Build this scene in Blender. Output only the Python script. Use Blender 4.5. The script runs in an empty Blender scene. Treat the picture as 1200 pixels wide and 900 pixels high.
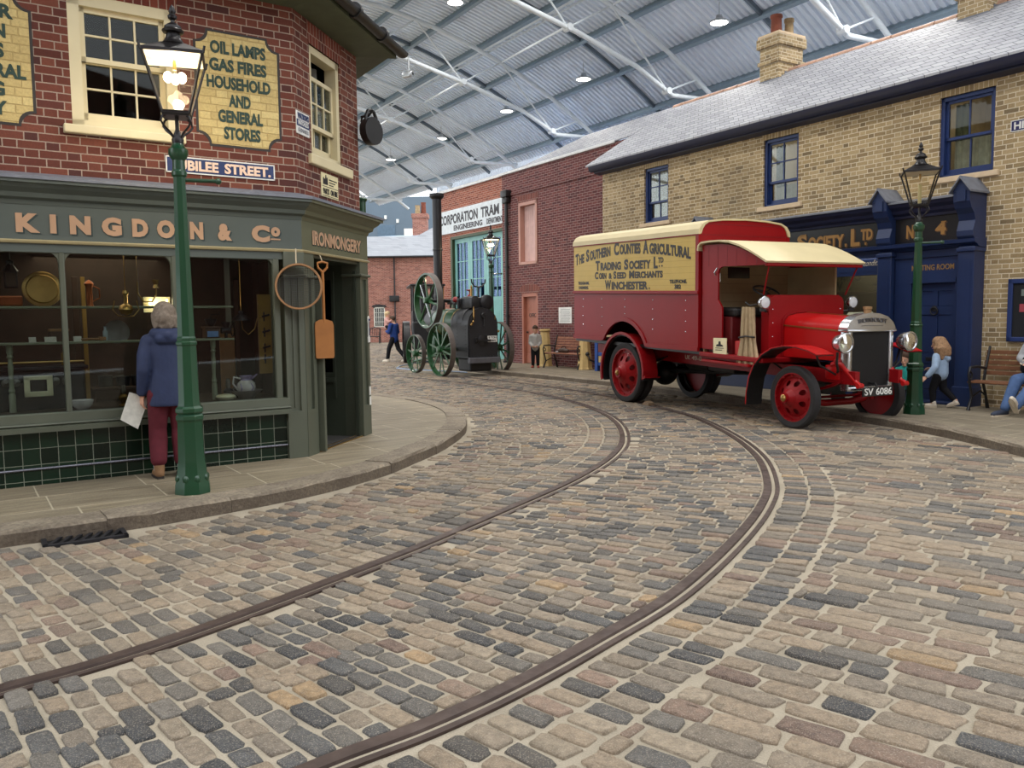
import bpy, bmesh, math, random
import numpy as np
from mathutils import Matrix, Vector
random.seed(7)
rng = np.random.default_rng(11)
SC = bpy.context.scene
COL = SC.collection
R = math.radians
PI = math.pi

# ---------------------------------------------------------------- camera
def make_camera():
    f, pi_, ro, H = 964.4, R(4.632), R(-.684), 1.6
    cp, sp = math.cos(pi_), math.sin(pi_)
    fw = Vector((0, cp, -sp)); up = Vector((0, sp, cp)); rt = Vector((1, 0, 0))
    x = math.cos(ro)*rt + math.sin(ro)*up
    y = -math.sin(ro)*rt + math.cos(ro)*up
    cam = bpy.data.cameras.new('camera'); o = bpy.data.objects.new('camera', cam); COL.objects.link(o)
    cam.sensor_width = 36; cam.lens = f/1200*36; cam.clip_end = 300; cam.clip_start = .05
    o.matrix_world = Matrix(((x.x, y.x, -fw.x, 0), (x.y, y.y, -fw.y, 0), (x.z, y.z, -fw.z, H), (0, 0, 0, 1)))
    SC.camera = o
make_camera()

# ---------------------------------------------------------------- light and exposure
EXPOSURE = 0.0
WORLD = 2.55
LAMP_W = 145
SC.view_settings.view_transform = 'Standard'
SC.view_settings.look = 'None'
SC.view_settings.exposure = EXPOSURE
SC.view_settings.gamma = 1
SC.view_settings.use_curve_mapping = False
w = bpy.data.worlds.new('daylight'); SC.world = w; w.use_nodes = True
w.node_tree.nodes['Background'].inputs[0].default_value = (.93, .965, 1, 1)
w.node_tree.nodes['Background'].inputs[1].default_value = WORLD

# ---------------------------------------------------------------- helpers
def srgb(r, g, b):
    f = lambda c: (c/255/12.92 if c/255 <= .04045 else ((c/255+.055)/1.055)**2.4)
    return (f(r), f(g), f(b), 1)

class NT:
    def __init__(s, name):
        s.m = bpy.data.materials.new(name); s.m.use_nodes = True
        s.t = s.m.node_tree; s.t.nodes.clear()
        s.out = s.t.nodes.new('ShaderNodeOutputMaterial')
    def n(s, typ, ins=None, **kw):
        nd = s.t.nodes.new('ShaderNode'+typ)
        for k, v in kw.items(): setattr(nd, k, v)
        for k, v in (ins or {}).items(): s.put(nd.inputs[k], v)
        return nd
    def put(s, sock, v):
        if hasattr(v, 'is_output'): s.t.links.new(v, sock)
        else: sock.default_value = v
    def m_(s, op, a, b=0, c=0):
        nd = s.t.nodes.new('ShaderNodeMath'); nd.operation = op
        s.put(nd.inputs[0], a); s.put(nd.inputs[1], b); s.put(nd.inputs[2], c)
        return nd.outputs[0]
    def mix(s, fac, a, b, typ='MIX'):
        nd = s.t.nodes.new('ShaderNodeMix'); nd.data_type = 'RGBA'; nd.blend_type = typ
        s.put(nd.inputs[0], fac); s.put(nd.inputs[6], a); s.put(nd.inputs[7], b)
        return nd.outputs[2]
    def noise(s, scale, detail=3, vec=None, rough=.55):
        nd = s.n('TexNoise', {'Scale': scale, 'Detail': detail, 'Roughness': rough})
        if vec is not None: s.put(nd.inputs['Vector'], vec)
        return nd.outputs['Fac']
    def obj(s): return s.n('TexCoord').outputs['Object']
    def ramp(s, fac, stops, interp='LINEAR'):
        nd = s.t.nodes.new('ShaderNodeValToRGB'); cr = nd.color_ramp; cr.interpolation = interp
        while len(cr.elements) < len(stops): cr.elements.new(.5)
        for e, (p, c) in zip(cr.elements, stops): e.position = p; e.color = c
        s.put(nd.inputs[0], fac); return nd.outputs[0]
    def maprange(s, v, a, b, c=0, d=1):
        nd = s.n('MapRange', {'Value': v, 'From Min': a, 'From Max': b, 'To Min': c, 'To Max': d}); return nd.outputs[0]
    def bump(s, h, strength=.3, dist=.01):
        return s.n('Bump', {'Height': h, 'Strength': strength, 'Distance': dist}).outputs[0]
    def principled(s, color, rough=.5, metal=0, spec=.5, normal=None, **ins):
        d = {'Base Color': color, 'Roughness': rough, 'Metallic': metal, 'Specular IOR Level': spec}
        d.update(ins)
        p = s.n('BsdfPrincipled', d)
        if normal is not None: s.put(p.inputs['Normal'], normal)
        s.t.links.new(p.outputs[0], s.out.inputs[0]); return p

MATS = {}
def mat(name, col, rough=.5, metal=0, spec=.5, var=.12, vs=6, bump=0, bs=40, coat=0):
    """painted / metal / cloth surface with a little procedural unevenness"""
    if name in MATS: return MATS[name]
    t = NT(name); c = srgb(*col); co = t.obj()
    nz = t.noise(vs, 4, co)
    lo = tuple(x*(1-var) for x in c[:3])+(1,); hi = tuple(min(1, x*(1+var)) for x in c[:3])+(1,)
    cc = t.ramp(nz, [(.3, lo), (.7, hi)])
    nrm = t.bump(t.noise(bs, 3, co), bump, .01) if bump else None
    t.principled(cc, rough, metal, spec, nrm, **({'Coat Weight': coat, 'Coat Roughness': .08} if coat else {}))
    MATS[name] = t.m; return t.m

def emis(name, col, strength):
    if name in MATS: return MATS[name]
    t = NT(name)
    e = t.n('Emission', {'Color': srgb(*col), 'Strength': strength}); t.t.links.new(e.outputs[0], t.out.inputs[0])
    MATS[name] = t.m; return t.m

def glass(name, tint=(255, 255, 255), refl=1.0, rough=.02, ior=1.5):
    if name in MATS: return MATS[name]
    t = NT(name)
    a = t.n('BsdfTransparent', {'Color': srgb(*tint)}); b = t.n('BsdfGlossy', {'Roughness': rough})
    fr = t.n('Fresnel', {'IOR': ior}); f = t.m_('MULTIPLY', fr.outputs[0], refl)
    mx = t.n('MixShader', {0: f}); t.t.links.new(a.outputs[0], mx.inputs[1]); t.t.links.new(b.outputs[0], mx.inputs[2])
    t.t.links.new(mx.outputs[0], t.out.inputs[0]); MATS[name] = t.m; return t.m

def brick(name, stops, mortar, h=.0752, W=.3375, split=2/3, joint=.010, rough=.85, bump=.5, off=.5, stain=None):
    """coursed masonry in the wall's own metres: W = pattern period, split = where the header starts (0 = none)"""
    if name in MATS: return MATS[name]
    t = NT(name); co = t.obj()
    sp = t.n('SeparateXYZ', {0: co})
    wob = t.m_('MULTIPLY', t.m_('SUBTRACT', t.noise(9, 2, co), .5), .006)
    u = t.m_('ADD', t.m_('ADD', sp.outputs[0], sp.outputs[1]), wob); v = t.m_('ADD', sp.outputs[2], wob)
    vv = t.m_('DIVIDE', v, h); row = t.m_('FLOOR', vv)
    par = t.m_('MULTIPLY', t.m_('MODULO', t.m_('ABSOLUTE', row), 2), off)
    xs = t.m_('ADD', t.m_('DIVIDE', u, W), par); f = t.m_('FRACT', xs); cell = t.m_('FLOOR', xs)
    e = t.m_('MINIMUM', f, t.m_('SUBTRACT', 1, f))
    idx = t.m_('MULTIPLY', cell, 2)
    if split:
        e = t.m_('MINIMUM', e, t.m_('ABSOLUTE', t.m_('SUBTRACT', f, split)))
        idx = t.m_('ADD', idx, t.m_('GREATER_THAN', f, split))
    g = t.m_('FRACT', vv); ev = t.m_('MULTIPLY', t.m_('MINIMUM', g, t.m_('SUBTRACT', 1, g)), h)
    d = t.m_('MINIMUM', t.m_('MULTIPLY', e, W), ev)
    d = t.m_('ADD', d, t.m_('MULTIPLY', t.m_('SUBTRACT', t.noise(60, 2, co), .5), joint*.5))
    msk = t.maprange(d, joint*.35, joint*.65)
    wn = t.n('TexWhiteNoise', noise_dimensions='2D'); cv = t.n('CombineXYZ', {0: idx, 1: row})
    t.t.links.new(cv.outputs[0], wn.inputs[0])
    col = t.ramp(wn.outputs[0], [(p, srgb(*c)) for p, c in stops])
    col = t.mix(t.maprange(t.noise(50, 3, co), .3, .7), col, t.mix(.22, col, (.02, .015, .01, 1)))
    col = t.mix(msk, srgb(*mortar), col)
    if stain: col = t.mix(t.maprange(t.noise(.7, 3, co), .45, .7, 0, stain[1]), col, srgb(*stain[0]))
    hgt = t.m_('ADD', msk, t.m_('MULTIPLY', t.noise(80, 3, co), .5))
    t.principled(col, rough, 0, .3, t.bump(hgt, bump, .006))
    MATS[name] = t.m; return t.m

class MB:
    """collects shapes in local metres, builds ONE mesh object"""
    def __init__(s): s.v = []; s.f = []; s.M = Matrix()
    def add(s, vs, fs):
        b = len(s.v); s.v += [tuple(s.M @ Vector(p)) for p in vs]; s.f += [tuple(b+i for i in f) for f in fs]; return s
    def box(s, a, b):
        x0, y0, z0 = (min(a[i], b[i]) for i in range(3)); x1, y1, z1 = (max(a[i], b[i]) for i in range(3))
        return s.add([(x0,y0,z0),(x1,y0,z0),(x1,y1,z0),(x0,y1,z0),(x0,y0,z1),(x1,y0,z1),(x1,y1,z1),(x0,y1,z1)],
              [(0,3,2,1),(4,5,6,7),(0,1,5,4),(1,2,6,5),(2,3,7,6),(3,0,4,7)])
    def bbox(s, a, b, c=.01):
        """box with chamfered long edges (all 12 edges cut)"""
        lo = [min(a[i], b[i]) for i in range(3)]; hi = [max(a[i], b[i]) for i in range(3)]
        bm = bmesh.new(); bmesh.ops.create_cube(bm, size=1)
        for v in bm.verts: v.co = Vector([(lo[i]+hi[i])/2+v.co[i]*(hi[i]-lo[i]) for i in range(3)])
        bmesh.ops.bevel(bm, geom=bm.edges[:], offset=min(c, .45*min(hi[i]-lo[i] for i in range(3))), segments=2, affect='EDGES', profile=.5)
        bm.verts.index_update(); s.add([v.co for v in bm.verts], [[v.index for v in f.verts] for f in bm.faces]); bm.free(); return s
    def cyl(s, p0, p1, r0, r1=None, n=12, cap=True):
        r1 = r0 if r1 is None else r1
        return s.lathe([(r0, 0), (r1, (Vector(p1)-Vector(p0)).length)], p0, Vector(p1)-Vector(p0), n, cap)
    def lathe(s, prof, o=(0,0,0), ax=(0,0,1), n=16, cap=True, a0=0, sx=1):
        ax = Vector(ax).normalized(); o = Vector(o)
        t = Vector((1,0,0)) if abs(ax.x) < .9 else Vector((0,1,0))
        if abs(ax.z) > .999: e1, e2 = Vector((1,0,0)), Vector((0,1,0))*(1 if ax.z > 0 else -1)
        else: e1 = ax.cross(t).normalized(); e2 = ax.cross(e1)
        vs = []; fs = []
        for r, h in prof:
            for k in range(n):
                a = a0+2*PI*k/n; vs.append(o+ax*h+(e1*math.cos(a)*sx+e2*math.sin(a))*r)
        for i in range(len(prof)-1):
            for k in range(n):
                k2 = (k+1) % n; fs.append((i*n+k, i*n+k2, (i+1)*n+k2, (i+1)*n+k))
        if cap:
            if prof[0][0] > 1e-5: fs.append(tuple(range(n))[::-1])
            if prof[-1][0] > 1e-5: fs.append(tuple((len(prof)-1)*n+k for k in range(n)))
        return s.add(vs, fs)
    def tube(s, pts, r, n=8, closed=False, cap=True):
        P = [Vector(p) for p in pts]; L = len(P); rs = r if isinstance(r, (list, tuple)) else [r]*L
        vs = []; fs = []; nrm = None
        for i in range(L):
            t = (P[(i+1) % L]-P[i-1]) if closed else (P[min(i+1, L-1)]-P[max(i-1, 0)])
            t.normalize()
            if nrm is None:
                nrm = t.cross(Vector((0,0,1)));
                if nrm.length < .01: nrm = t.cross(Vector((1,0,0)))
            nrm = (nrm-t*nrm.dot(t)).normalized(); b = t.cross(nrm)
            for k in range(n):
                a = 2*PI*k/n; vs.append(P[i]+(nrm*math.cos(a)+b*math.sin(a))*rs[i])
        for i in range(L if closed else L-1):
            j = (i+1) % L
            for k in range(n): k2 = (k+1) % n; fs.append((i*n+k, i*n+k2, j*n+k2, j*n+k))
        if not closed and cap: fs.append(tuple(range(n))[::-1]); fs.append(tuple((L-1)*n+k for k in range(n)))
        return s.add(vs, fs)
    def bar(s, p0, p1, w, h, up=(0,0,1)):
        p0, p1 = Vector(p0), Vector(p1); d = (p1-p0).normalized(); u = Vector(up); sd = d.cross(u)
        if sd.length < .01: sd = d.cross(Vector((1,0,0)))
        sd.normalize(); u = sd.cross(d); vs = []
        for p in (p0, p1):
            for a, b in ((-1,-1),(1,-1),(1,1),(-1,1)): vs.append(p+sd*(a*w/2)+u*(b*h/2))
        return s.add(vs, [(0,1,2,3),(7,6,5,4),(0,4,5,1),(1,5,6,2),(2,6,7,3),(3,7,4,0)])
    def prism(s, poly, d0, d1, plane='xz'):
        """extrude a 2-D outline between depths d0 and d1; plane xz -> depth y, xy -> depth z, yz -> depth x"""
        mk = {'xz': lambda p, d: (p[0], d, p[1]), 'xy': lambda p, d: (p[0], p[1], d), 'yz': lambda p, d: (d, p[0], p[1])}[plane]
        n = len(poly); vs = [mk(p, d0) for p in poly]+[mk(p, d1) for p in poly]
        return s.add(vs, [tuple(range(n))[::-1], tuple(range(n, 2*n))]+[(i, (i+1) % n, n+(i+1) % n, n+i) for i in range(n)])
    def ribbon(s, prof, d0, d1, th, plane='xz'):
        """thin shell: an open profile thickened by th (towards its left) and extruded"""
        P = [Vector(p) for p in prof]; Q = []
        for i in range(len(P)):
            t = (P[min(i+1, len(P)-1)]-P[max(i-1, 0)]).normalized(); Q.append(P[i]+Vector((-t.y, t.x))*th)
        for i in range(len(P)-1): s.prism([P[i], P[i+1], Q[i+1], Q[i]], d0, d1, plane)
        return s
    def ball(s, c, r, n=12, m=8, sc=(1,1,1)):
        c = Vector(c); vs = [c+Vector((0,0,-r*sc[2]))]; fs = []
        for i in range(1, m):
            a = -PI/2+PI*i/m
            for k in range(n): b = 2*PI*k/n; vs.append(c+Vector((r*sc[0]*math.cos(a)*math.cos(b), r*sc[1]*math.cos(a)*math.sin(b), r*sc[2]*math.sin(a))))
        vs.append(c+Vector((0,0,r*sc[2]))); T = len(vs)-1
        for k in range(n):
            k2 = (k+1) % n; fs.append((0, 1+k2, 1+k)); fs.append((T, T-n+k, T-n+k2))
            for i in range(m-2): fs.append((1+i*n+k, 1+i*n+k2, 1+(i+1)*n+k2, 1+(i+1)*n+k))
        return s.add(vs, fs)
    def panel(s, x0, x1, z0, z1, holes=(), y0=0, y1=.12):
        """wall slab in xz with rectangular holes (hx0,hx1,hz0,hz1), with reveals"""
        xs = sorted({x0, x1, *[min(max(h[i], x0), x1) for h in holes for i in (0, 1)]}); zs = sorted({z0, z1, *[min(max(h[i], z0), z1) for h in holes for i in (2, 3)]})
        solid = {}
        for i in range(len(xs)-1):
            for j in range(len(zs)-1):
                cx, cz = (xs[i]+xs[i+1])/2, (zs[j]+zs[j+1])/2
                solid[i, j] = not any(h[0] < cx < h[1] and h[2] < cz < h[3] for h in holes)
        for (i, j), ok in solid.items():
            if not ok: continue
            a, b, c, d = xs[i], xs[i+1], zs[j], zs[j+1]
            s.add([(a,y0,c),(b,y0,c),(b,y0,d),(a,y0,d)], [(0,1,2,3)]); s.add([(a,y1,c),(b,y1,c),(b,y1,d),(a,y1,d)], [(3,2,1,0)])
            for di, dj, q in ((-1,0,[(a,y1,c),(a,y0,c),(a,y0,d),(a,y1,d)]), (1,0,[(b,y0,c),(b,y1,c),(b,y1,d),(b,y0,d)]), (0,-1,[(a,y1,c),(b,y1,c),(b,y0,c),(a,y0,c)]), (0,1,[(a,y0,d),(b,y0,d),(b,y1,d),(a,y1,d)])):
                if not solid.get((i+di, j+dj), False): s.add(q, [(0,1,2,3)])
        return s
    def build(s, name, m, parent=None, smooth=None):
        me = bpy.data.meshes.new(name); me.from_pydata(s.v, [], s.f); me.update()
        if m is not None: me.materials.append(m)
        if smooth: 
            me.polygons.foreach_set('use_smooth', [True]*len(me.polygons)); me.set_sharp_from_angle(angle=R(smooth if smooth is not True else 40))
        o = bpy.data.objects.new(name, me); COL.objects.link(o)
        if parent: o.parent = parent
        return o

def tag(o, label=None, cat=None, group=None, kind=None):
    if label: o['label'] = label
    if cat: o['category'] = cat
    if group: o['group'] = group
    if kind: o['kind'] = kind
    return o
def thing(name, label, cat, loc=(0,0,0), rot=0, group=None):
    o = bpy.data.objects.new(name, None); COL.objects.link(o); o.empty_display_size = .1
    o.location = loc; o.rotation_euler = (0, 0, R(rot)); return tag(o, label, cat, group)
KIDS = {}
def copy_tree(o, parent=None, kids=None):
    c = o.copy(); COL.objects.link(c)
    if parent is not None: c.parent = parent
    for ch in list(o.children): copy_tree(ch, c)
    return c

# ---- lettering: built-in font turned into mesh
def glyph_mesh(txt, bold=0, ext=.02, spacing=1.0):
    cu = bpy.data.curves.new('t', 'FONT'); cu.body = txt; cu.size = 1; cu.offset = bold; cu.extrude = ext; cu.space_character = spacing; cu.resolution_u = 3
    o = bpy.data.objects.new('t', cu); COL.objects.link(o); bpy.context.view_layer.update()
    dg = bpy.context.evaluated_depsgraph_get(); me = bpy.data.meshes.new_from_object(o.evaluated_get(dg))
    vs = np.array([v.co[:] for v in me.vertices]); fs = [tuple(p.vertices) for p in me.polygons]
    bpy.data.objects.remove(o); bpy.data.curves.remove(cu); bpy.data.meshes.remove(me)
    return vs, fs
def serifs(vs, cap):
    """slab serifs under and over every narrow stem that touches the base or cap line"""
    out = []
    for y in (0.0, cap):
        xs = sorted(vs[np.abs(vs[:, 1]-y) < .025][:, 0])
        if not len(xs): continue
        run = [xs[0]]
        for x in xs[1:]+[1e9]:
            if x-run[-1] > .12:
                a, b = run[0], run[-1]
                if .03 < b-a < .2: out.append((a-.075, b+.075, y-.0 if y == 0 else y-.055, y+.055 if y == 0 else y+.0))
                run = [x]
            else: run.append(x)
    return out
def text_into(mb, txt, x0, x1, z0, h, y=-.004, bold=.0, serif=False, warp=None, depth=.003, flip=1):
    """write txt between x0 and x1 on the base line z0 with cap height h on plane y (facing -y)"""
    if not txt.strip(): return
    vs, fs = glyph_mesh(txt, bold, .5)
    mask = vs[:, 1] > -.05
    cap = .69; lo = vs[:, 0].min(); hi = vs[:, 0].max()
    parts = [(vs, fs)]
    if serif:
        for a, b, c, d in serifs(vs, vs[:, 1].max() if vs[:, 1].max() < .75 else cap):
            q = np.array([(a,c,-.5),(b,c,-.5),(b,d,-.5),(a,d,-.5),(a,c,.5),(b,c,.5),(b,d,.5),(a,d,.5)]); parts.append((q, [(0,3,2,1),(4,5,6,7),(0,1,5,4),(1,2,6,5),(2,3,7,6),(3,0,4,7)]))
    for q, ff in parts:
        X = x0+(q[:, 0]-lo)/(hi-lo)*(x1-x0); Z = z0+q[:, 1]/cap*h; Y = y-q[:, 2]*depth*flip
        if warp: X, Z = warp(X, Z)
        mb.add(np.c_[X, Y, Z].tolist(), ff)
# ================================================================ GROUND
KERB = .11
RAIL_IN = [(-2.95,2.75),(-2.62,3.08),(-2.261,3.45),(-1.987,3.70),(-1.726,4.00),(-1.425,4.42),(-1.05,5.0),(-.60,5.72),(-.02,6.76),(.64,8.0),(1.16,9.30),(1.47,10.62),(1.603,12.33),(1.45,14.1),(.86,16.4),(-.03,18.3),(-1.06,20.0),(-2.26,21.7),(-3.63,23.3),(-5.4,25.0)]
RAIL_OUT = [(-1.45,2.15),(-1.0,2.52),(-.66,2.84),(-.345,3.09),(-.01,3.42),(.405,3.91),(.975,4.65),(1.64,5.8),(2.15,6.86),(2.48,7.78),(2.80,9.2),(2.945,10.87),(2.90,12.7),(2.68,13.9),(2.3,15.4),(1.6,17.3),(.6,19.3),(-.6,21.2),(-2.0,23.0)]
def smooth_line(P, n=8):
    P = [Vector((*p, 0)) for p in P]; out = []
    for i in range(len(P)-1):
        p0, p1, p2, p3 = P[max(i-1, 0)], P[i], P[i+1], P[min(i+2, len(P)-1)]
        for k in range(n):
            t = k/n; out.append(.5*((2*p1)+(p2-p0)*t+(2*p0-5*p1+4*p2-p3)*t*t+(3*p1-p0-3*p2+p3)*t**3))
    return out+[P[-1]]
LINE_IN, LINE_OUT = smooth_line(RAIL_IN), smooth_line(RAIL_OUT)
KERB_L = [(-7.0,3.15),(-5.2,4.62),(-3.75,5.74),(-3.22,6.08),(-2.74,6.45),(-2.25,6.93),(-1.82,7.42),(-1.50,7.95),(-1.27,8.45),(-1.08,9.05),(-.86,9.85),(-.72,10.7),(-.66,11.5),(-.70,12.4),(-.85,13.3),(-1.15,14.2),(-1.6,15.1),(-2.2,15.9),(-2.95,16.7),(-4.2,17.9),(-6.5,20.2)]
KERB_R = [(5.75,4.5),(5.72,6.5),(5.66,8.2),(5.62,9.4),(5.56,10.4),(5.36,11.3),(4.92,12.6),(4.30,14.0),(3.66,15.6),(3.0,17.2),(2.25,18.9),(1.2,20.7),(.1,22.3),(-.8,23.7),(-1.7,26.0),(-2.5,29.5),(-3.2,33.4),(-3.8,37),(-4.6,44)]
LK, RK = [Vector((p.x, p.y)) for p in smooth_line(KERB_L, 4)], [Vector((p.x, p.y)) for p in smooth_line(KERB_R, 4)]
POLY_L = np.array([(p.x, p.y) for p in LK]+[(-14,20.2),(-14,3.15)])
POLY_R = np.array([(p.x, p.y) for p in RK]+[(14,44),(14,4.5)])
def inside(poly, pts):
    x, y = pts[:, 0], pts[:, 1]; c = np.zeros(len(pts), bool); j = len(poly)-1
    for i in range(len(poly)):
        xi, yi = poly[i]; xj, yj = poly[j]
        m = ((yi > y) != (yj > y)); c ^= m & (x < (xj-xi)*(y-yi)/((yj-yi) if yj != yi else 1e-9)+xi); j = i
    return c
def seg_dist(line, pts):
    P = np.array([(p.x, p.y) for p in line]); d = np.full(len(pts), 1e9)
    for a, b in zip(P[:-1], P[1:]):
        ab = b-a; t = np.clip(((pts-a)@ab)/(ab@ab), 0, 1); q = pts-(a+t[:, None]*ab); d = np.minimum(d, np.hypot(q[:, 0], q[:, 1]))
    return d

def m_mortar():
    t = NT('sandy_mortar'); co = t.obj()
    c = t.ramp(t.noise(1.3, 5, co), [(.3, srgb(146,137,121)), (.55, srgb(166,156,138)), (.8, srgb(182,172,154))])
    c = t.mix(t.maprange(t.noise(150, 3, co), .35, .7), c, t.mix(.35, c, srgb(96,86,74)))
    t.principled(c, .9, 0, .2, t.bump(t.noise(120, 4, co), .6, .006)); return t.m
def m_sett():
    t = NT('granite_sett'); co = t.obj()
    a = t.n('Attribute', attribute_name='tint').outputs['Color']
    c = t.mix(t.maprange(t.noise(26, 6, co, .72), .32, .68), t.mix(.55, a, (.012, .011, .011, 1)), a)
    c = t.mix(t.maprange(t.noise(11, 5, co, .7), .40, .62, 0, .24), c, t.mix(.5, c, srgb(70,58,48)))
    c = t.mix(t.maprange(t.noise(170, 2, co), .52, .72, 0, .45), c, srgb(186,174,156))
    c = t.mix(t.maprange(t.noise(.55, 4, co), .42, .75, 0, .35), c, srgb(150,136,116))
    h = t.m_('ADD', t.noise(28, 5, co, .7), t.m_('MULTIPLY', t.noise(140, 3, co), .35))
    t.principled(c, t.maprange(t.noise(9, 3, co), .3, .7, .5, .75), 0, .35, t.bump(h, .8, .014)); return t.m
M_MORTAR, M_SETT = m_mortar(), m_sett()

g = MB(); g.add([(-60,-8,-.006),(60,-8,-.006),(60,75,-.006),(-60,75,-.006)], [(0,1,2,3)])
tag(g.build('floor', M_MORTAR), kind='structure', label='sandy mortar bed of the cobbled street', cat='street')

def setts():
    cx, cy = -9.3, 11.9
    def polar(line):
        th = np.array([math.atan2(p.y-cy, p.x-cx) for p in line]); r = np.array([math.hypot(p.x-cx, p.y-cy) for p in line]); o = np.argsort(th); return th[o], r[o]
    ti, ri = polar(LINE_IN); to, ro_ = polar(LINE_OUT)
    S = []   # centre x, y, course angle, length, width, zone
    def row(rA, rB, th, dth, zone, lmean, lsd):
        """stones of one radial course between radii rA and rB"""
        r = rA+rng.uniform(-.0, .012); 
        if zone not in ('edge',): r -= rng.uniform(0, .12)
        while r < rB-.03:
            L = max(.09, rng.normal(lmean, lsd)) if zone != 'edge' else (rB-rA)/2
            if zone != 'edge' and rB-r-L < .08: L = rB-r
            L = min(L, rB-r+.01); m = r+L/2
            S.append((cx+m*math.cos(th), cy+m*math.sin(th), th, L-.017, m*dth-.016, zone)); r += L
    def band(r_of0, r_of1, wid, zone, th0, th1, rmid, lmean=.2, lsd=.035):
        n = int((th1-th0)*rmid/wid); d = (th1-th0)/n
        for i in range(n):
            th = th0+(i+.5)*d
            if r_of1(th)-r_of0(th) > .06: row(r_of0(th), r_of1(th), th, d, zone, lmean, lsd)
    A0, A1 = -1.22, 1.12
    fi = lambda th: np.interp(th, ti, ri); fo = lambda th: np.interp(th, to, ro_)
    for k in range(3):      # inside the curve, in rings so that the courses keep their width
        a, b = (6.0, 8.2, 9.9)[k], (8.2, 9.9, 99)[k]
        band(lambda th: min(a, fi(th)-.505), lambda th: min(b, fi(th)-.505), (.125,.125,.128)[k], 'in', A0, A1, (7.1, 9.1, 10.6)[k], .18, .035)
    band(lambda th: fi(th)-.505, lambda th: fi(th)-.08, .118, 'edge', A0, A1, 11.2)
    band(lambda th: fi(th)+.08, lambda th: (fi(th)+fo(th))/2, .116, 'mid', A0, A1, 12.1, .2, .03)
    band(lambda th: (fi(th)+fo(th))/2, lambda th: fo(th)-.085, .112, 'mid', A0, A1, 12.1, .2, .03)
    band(lambda th: fo(th)+.09, lambda th: fo(th)+.53, .112, 'edge', A0, A1, 12.5)
    # straight courses outside the curve
    ya = R(129); ux, uy = math.sin(ya), math.cos(ya); vx, vy = -uy, ux
    pts = []
    for j in range(-60, 220):
        v = j*.138; u = -14+rng.uniform(0, .3)
        while u < 14:
            L = max(.13, rng.normal(.275, .05)); x = 2.5+ux*(u+L/2)+vx*v; y = 5.5+uy*(u+L/2)+vy*v
            if y < 27 and y > .5 and abs(x) < 9: pts.append((x, y, math.atan2(uy, ux), L-.016, .138-.013, 'out'))
            u += L
    tt = np.linspace(-.5, .5, 13)
    for x, y, a, L, W, zone in pts:      # stones that meet the ring are cut short, not left out
        qx, qy = x+math.cos(a)*tt*L, y+math.sin(a)*tt*L; th = np.arctan2(qy-cy, qx-cx)
        ok = (np.hypot(qx-cx, qy-cy) > np.interp(th, to, ro_)+.545) & (th > A0) & (th < A1)
        if not ok.any(): continue
        k = np.nonzero(ok)[0]; t0, t1 = tt[k[0]], tt[k[-1]]; m = (t0+t1)/2*L
        if (t1-t0)*L > .05: S.append((x+math.cos(a)*m, y+math.sin(a)*m, a, (t1-t0)*L, W, zone))
    # far end of the street and the bit beyond the rings: straight courses across
    for j in range(0, 130):
        y = 21.5+j*.13; x = -9+rng.uniform(0, .2)
        while x < 4:
            L = max(.13, rng.normal(.24, .04)); q = math.atan2(y-cy, x+L/2-cx)
            if q >= A1 or math.hypot(x-cx, y-cy) > 18: S.append((x+L/2, y, 0, L-.024, .108, 'far'))
            x += L
    for j in range(0, 62):
        y = 38.3+j*.24; x = -12+rng.uniform(0, .3)
        while x < -2: L = rng.uniform(.3, .5); S.append((x+L/2, y, 0, L-.03, .21, 'far')); x += L
    P = np.array([s[:2] for s in S]); Y = P[:, 1]
    vis = (Y > 1.1) & (np.abs(P[:, 0]) < .70*Y+1.6) & (Y < 54)
    vis &= ~inside(POLY_L, P) & ~inside(POLY_R, P) & (seg_dist(LK, P) > .12) & (seg_dist(RK, P) > .10)
    vis &= (seg_dist(LINE_OUT, P) > .10) & (seg_dist(LINE_IN, P) > .10)
    gu = (P[:, 0]+3.19)*math.cos(R(33))+(P[:, 1]-6.01)*math.sin(R(33)); gv = -(P[:, 0]+3.19)*math.sin(R(33))+(P[:, 1]-6.01)*math.cos(R(33)); vis &= ~((np.abs(gu) < .36) & (np.abs(gv) < .20))
    S = [s for s, k in zip(S, vis) if k]
    # drop straight stones that would run into ring stones is handled by the zone limits
    pal = [((152,134,112), 30), ((142,128,110), 26), ((128,117,103), 20), ((106,102,96), 12), ((82,83,84), 13), ((60,62,65), 7), ((140,116,100), 11), ((120,98,86), 7), ((168,140,104), 3), ((158,143,122), 10)]
    cols = np.array([srgb(*c)[:3] for c, _ in pal]); wt = np.array([w_ for _, w_ in pal], float)
    wd = wt.copy(); wd[3:6] *= 2.6; wt /= wt.sum(); wd /= wd.sum()
    V = []; F = []; C = []; base = 0
    for x, y, a, L, W, zone in S:
        if L < .03 or W < .03: continue
        near = y < 9
        ca, sa = math.cos(a), math.sin(a); n = 12 if near else 8
        L *= rng.uniform(.93, 1.03); W *= rng.uniform(.88, 1.04); hx, hy = L/2, W/2
        k = np.arange(n)*2*PI/n+PI/n; p = 7.0
        bx = np.sign(np.cos(k))*np.abs(np.cos(k))**(2/p); by = np.sign(np.sin(k))*np.abs(np.sin(k))**(2/p)
        j = 1+rng.normal(0, .05, n); skew = rng.normal(0, .05)
        rot = rng.normal(0, .025); zt = rng.normal(0, .003); tx, ty = rng.normal(0, .016, 2)
        rings = ((1.0, -.02), (.965, .001), (.86, .006), (.45, .008)) if near else ((1.0, -.02), (.93, .003), (.6, .006))
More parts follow.
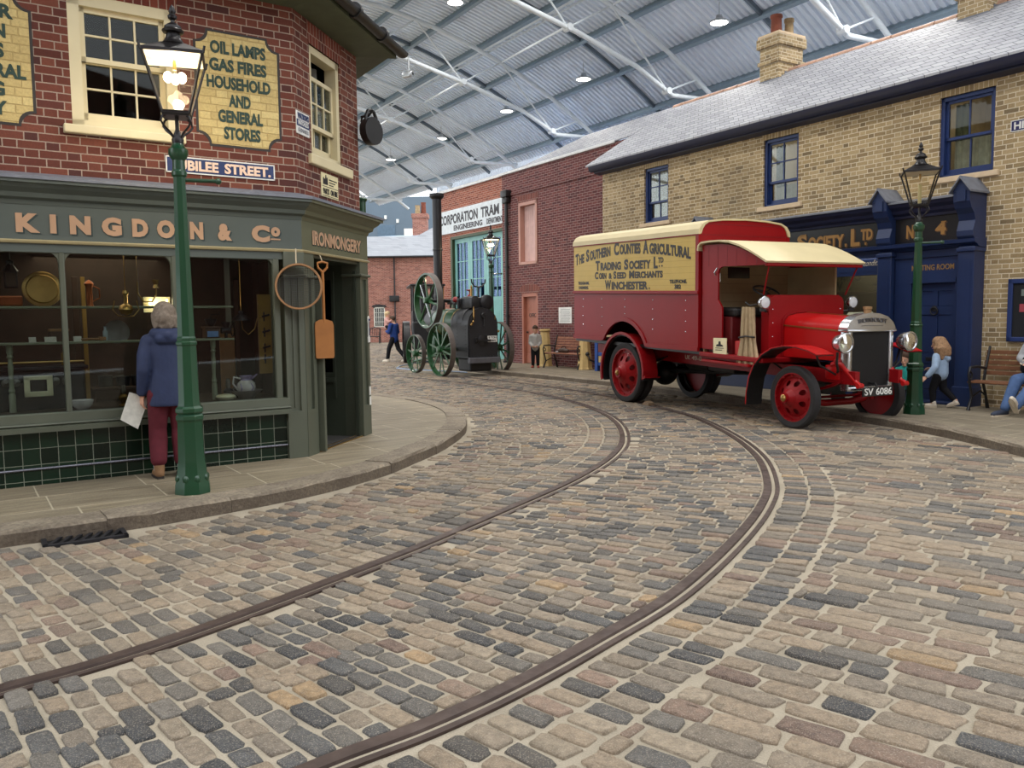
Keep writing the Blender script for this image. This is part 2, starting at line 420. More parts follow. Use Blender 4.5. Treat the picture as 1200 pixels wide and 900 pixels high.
        for sc_, h in rings:
            e = min(hx, hy)*(1-sc_) if sc_ > .7 else None
            px = bx*j*((hx-e) if e is not None else hx*sc_); py = by*j*((hy-e) if e is not None else hy*sc_)
            px = px+skew*py; qx = px*math.cos(rot)-py*math.sin(rot); qy = px*math.sin(rot)+py*math.cos(rot)
            z = h+zt+(tx*px+ty*py if h > -.01 else 0)+(rng.normal(0, .0016, n) if h > 0 else 0)
            V.append(np.c_[x+qx*ca-qy*sa, y+qx*sa+qy*ca, np.broadcast_to(z, (n,))])
        m = len(rings)
        for r_ in range(m-1):
            for q in range(n):
                q2 = (q+1) % n; F.append((base+r_*n+q, base+r_*n+q2, base+(r_+1)*n+q2, base+(r_+1)*n+q))
        F.append(tuple(base+(m-1)*n+q for q in range(n)))
        c = cols[rng.choice(len(pal), p=wd if zone in ('edge', 'mid') else wt)]*rng.uniform(.85, 1.12)
        C.append(np.tile(np.r_[c, 1], (n*m, 1))); base += n*m
    V = np.vstack(V); C = np.vstack(C).astype(np.float32)
    me = bpy.data.meshes.new('cobble_setts'); me.from_pydata(V.tolist(), [], F); me.update()
    at = me.attributes.new('tint', 'FLOAT_COLOR', 'POINT'); at.data.foreach_set('color', C.ravel())
    me.polygons.foreach_set('use_smooth', [True]*len(me.polygons)); me.materials.append(M_SETT)
    o = bpy.data.objects.new('street_cobbles', me); COL.objects.link(o)
    return tag(o, 'worn grey, brown and blue stone setts paving the curved street', 'cobbles', kind='structure')
setts()

# tram rails: grooved steel rails let into the setts
def rail(line, name, label):
    prof = [(-.078,-.02),(-.078,.007),(-.012,.007),(-.006,-.010),(.022,-.010),(.028,.007),(.062,.007),(.062,-.02)]
    P = line; vs = []; fs = []; n = len(prof)
    for i, p in enumerate(P):
        t = (P[min(i+1, len(P)-1)]-P[max(i-1, 0)]).normalized(); s = Vector((t.y, -t.x, 0))
        for a, h in prof: vs.append(p+s*a+Vector((0,0,h)))
    for i in range(len(P)-1):
        for k in range(n-1): fs.append((i*n+k, (i+1)*n+k, (i+1)*n+k+1, i*n+k+1))
    m = MB(); m.add(vs, fs); return tag(m.build(name, M_RAIL, None, 35), label, 'tram rail', kind='structure')
t = NT('rail_steel'); co = t.obj()
c_ = t.ramp(t.noise(5, 5, co), [(.3, srgb(58,46,42)), (.6, srgb(78,64,58)), (.8, srgb(98,86,80))])
t.principled(c_, t.maprange(t.noise(14, 3, co), .3, .7, .45, .65), .35, .4, t.bump(t.noise(90, 3, co), .2, .003)); M_RAIL = t.m
rail(LINE_IN, 'tram_rail', 'inner grooved tram rail curving round the corner pavement')
rail(LINE_OUT, 'tram_rail', 'outer grooved tram rail, nearer the red lorry')

# pavements: york stone flags with a rough kerb of long stones
def m_flag(name, rot, W, h, c0=(130,119,98), c1=(150,138,115)):
    t = NT(name); co = t.obj()
    mp = t.n('Mapping', {'Vector': co, 'Rotation': (0, 0, R(rot))}); sp = t.n('SeparateXYZ', {0: mp.outputs[0]})
    vv = t.m_('DIVIDE', sp.outputs[1], h); row = t.m_('FLOOR', vv)
    wr = t.n('TexWhiteNoise', noise_dimensions='1D'); t.put(wr.inputs['W'], row)
    xs = t.m_('ADD', t.m_('DIVIDE', sp.outputs[0], W), t.m_('MULTIPLY', wr.outputs[0], 3)); f = t.m_('FRACT', xs); cell = t.m_('FLOOR', xs)
    g_ = t.m_('FRACT', vv)
    d = t.m_('MINIMUM', t.m_('MULTIPLY', t.m_('MINIMUM', f, t.m_('SUBTRACT', 1, f)), W), t.m_('MULTIPLY', t.m_('MINIMUM', g_, t.m_('SUBTRACT', 1, g_)), h))
    d = t.m_('ADD', d, t.m_('MULTIPLY', t.m_('SUBTRACT', t.noise(25, 3, co), .5), .008)); msk = t.maprange(d, .004, .009)
    cv = t.n('CombineXYZ', {0: cell, 1: row}); wn = t.n('TexWhiteNoise', noise_dimensions='2D'); t.put(wn.inputs[0], cv.outputs[0])
    st = t.n('Mapping', {'Vector': mp.outputs[0], 'Scale': (.5, 3.2, 1)})
    lay = t.noise(3.2, 6, st.outputs[0], .65)
    col = t.ramp(lay, [(.28, srgb(112,98,78)), (.45, srgb(*c0)), (.62, srgb(*c1)), (.8, srgb(140,122,94))])
    col = t.mix(t.maprange(wn.outputs[0], 0, 1, 0, .35), col, srgb(122,112,96))
    col = t.mix(t.maprange(t.noise(70, 3, co), .35, .7), t.mix(.25, col, (.02,.018,.014,1)), col)
    col = t.mix(msk, srgb(168,158,136), col)
    t.principled(col, .62, 0, .35, t.bump(t.m_('ADD', msk, t.m_('MULTIPLY', lay, .5)), .4, .006)); return t.m
def pavement(poly, name, m, label):
    b = MB(); b.prism([tuple(p) for p in poly], -.05, KERB, 'xy'); return tag(b.build(name, m), label, 'pavement', kind='structure')
def offset_line(line, d):
    out = []
    for i, p in enumerate(line):
        t = (line[min(i+1, len(line)-1)]-line[max(i-1, 0)]).normalized(); out.append(p+Vector((-t.y, t.x))*d)
    return out
def kerbs(line, side, name, wid, label, m, step=7):
    """long kerb stones, one after another, in one strip"""
    inner = offset_line(line, side*wid); b = MB(); n = len(line); i = 0
    while i < n-1:
        j = min(n-1, i+step-(i//step) % 2); A = line[i:j+1]; B = inner[i:j+1]
        A = [a.lerp(A[1 if k == 0 else -2], .002/max(.05, (A[1]-A[0]).length)) if k in (0, len(A)-1) else a for k, a in enumerate(A)]
        dz = random.uniform(-.004, .006); k = len(A); z0, z1 = -.05, KERB+.006+dz; zc = z1-.018; vs = []; fs = []
        for a, bb in zip(A, B):
            e = a+(bb-a).normalized()*(.022+random.uniform(-.006, .008)); o = a+(a-bb).normalized()*random.uniform(-.004, .008)
            vs += [(o.x, o.y, z0), (o.x, o.y, zc+random.uniform(-.012, .003)), (e.x, e.y, z1), (bb.x, bb.y, z1), (bb.x, bb.y, z0)]
        for q in range(k-1):
            for r_ in range(4): fs.append((q*5+r_, (q+1)*5+r_, (q+1)*5+r_+1, q*5+r_+1))
        fs += [(0,1,2,3,4), tuple((k-1)*5+r_ for r_ in (4,3,2,1,0))]
        b.add(vs, fs); i = j
    return tag(b.build(name, m), label, 'kerb', kind='structure')
def m_kerb():
    t = NT('kerb_stone'); co = t.obj(); nz = t.noise(3, 6, co, .7)
    c = t.ramp(nz, [(.3, srgb(120,108,94)), (.55, srgb(150,138,120)), (.75, srgb(166,150,128))])
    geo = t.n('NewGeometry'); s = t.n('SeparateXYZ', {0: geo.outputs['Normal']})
    c = t.mix(t.maprange(t.noise(40, 4, co), .3, .7), t.mix(.5, c, (.02,.018,.015,1)), c)
    c = t.mix(t.maprange(s.outputs[2], .4, .8, .55, 0), c, srgb(62,50,42))   # darker brown on the upright faces
    t.principled(c, .75, 0, .3, t.bump(t.noise(26, 6, co, .7), .8, .02)); return t.m
M_KERB = m_kerb()
pavement(offset_line(LK, .16)+[Vector((-14,20.2)),Vector((-14,3.15))], 'pavement_left', m_flag('york_flags_left', -34, .86, .62), 'york stone pavement round the ironmonger corner')
pavement(offset_line(RK, -.14)+[Vector((14,44)),Vector((14,4.5))], 'pavement_right', m_flag('york_flags_right', 58, .8, .6, (124,115,99), (142,132,113)), 'york stone pavement before the yellow brick shops')
kerbs(LK, 1, 'kerb_left', .30, 'rough stone kerb curving round the left corner', M_KERB)
kerbs(RK, -1, 'kerb_right', .26, 'stone kerb along the right pavement', M_KERB)

# iron drain grate in the gutter
d = thing('drain_grate', 'black iron drain grate in the gutter before the left kerb', 'drain', (-3.19, 6.01, .0), 33)
m_iron = mat('cast_iron', (46,46,50), .5, .6, .5, .2, 20, .2, 60)
b = MB()
for q in ((-.28,-.15,.28,-.115),(-.28,.115,.28,.15),(-.28,-.15,-.245,.15),(.245,-.15,.28,.15)): b.bbox((q[0],q[1],-.01),(q[2],q[3],.022), .004)
b.build('frame', m_iron, d)
b = MB()
for k in range(7): b.bar((-.235+k*.067,-.115,.012),(-.135+k*.067,.115,.012),.026,.016)
b.build('bars', m_iron, d)
b = MB(); b.box((-.25,-.12,-.005),(.25,.12,-.002)); b.build('pit', mat('black_void', (8,8,8), .9), d)
# ================================================================ HALL: arched steel roof over the street
YB = R(-31.87); UB = Vector((math.sin(YB), math.cos(YB), 0)); NB = Vector((math.cos(YB), -math.sin(YB), 0))
# fitted arch of the top chords: lateral -> height
AC = (8.38, -7.98, 19.48)
def arch(l, d=0): return AC[1]+math.sqrt((AC[2]+d)**2-(l-AC[0])**2)
def HP(l, a, z): return NB*l+UB*a+Vector((0, 0, z))
L0, L1, T0, T1 = -2.6, 19.9, 2.0, 47.0
m_deck = mat('perforated_steel_deck', (226,236,248), .6, 0, .3, .05, 1.5)
m_white = mat('white_painted_steel', (224,232,238), .45, 0, .4, .05)
m_purl = mat('blue_grey_steel', (142,160,174), .5, .1, .4, .08)
m_dark = mat('dark_blue_grey_steel', (106,120,132), .5, .1, .4, .08)
LS = [L0+(L1-L0)*k/22 for k in range(23)]
def deck():
    per = .21; prof = [(0,0),(.36,0),(.46,-.07),(.9,-.07)]; vs = []; fs = []; n = int((T1-T0)/per); A = []
    for i in range(n):
        for f, h in prof: A.append((T0+(i+f)*per, h))
    m = len(LS)
    for a, h in A:
        for l in LS: vs.append(HP(l, a, arch(l, .62+h)))
    for i in range(len(A)-1):
        for k in range(m-1): fs.append((i*m+k, i*m+k+1, (i+1)*m+k+1, (i+1)*m+k))
    b = MB(); b.add(vs, fs); return b.build('ceiling', m_deck)
tag(deck(), 'grey corrugated steel deck of the arched hall roof', 'roof', kind='structure')
# roof covering above, so that no daylight leaks through the deck
b = MB(); vs = []
for l in LS: vs += [HP(l, T0-.3, arch(l, .75)), HP(l, T1+.3, arch(l, .75))]
b.add(vs, [(2*k, 2*k+1, 2*k+3, 2*k+2) for k in range(len(LS)-1)])
tag(b.build('ceiling_covering', mat('roof_skin', (120,124,128), .8)), 'outer skin above the corrugated hall roof', 'roof', kind='structure')
# side wall below the eaves, corrugated
b = MB(); vs = []; n = int((40-T0)/.19); A = []
for i in range(n):
    for f, h in ((0,0),(.35,0),(.5,.04),(.85,.04)): A.append((T0+(i+f)*.19, h))
for a, h in A: vs += [HP(20.2+h, a, 0), HP(20.2+h, a, 9.35)]
b.add(vs, [(2*k, 2*k+1, 2*k+3, 2*k+2) for k in range(len(A)-1)])
tag(b.build('wall_right', m_deck), 'corrugated grey side wall of the hall behind the shops', 'wall', kind='structure')
# purlins along the hall, bars between them
for l in [19.35-1.56*k for k in range(14)]:
    b = MB(); z = arch(l, .45); b.M = Matrix(); p0, p1 = HP(l, T0, z), HP(l, T1, z); th = math.asin((l-AC[0])/AC[2]); up = NB*math.sin(th)+Vector((0,0,math.cos(th)))
    d_ = UB; sd = d_.cross(up)
    for w_, h_, off in ((.12,.022,.10),(.12,.022,-.10),(.016,.2,0)): b.bar(p0+up*off, p1+up*off, w_, h_, up)
    tag(b.build('ceiling_purlin', m_purl), 'blue grey steel purlin running along the hall roof', 'roof beam', 'roof purlins', kind='structure')
TR = [6.0*(2.127+k) for k in range(-1, 6)]
for i, a in enumerate(TR[:-1]):     # secondary beams halfway between the trusses
    b = MB(); am = a+3
    for k in range(len(LS)-1): b.bar(HP(LS[k], am, arch(LS[k], .5)), HP(LS[k+1], am, arch(LS[k+1], .5)), .08, .12)
    tag(b.build('ceiling_beam', m_dark), 'dark grey beam under the deck midway between two trusses', 'roof beam', 'intermediate roof beams', kind='structure')
BC = [(-2.2, 8.0), (-.2, 8.25)]+[(l, arch(l)-1.32) for l in (3, 6, 8.6, 11.2, 14)]+[(16, 8.78), (17.4, 8.13), (19.5, 8.2)]
for i, a in enumerate(TR):
    r = tag(thing('ceiling_truss', 'white tubular steel truss arching across the hall roof', 'roof truss', HP(8.6, a, 0), 0, 'roof trusses'), kind='structure')
    o = HP(8.6, a, 0)
    b = MB(); b.tube([HP(l, a, arch(l))-o for l in LS], .07, 10); b.build('top_chord', m_white, r, 60)
    b = MB(); b.tube([HP(l, a, z)-o for l, z in BC], .07, 10); b.build('bottom_chord', m_white, r, 60)
    zb = lambda l: float(np.interp(l, [q[0] for q in BC], [q[1] for q in BC]))
    tops = [2.0, 5.3, 8.6, 11.9, 15.1, 18.4]; bots = [.2, 3.6, 6.9, 10.3, 13.6, 17.2]
    for k in range(6):
        for dl in ((0, 1) if k < 5 else (0,)):
            b = MB(); b.cyl(HP(tops[k], a, arch(tops[k]))-o, HP(bots[k+dl], a, zb(bots[k+dl]))-o, .028, n=8); b.build('web_rod', m_white, r)
    b = MB()
    for k in range(6): b.cyl(HP(bots[k], a-.12, zb(bots[k]))-o, HP(bots[k], a+.12, zb(bots[k]))-o, .1, n=10)
    b.build('node_plate', m_white, r)
# horizontal ties between the trusses, at the nodes
for l, z, rr in ((13.6, arch(13.6)-1.3, .035), (8.6, arch(8.6)-1.3, .035)):
    for i in range(len(TR)-1):
        b = MB(); b.cyl(HP(l, TR[i]+.1, z), HP(l+1.5, TR[i+1]-.1, arch(l+1.5)), rr, n=8)
        tag(b.build('ceiling_brace', m_white), 'thin white rod bracing one truss to the next', 'roof brace', 'roof bracing rods', kind='structure')
# cable tray along the hall
b = MB()
for s_ in (-.11, .11): b.bar(HP(14.5+s_, T0, arch(14.5)+.06), HP(14.5+s_, T1, arch(14.5)+.06), .015, .06)
for k in range(int((T1-T0)/.3)): b.bar(HP(14.39, T0+k*.3, arch(14.5)+.04), HP(14.61, T0+k*.3, arch(14.5)+.04), .02, .02)
tag(b.build('ceiling_cable_tray', m_white), 'white ladder-like cable tray running along the roof trusses', 'cable tray', kind='structure')

# high-bay lamps
m_lens = emis('lamp_lens', (255,250,240), 9)
m_alu = mat('brushed_aluminium', (190,194,198), .35, .8)
def highbay(l, a, label, light=True, drop=.55):
    z = arch(l, .5)-drop; p = HP(l, a, z)
    r = thing('high_bay_lamp', label, 'ceiling lamp', p, math.degrees(math.atan2(UB.y, UB.x)), 'high-bay lamps')
    b = MB(); b.lathe([(.08,.18),(.1,.1),(.24,.03),(.25,-.02)], n=20); b.build('reflector', m_alu, r, 40)
    b = MB(); b.lathe([(.0,-.035),(.12,-.032),(.235,-.02)], n=20); b.build('lens', m_lens, r, 40)
    b = MB(); b.cyl((0,0,.18),(0,0,drop-.02), .012, n=6); b.build('suspension', m_alu, r)
    if light:
        la = bpy.data.lights.new('high_bay_light', 'AREA'); la.shape = 'DISK'; la.size = .5; la.energy = LAMP_W; la.color = (1, .97, .92); la.spread = R(150)
        lo = bpy.data.objects.new('high_bay_light', la); COL.objects.link(lo); lo.parent = r; lo.location = (0, 0, -.05)
    return r
# ================================================================ BUILDINGS
def FR(loc, rot): return Matrix.Translation(Vector(loc)) @ Matrix.Rotation(R(rot), 4, 'Z')
FA = FR((-2.427, 8.807, 0), 34); FC = FR((-2.261, 8.919, 0), 77.7); FBk = FR((-2.261+1.69*.213, 8.919+1.69*.977, 0), 122)
FB = FR((7.179, 12.848, 0), -58.13)
def root(name, label, cat, F, rot, p=(0,0,0), group=None):
    r = thing(name, label, cat, F @ Vector(p), rot, group); return r
def place(o, rel):
    o.matrix_local = rel; return o
M_RB = brick('red_brick', [(0,(84,43,36)),(.3,(104,56,45)),(.6,(118,67,53)),(.85,(97,51,43)),(1,(75,43,41))], (154,137,124))
M_PB = brick('plum_brick', [(0,(84,43,45)),(.35,(101,54,55)),(.7,(112,63,61)),(1,(76,41,45))], (146,128,126), W=.2325, split=0, joint=.011)
M_DB = brick('orange_red_brick', [(0,(128,66,54)),(.4,(150,84,68)),(.75,(164,98,80)),(1,(118,62,54))], (182,164,150), W=.2325, split=0, joint=.011)
M_YB = brick('yellow_stock_brick', [(0,(150,130,96)),(.3,(172,150,112)),(.55,(186,164,126)),(.8,(158,136,100)),(.93,(140,120,90)),(1,(126,110,84))], (212,200,176), joint=.012, stain=((96,88,76), .3))
M_SLATE = brick('slate_courses', [(0,(146,148,155)),(.4,(158,160,167)),(.8,(166,168,174)),(1,(151,153,160))], (78,80,88), h=.105, W=.26, split=0, joint=.012, rough=.7, bump=.8)
M_TILE = brick('bottle_green_tiles', [(0,(10,24,18)),(.5,(16,36,26)),(1,(22,46,32))], (120,126,112), h=.15, W=.145, split=0, joint=.006, rough=.12, bump=.15, off=0)
m_shop = mat('sage_green_paint', (80,85,72), .42, 0, .5, .06, 3)
m_shopd = mat('dark_green_paint', (52,58,48), .42, 0, .5, .08, 3)
m_fascia = mat('grey_green_fascia', (78,86,82), .5, 0, .4, .05, 3)
m_fascia2 = mat('olive_fascia', (92,94,74), .5, 0, .4, .05, 3)
m_lead = mat('lead_flashing', (112,116,126), .55, .2, .4, .15, 9, .2, 12)
m_cream = mat('cream_paint', (208,196,160), .45, 0, .4, .04, 4)
m_gold = mat('pink_gold_lettering', (178,144,116), .55, 0, .3, .05)
m_shadow = mat('dark_teal_letter_shade', (34,52,54), .6)
m_glass = glass('window_glass', (225,230,228), .45)
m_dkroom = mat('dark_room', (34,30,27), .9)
m_black = mat('black_paint', (24,24,26), .4, 0, .5)
def mitre(mb, prof, x0, x1, s0=0, s1=0):
    """moulding: profile in (y,z) run along x, ends cut with the given slope per unit of outward y"""
    n = len(prof); mb.add([(x0-s0*(-y), y, z) for y, z in prof]+[(x1+s1*(-y), y, z) for y, z in prof],
        [tuple(range(n)), tuple(range(2*n-1, n-1, -1))]+[(i, n+i, n+(i+1) % n, (i+1) % n) for i in range(n)])
def sash(parent, rel, x0, x1, z0, z1, y, meet, m, cols=3, rows=(2, 2), name='window', fw=.09, bar=.018, drop=0, lead=None, g=None, sill=None, m_sill=None, curtain=None, room=None):
    """box sash window: frame > upper sash, lower sash, panes, sill"""
    b = MB()
    for q in ((x0,x0+fw,z0,z1),(x1-fw,x1,z0,z1),(x0,x1,z1-fw,z1),(x0,x1,z0,z0+fw*.7)): b.box((q[0],y,q[2]),(q[1],y+.14,q[3]))
    w = place(b.build(name, m, parent), rel)
    a0, a1 = x0+fw, x1-fw
    for k, (zz0, zz1, yy) in enumerate(((z0+fw*.7, meet+.03, y+.09), (meet-.01-drop, z1-fw-drop, y+.045))):
        b = MB(); s_ = .045
        for q in ((a0,a0+s_,zz0,zz1),(a1-s_,a1,zz0,zz1),(a0,a1,zz1-s_,zz1),(a0,a1,zz0,zz0+(.085 if k == 0 else .045))): b.box((q[0],yy,q[2]),(q[1],yy+.04,q[3]))
        i0, i1, j0, j1 = a0+s_, a1-s_, zz0+(.085 if k == 0 else .045), zz1-s_
        c, rws = (cols[k] if isinstance(cols, tuple) else cols), rows[k]
        for q in range(1, c): xx = i0+(i1-i0)*q/c; b.box((xx-bar/2,yy+.005,j0),(xx+bar/2,yy+.035,j1))
        for q in range(1, rws): zz = j0+(j1-j0)*q/rws; b.box((i0,yy+.005,zz-bar/2),(i1,yy+.035,zz+bar/2))
        b.build('sash', m, w)
        b = MB(); b.box((i0,yy+.018,j0),(i1,yy+.022,j1)); b.build('pane', m_glass if g is None else g, w)
    if sill:
        b = MB(); b.bbox((sill[0], y-.02-sill[4], sill[2]), (sill[1], y+.12, sill[3]), .012); b.build('sill', m_sill or m, w)
    if curtain:
        for cx0, cx1, cz0, cz1, mm in curtain:
            b = MB(); n = int((cx1-cx0)/.018); vs = []
            for q in range(n+1):
                xx = cx0+(cx1-cx0)*q/n; yy = y+.24+.022*math.sin(q*1.25+math.sin(q*.37)*2); vs += [(xx,yy,cz0),(xx,yy+.01,cz1)]
            b.add(vs, [(2*q,2*q+2,2*q+3,2*q+1) for q in range(n)]); b.build('curtain', mm, w, 80)
    if room:
        b = MB(); rx0, rx1, rz0, rz1, ry = room[:5]
        b.add([(rx0,y+.16,rz0),(rx1,y+.16,rz0),(rx1,ry,rz0),(rx0,ry,rz0),(rx0,y+.16,rz1),(rx1,y+.16,rz1),(rx1,ry,rz1),(rx0,ry,rz1)], [(0,1,2,3),(7,6,5,4),(3,2,6,7),(0,3,7,4),(2,1,5,6)])
        b.build('room_shell', room[5], w)
    return w

# ---------------------------------------------------------------- the ironmonger's shop on the corner
SH = root('ironmonger_shop', 'red brick corner shop with sage green ironmongery shopfront', 'shop', FA, 34)
I = Matrix(); RC = FA.inverted() @ FC; RK = FA.inverted() @ FBk
T22 = math.tan(R(21.85))
b = MB(); b.panel(-5.2, .0+.2, 2.6, 5.3, [(-1.91,-.975,3.40,4.60)], 0, .2); b.build('brick_wall', M_RB, SH)
b = MB(); b.panel(0, 1.69, 2.6, 5.3, [(.37,1.18,3.42,4.62)], 0, .2); place(b.build('brick_wall', M_RB, SH), RC)
b = MB(); b.panel(0, 7, 0, 5.3, (), 0, .2); place(b.build('brick_wall', M_RB, SH), RK)
# soldier arches over the windows
m_sold = brick('soldier_course', [(0,(104,48,38)),(.5,(132,66,50)),(1,(90,44,40))], (158,136,122), h=.225, W=.075, split=0)
b = MB(); b.prism([(.36,4.62),(1.19,4.62),(1.24,4.845),(.31,4.845)], -.004, .05); place(b.build('window_arch', m_sold, SH), RC)
b = MB(); b.prism([(-1.91,4.60),(-.975,4.60),(-.92,4.83),(-1.96,4.83)], -.004, .05); b.build('window_arch', m_sold, SH)
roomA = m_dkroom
sash(SH, I, -1.91, -.975, 3.40, 4.60, .0, 4.02, m_cream, 3, (2, 2), 'window', .1, .018, sill=(-1.99,-.93,3.33,3.41,.05), room=(-2.3,-.5,3.2,4.9,1.6,roomA))
sash(SH, RC, .37, 1.18, 3.42, 4.62, .02, 3.98, m_cream, 3, (2, 2), 'window', .08, .018, drop=.22, sill=(.28,1.40,3.31,3.42,.05), room=(.3,1.5,3.2,4.9,1.3,roomA), curtain=[(.42,.66,3.5,4.55,mat('grey_net_curtain',(120,120,116),.9)),(.9,1.14,3.5,4.55,mat('grey_net_curtain',(120,120,116),.9))])
# eaves: boarded soffit and cast-iron gutter
m_soff = mat('olive_soffit', (78,84,66), .6, 0, .3)
ev = [(.0,4.86),(-.42,4.90),(-.42,4.98),(-.36,4.98),(0,5.4)]
b = MB(); mitre(b, ev, -5.2, .2, 0, T22); b.build('eaves', m_soff, SH)
b = MB(); mitre(b, ev, 0, 1.69, T22, .75); place(b.build('eaves', m_soff, SH), RC)
b = MB(); mitre(b, ev, 0, 7, .42, 0); place(b.build('eaves', m_soff, SH), RK)
gut = [(-.48+.07*math.cos(a), 4.975+.07*math.sin(a)) for a in [PI+PI*k/10 for k in range(11)]]+[(-.415,4.985),(-.545,4.985)][::1]
gut = [(-.48+.07*math.cos(PI*k/8), 4.985+.07*math.sin(PI*k/8)) for k in range(0, -9, -1)]
b = MB(); mitre(b, gut, -5.2, .2, 0, T22); b.build('gutter', m_black, SH, 40)
b = MB(); mitre(b, gut, 0, 1.69, T22, .75); b.build; place(b.build('gutter', m_black, SH, 40), RC)
for x in (.55, 1.35): b = MB(); b.lathe([(.085,-.035),(.085,.035)], (x,-.48,4.983), (1,0,0), 14); place(b.build('gutter_joint', m_black, SH, 40), RC)
b = MB()
for rel, x0, x1, s0, s1 in ((I,-5.2,.2,0,T22),(RC,0,1.69,T22,.75),(RK,0,7,.42,0)):
    b.M = rel; mitre(b, [(-.42,4.99),(-.42,5.03),(3.0,7.3),(3.0,7.26)], x0, x1, s0, s1)
b.build('roof', mat('dark_slate', (70,72,78), .6), SH)
# shopfront cornice, lead flashing and fascia
cor = [(0,2.66),(-.04,2.66),(-.05,2.70),(-.09,2.72),(-.10,2.76),(-.15,2.80),(-.17,2.83),(-.20,2.835),(-.20,2.875),(0,2.90)]
led = [(0,2.95),(-.215,2.895),(-.215,2.865),(-.205,2.865),(-.20,2.878),(0,2.90)]
fas = [(0,2.34),(-.035,2.34),(-.035,2.66),(0,2.66)]
bead = [(-.03,2.315),(-.055,2.32),(-.06,2.338),(-.045,2.35),(-.03,2.35)]
for prof, nm, mA, mC in ((cor,'cornice',m_fascia,m_fascia2),(led,'lead_flashing',m_lead,m_lead),(fas,'fascia',m_fascia,m_fascia2),(bead,'fascia_bead',mat('worn_gold_bead',(150,138,104),.4),mat('worn_gold_bead',(150,138,104),.4))):
    b = MB(); mitre(b, prof, -5.2, .2, 0, T22); b.build(nm, mA, SH)
    b = MB(); mitre(b, prof, 0, 1.80, T22, .9 if nm in ('cornice','lead_flashing') else .5); place(b.build(nm, mC, SH), RC)
# head rail, glazing frame with round-shouldered panes, sill and tiled stall riser
b = MB(); b.box((-5.2,-.03,2.24),(.0,.1,2.34)); b.build('head_rail', m_fascia, SH)
MU = [-5.0,-4.03,-3.05,-2.065,-1.09,-.075]
for x in MU:
    hw = .024 if x not in (MU[-1],) else .035
    b = MB(); b.bbox((x-hw,-.03,.75),(x+hw,.05,2.26), .012); b.build('mullion', m_shop, SH)
b = MB(); b.box((-5.0,-.02,2.235),(-.075,.03,2.26)); fr_ = b.build('shop_window_head', m_shop, SH)
for x0, x1 in zip(MU[:-1], MU[1:]):
    a0, a1 = x0+.024, x1-.024; r_ = .11
    for cx, sg in ((a0, 1), (a1, -1)):
        arc = [(cx+sg*(r_-r_*math.cos(a)), 2.25-r_+r_*math.sin(a)) for a in [PI/2*k/6 for k in range(7)]]
        P = [(cx, 2.25)]+arc; b = MB(); b.prism(P if sg > 0 else P[::-1], -.02, .03); b.build('corner_fillet', m_shop, fr_)
for x0, x1 in zip(MU[:-1], MU[1:]):
    b = MB(); b.box((x0+.02,.01,.76),(x1-.02,.016,2.25)); b.build('shop_window_pane', m_glass, SH)
sil = [(.1,.77),(-.02,.775),(-.05,.765),(-.055,.685),(-.085,.68),(-.09,.672),(-.07,.66),(-.095,.65),(-.095,.605),(0,.60),(.1,.60)]
b = MB(); mitre(b, sil, -5.2, .02); b.build('window_sill', m_shop, SH)
b = MB(); b.box((-5.2,0,.0),(0.0,.1,.60)); b.build('tiled_stall_riser', M_TILE, SH)
b = MB(); b.tube([(-5.2,-.012,.262),(0,-.012,.262)], .011, 8)
for k in range(130): b.ball((-5.18+k*.04,-.018,.262), .012, 6, 4)
b.build('bead_rail', mat('pewter_bead', (110,110,118), .3, .7), SH)
# corner pilaster with sunk flutes
b = MB(); b.box((0,-.045,0),(.03,.1,2.32)); b.box((.15,-.045,0),(.21,.1,2.32)); b.box((.03,-.045,0),(.15,.1,.62)); b.box((.03,-.045,2.05),(.15,.1,2.32)); b.box((.03,-.015,.6),(.15,.1,2.06))
b.bbox((-.02,-.075,2.05),(.23,.1,2.085),.01); b.box((.0,-.055,2.085),(.22,.1,2.32)); b.box((.085,-.03,.66),(.095,.0,2.02))
b.build('pilaster', m_shop, SH)
b = MB(); b.box((-.02,-.045,0),(.06,.1,2.32)); b.box((.16,-.045,0),(.23,.1,2.32)); b.box((.06,-.045,0),(.16,.1,.62)); b.box((.06,-.045,2.05),(.16,.1,2.32)); b.box((.06,-.015,.6),(.16,.1,2.06)); b.bbox((-.03,-.075,2.05),(.25,.1,2.085),.01)
b.box((.23,-.03,0),(.27,.5,2.3))
place(b.build('pilaster', m_shop, SH), RC)
b = MB(); b.box((1.53,-.045,0),(1.59,.2,2.32)); b.box((1.72,-.045,0),(1.79,.2,2.32)); b.box((1.59,-.045,0),(1.72,.2,.5)); b.box((1.59,-.045,2.1),(1.72,.2,2.32)); b.box((1.59,-.015,.5),(1.72,.2,2.1)); b.bbox((1.5,-.075,2.13),(1.82,.2,2.165),.01)
place(b.build('pilaster', m_shop, SH), RC)
# recessed doorway: side showcase facing the street, panelled door edge, ceiling, mat
b = MB(); b.panel(0, .98, .1, 2.32, [(.1,.62,.92,2.1)], 0, .05)
b.box((.64,-.02,.6),(.67,.01,2.2)); b.box((.93,-.02,.1),(.97,.01,2.2)); b.box((.08,-.03,.80),(.66,.01,.86))
RW = RC @ FR((1.53, .98, 0), -90) ; place(b.build('porch_side_wall', m_shopd, SH), RW)
b = MB(); b.box((.1,.02,.92),(.62,.025,2.1)); place(b.build('porch_side_pane', m_glass, SH), RW)
b = MB(); b.add([(.05,.05,.9),(.68,.05,.9),(.68,.45,.9),(.05,.45,.9),(.05,.05,2.15),(.68,.05,2.15),(.68,.45,2.15),(.05,.45,2.15)], [(0,1,2,3),(7,6,5,4),(3,2,6,7),(0,3,7,4),(2,1,5,6)])
for z in (1.28, 1.68): b.box((.06,.08,z),(.67,.4,z+.015))
place(b.build('showcase', m_dkroom, SH), RW)
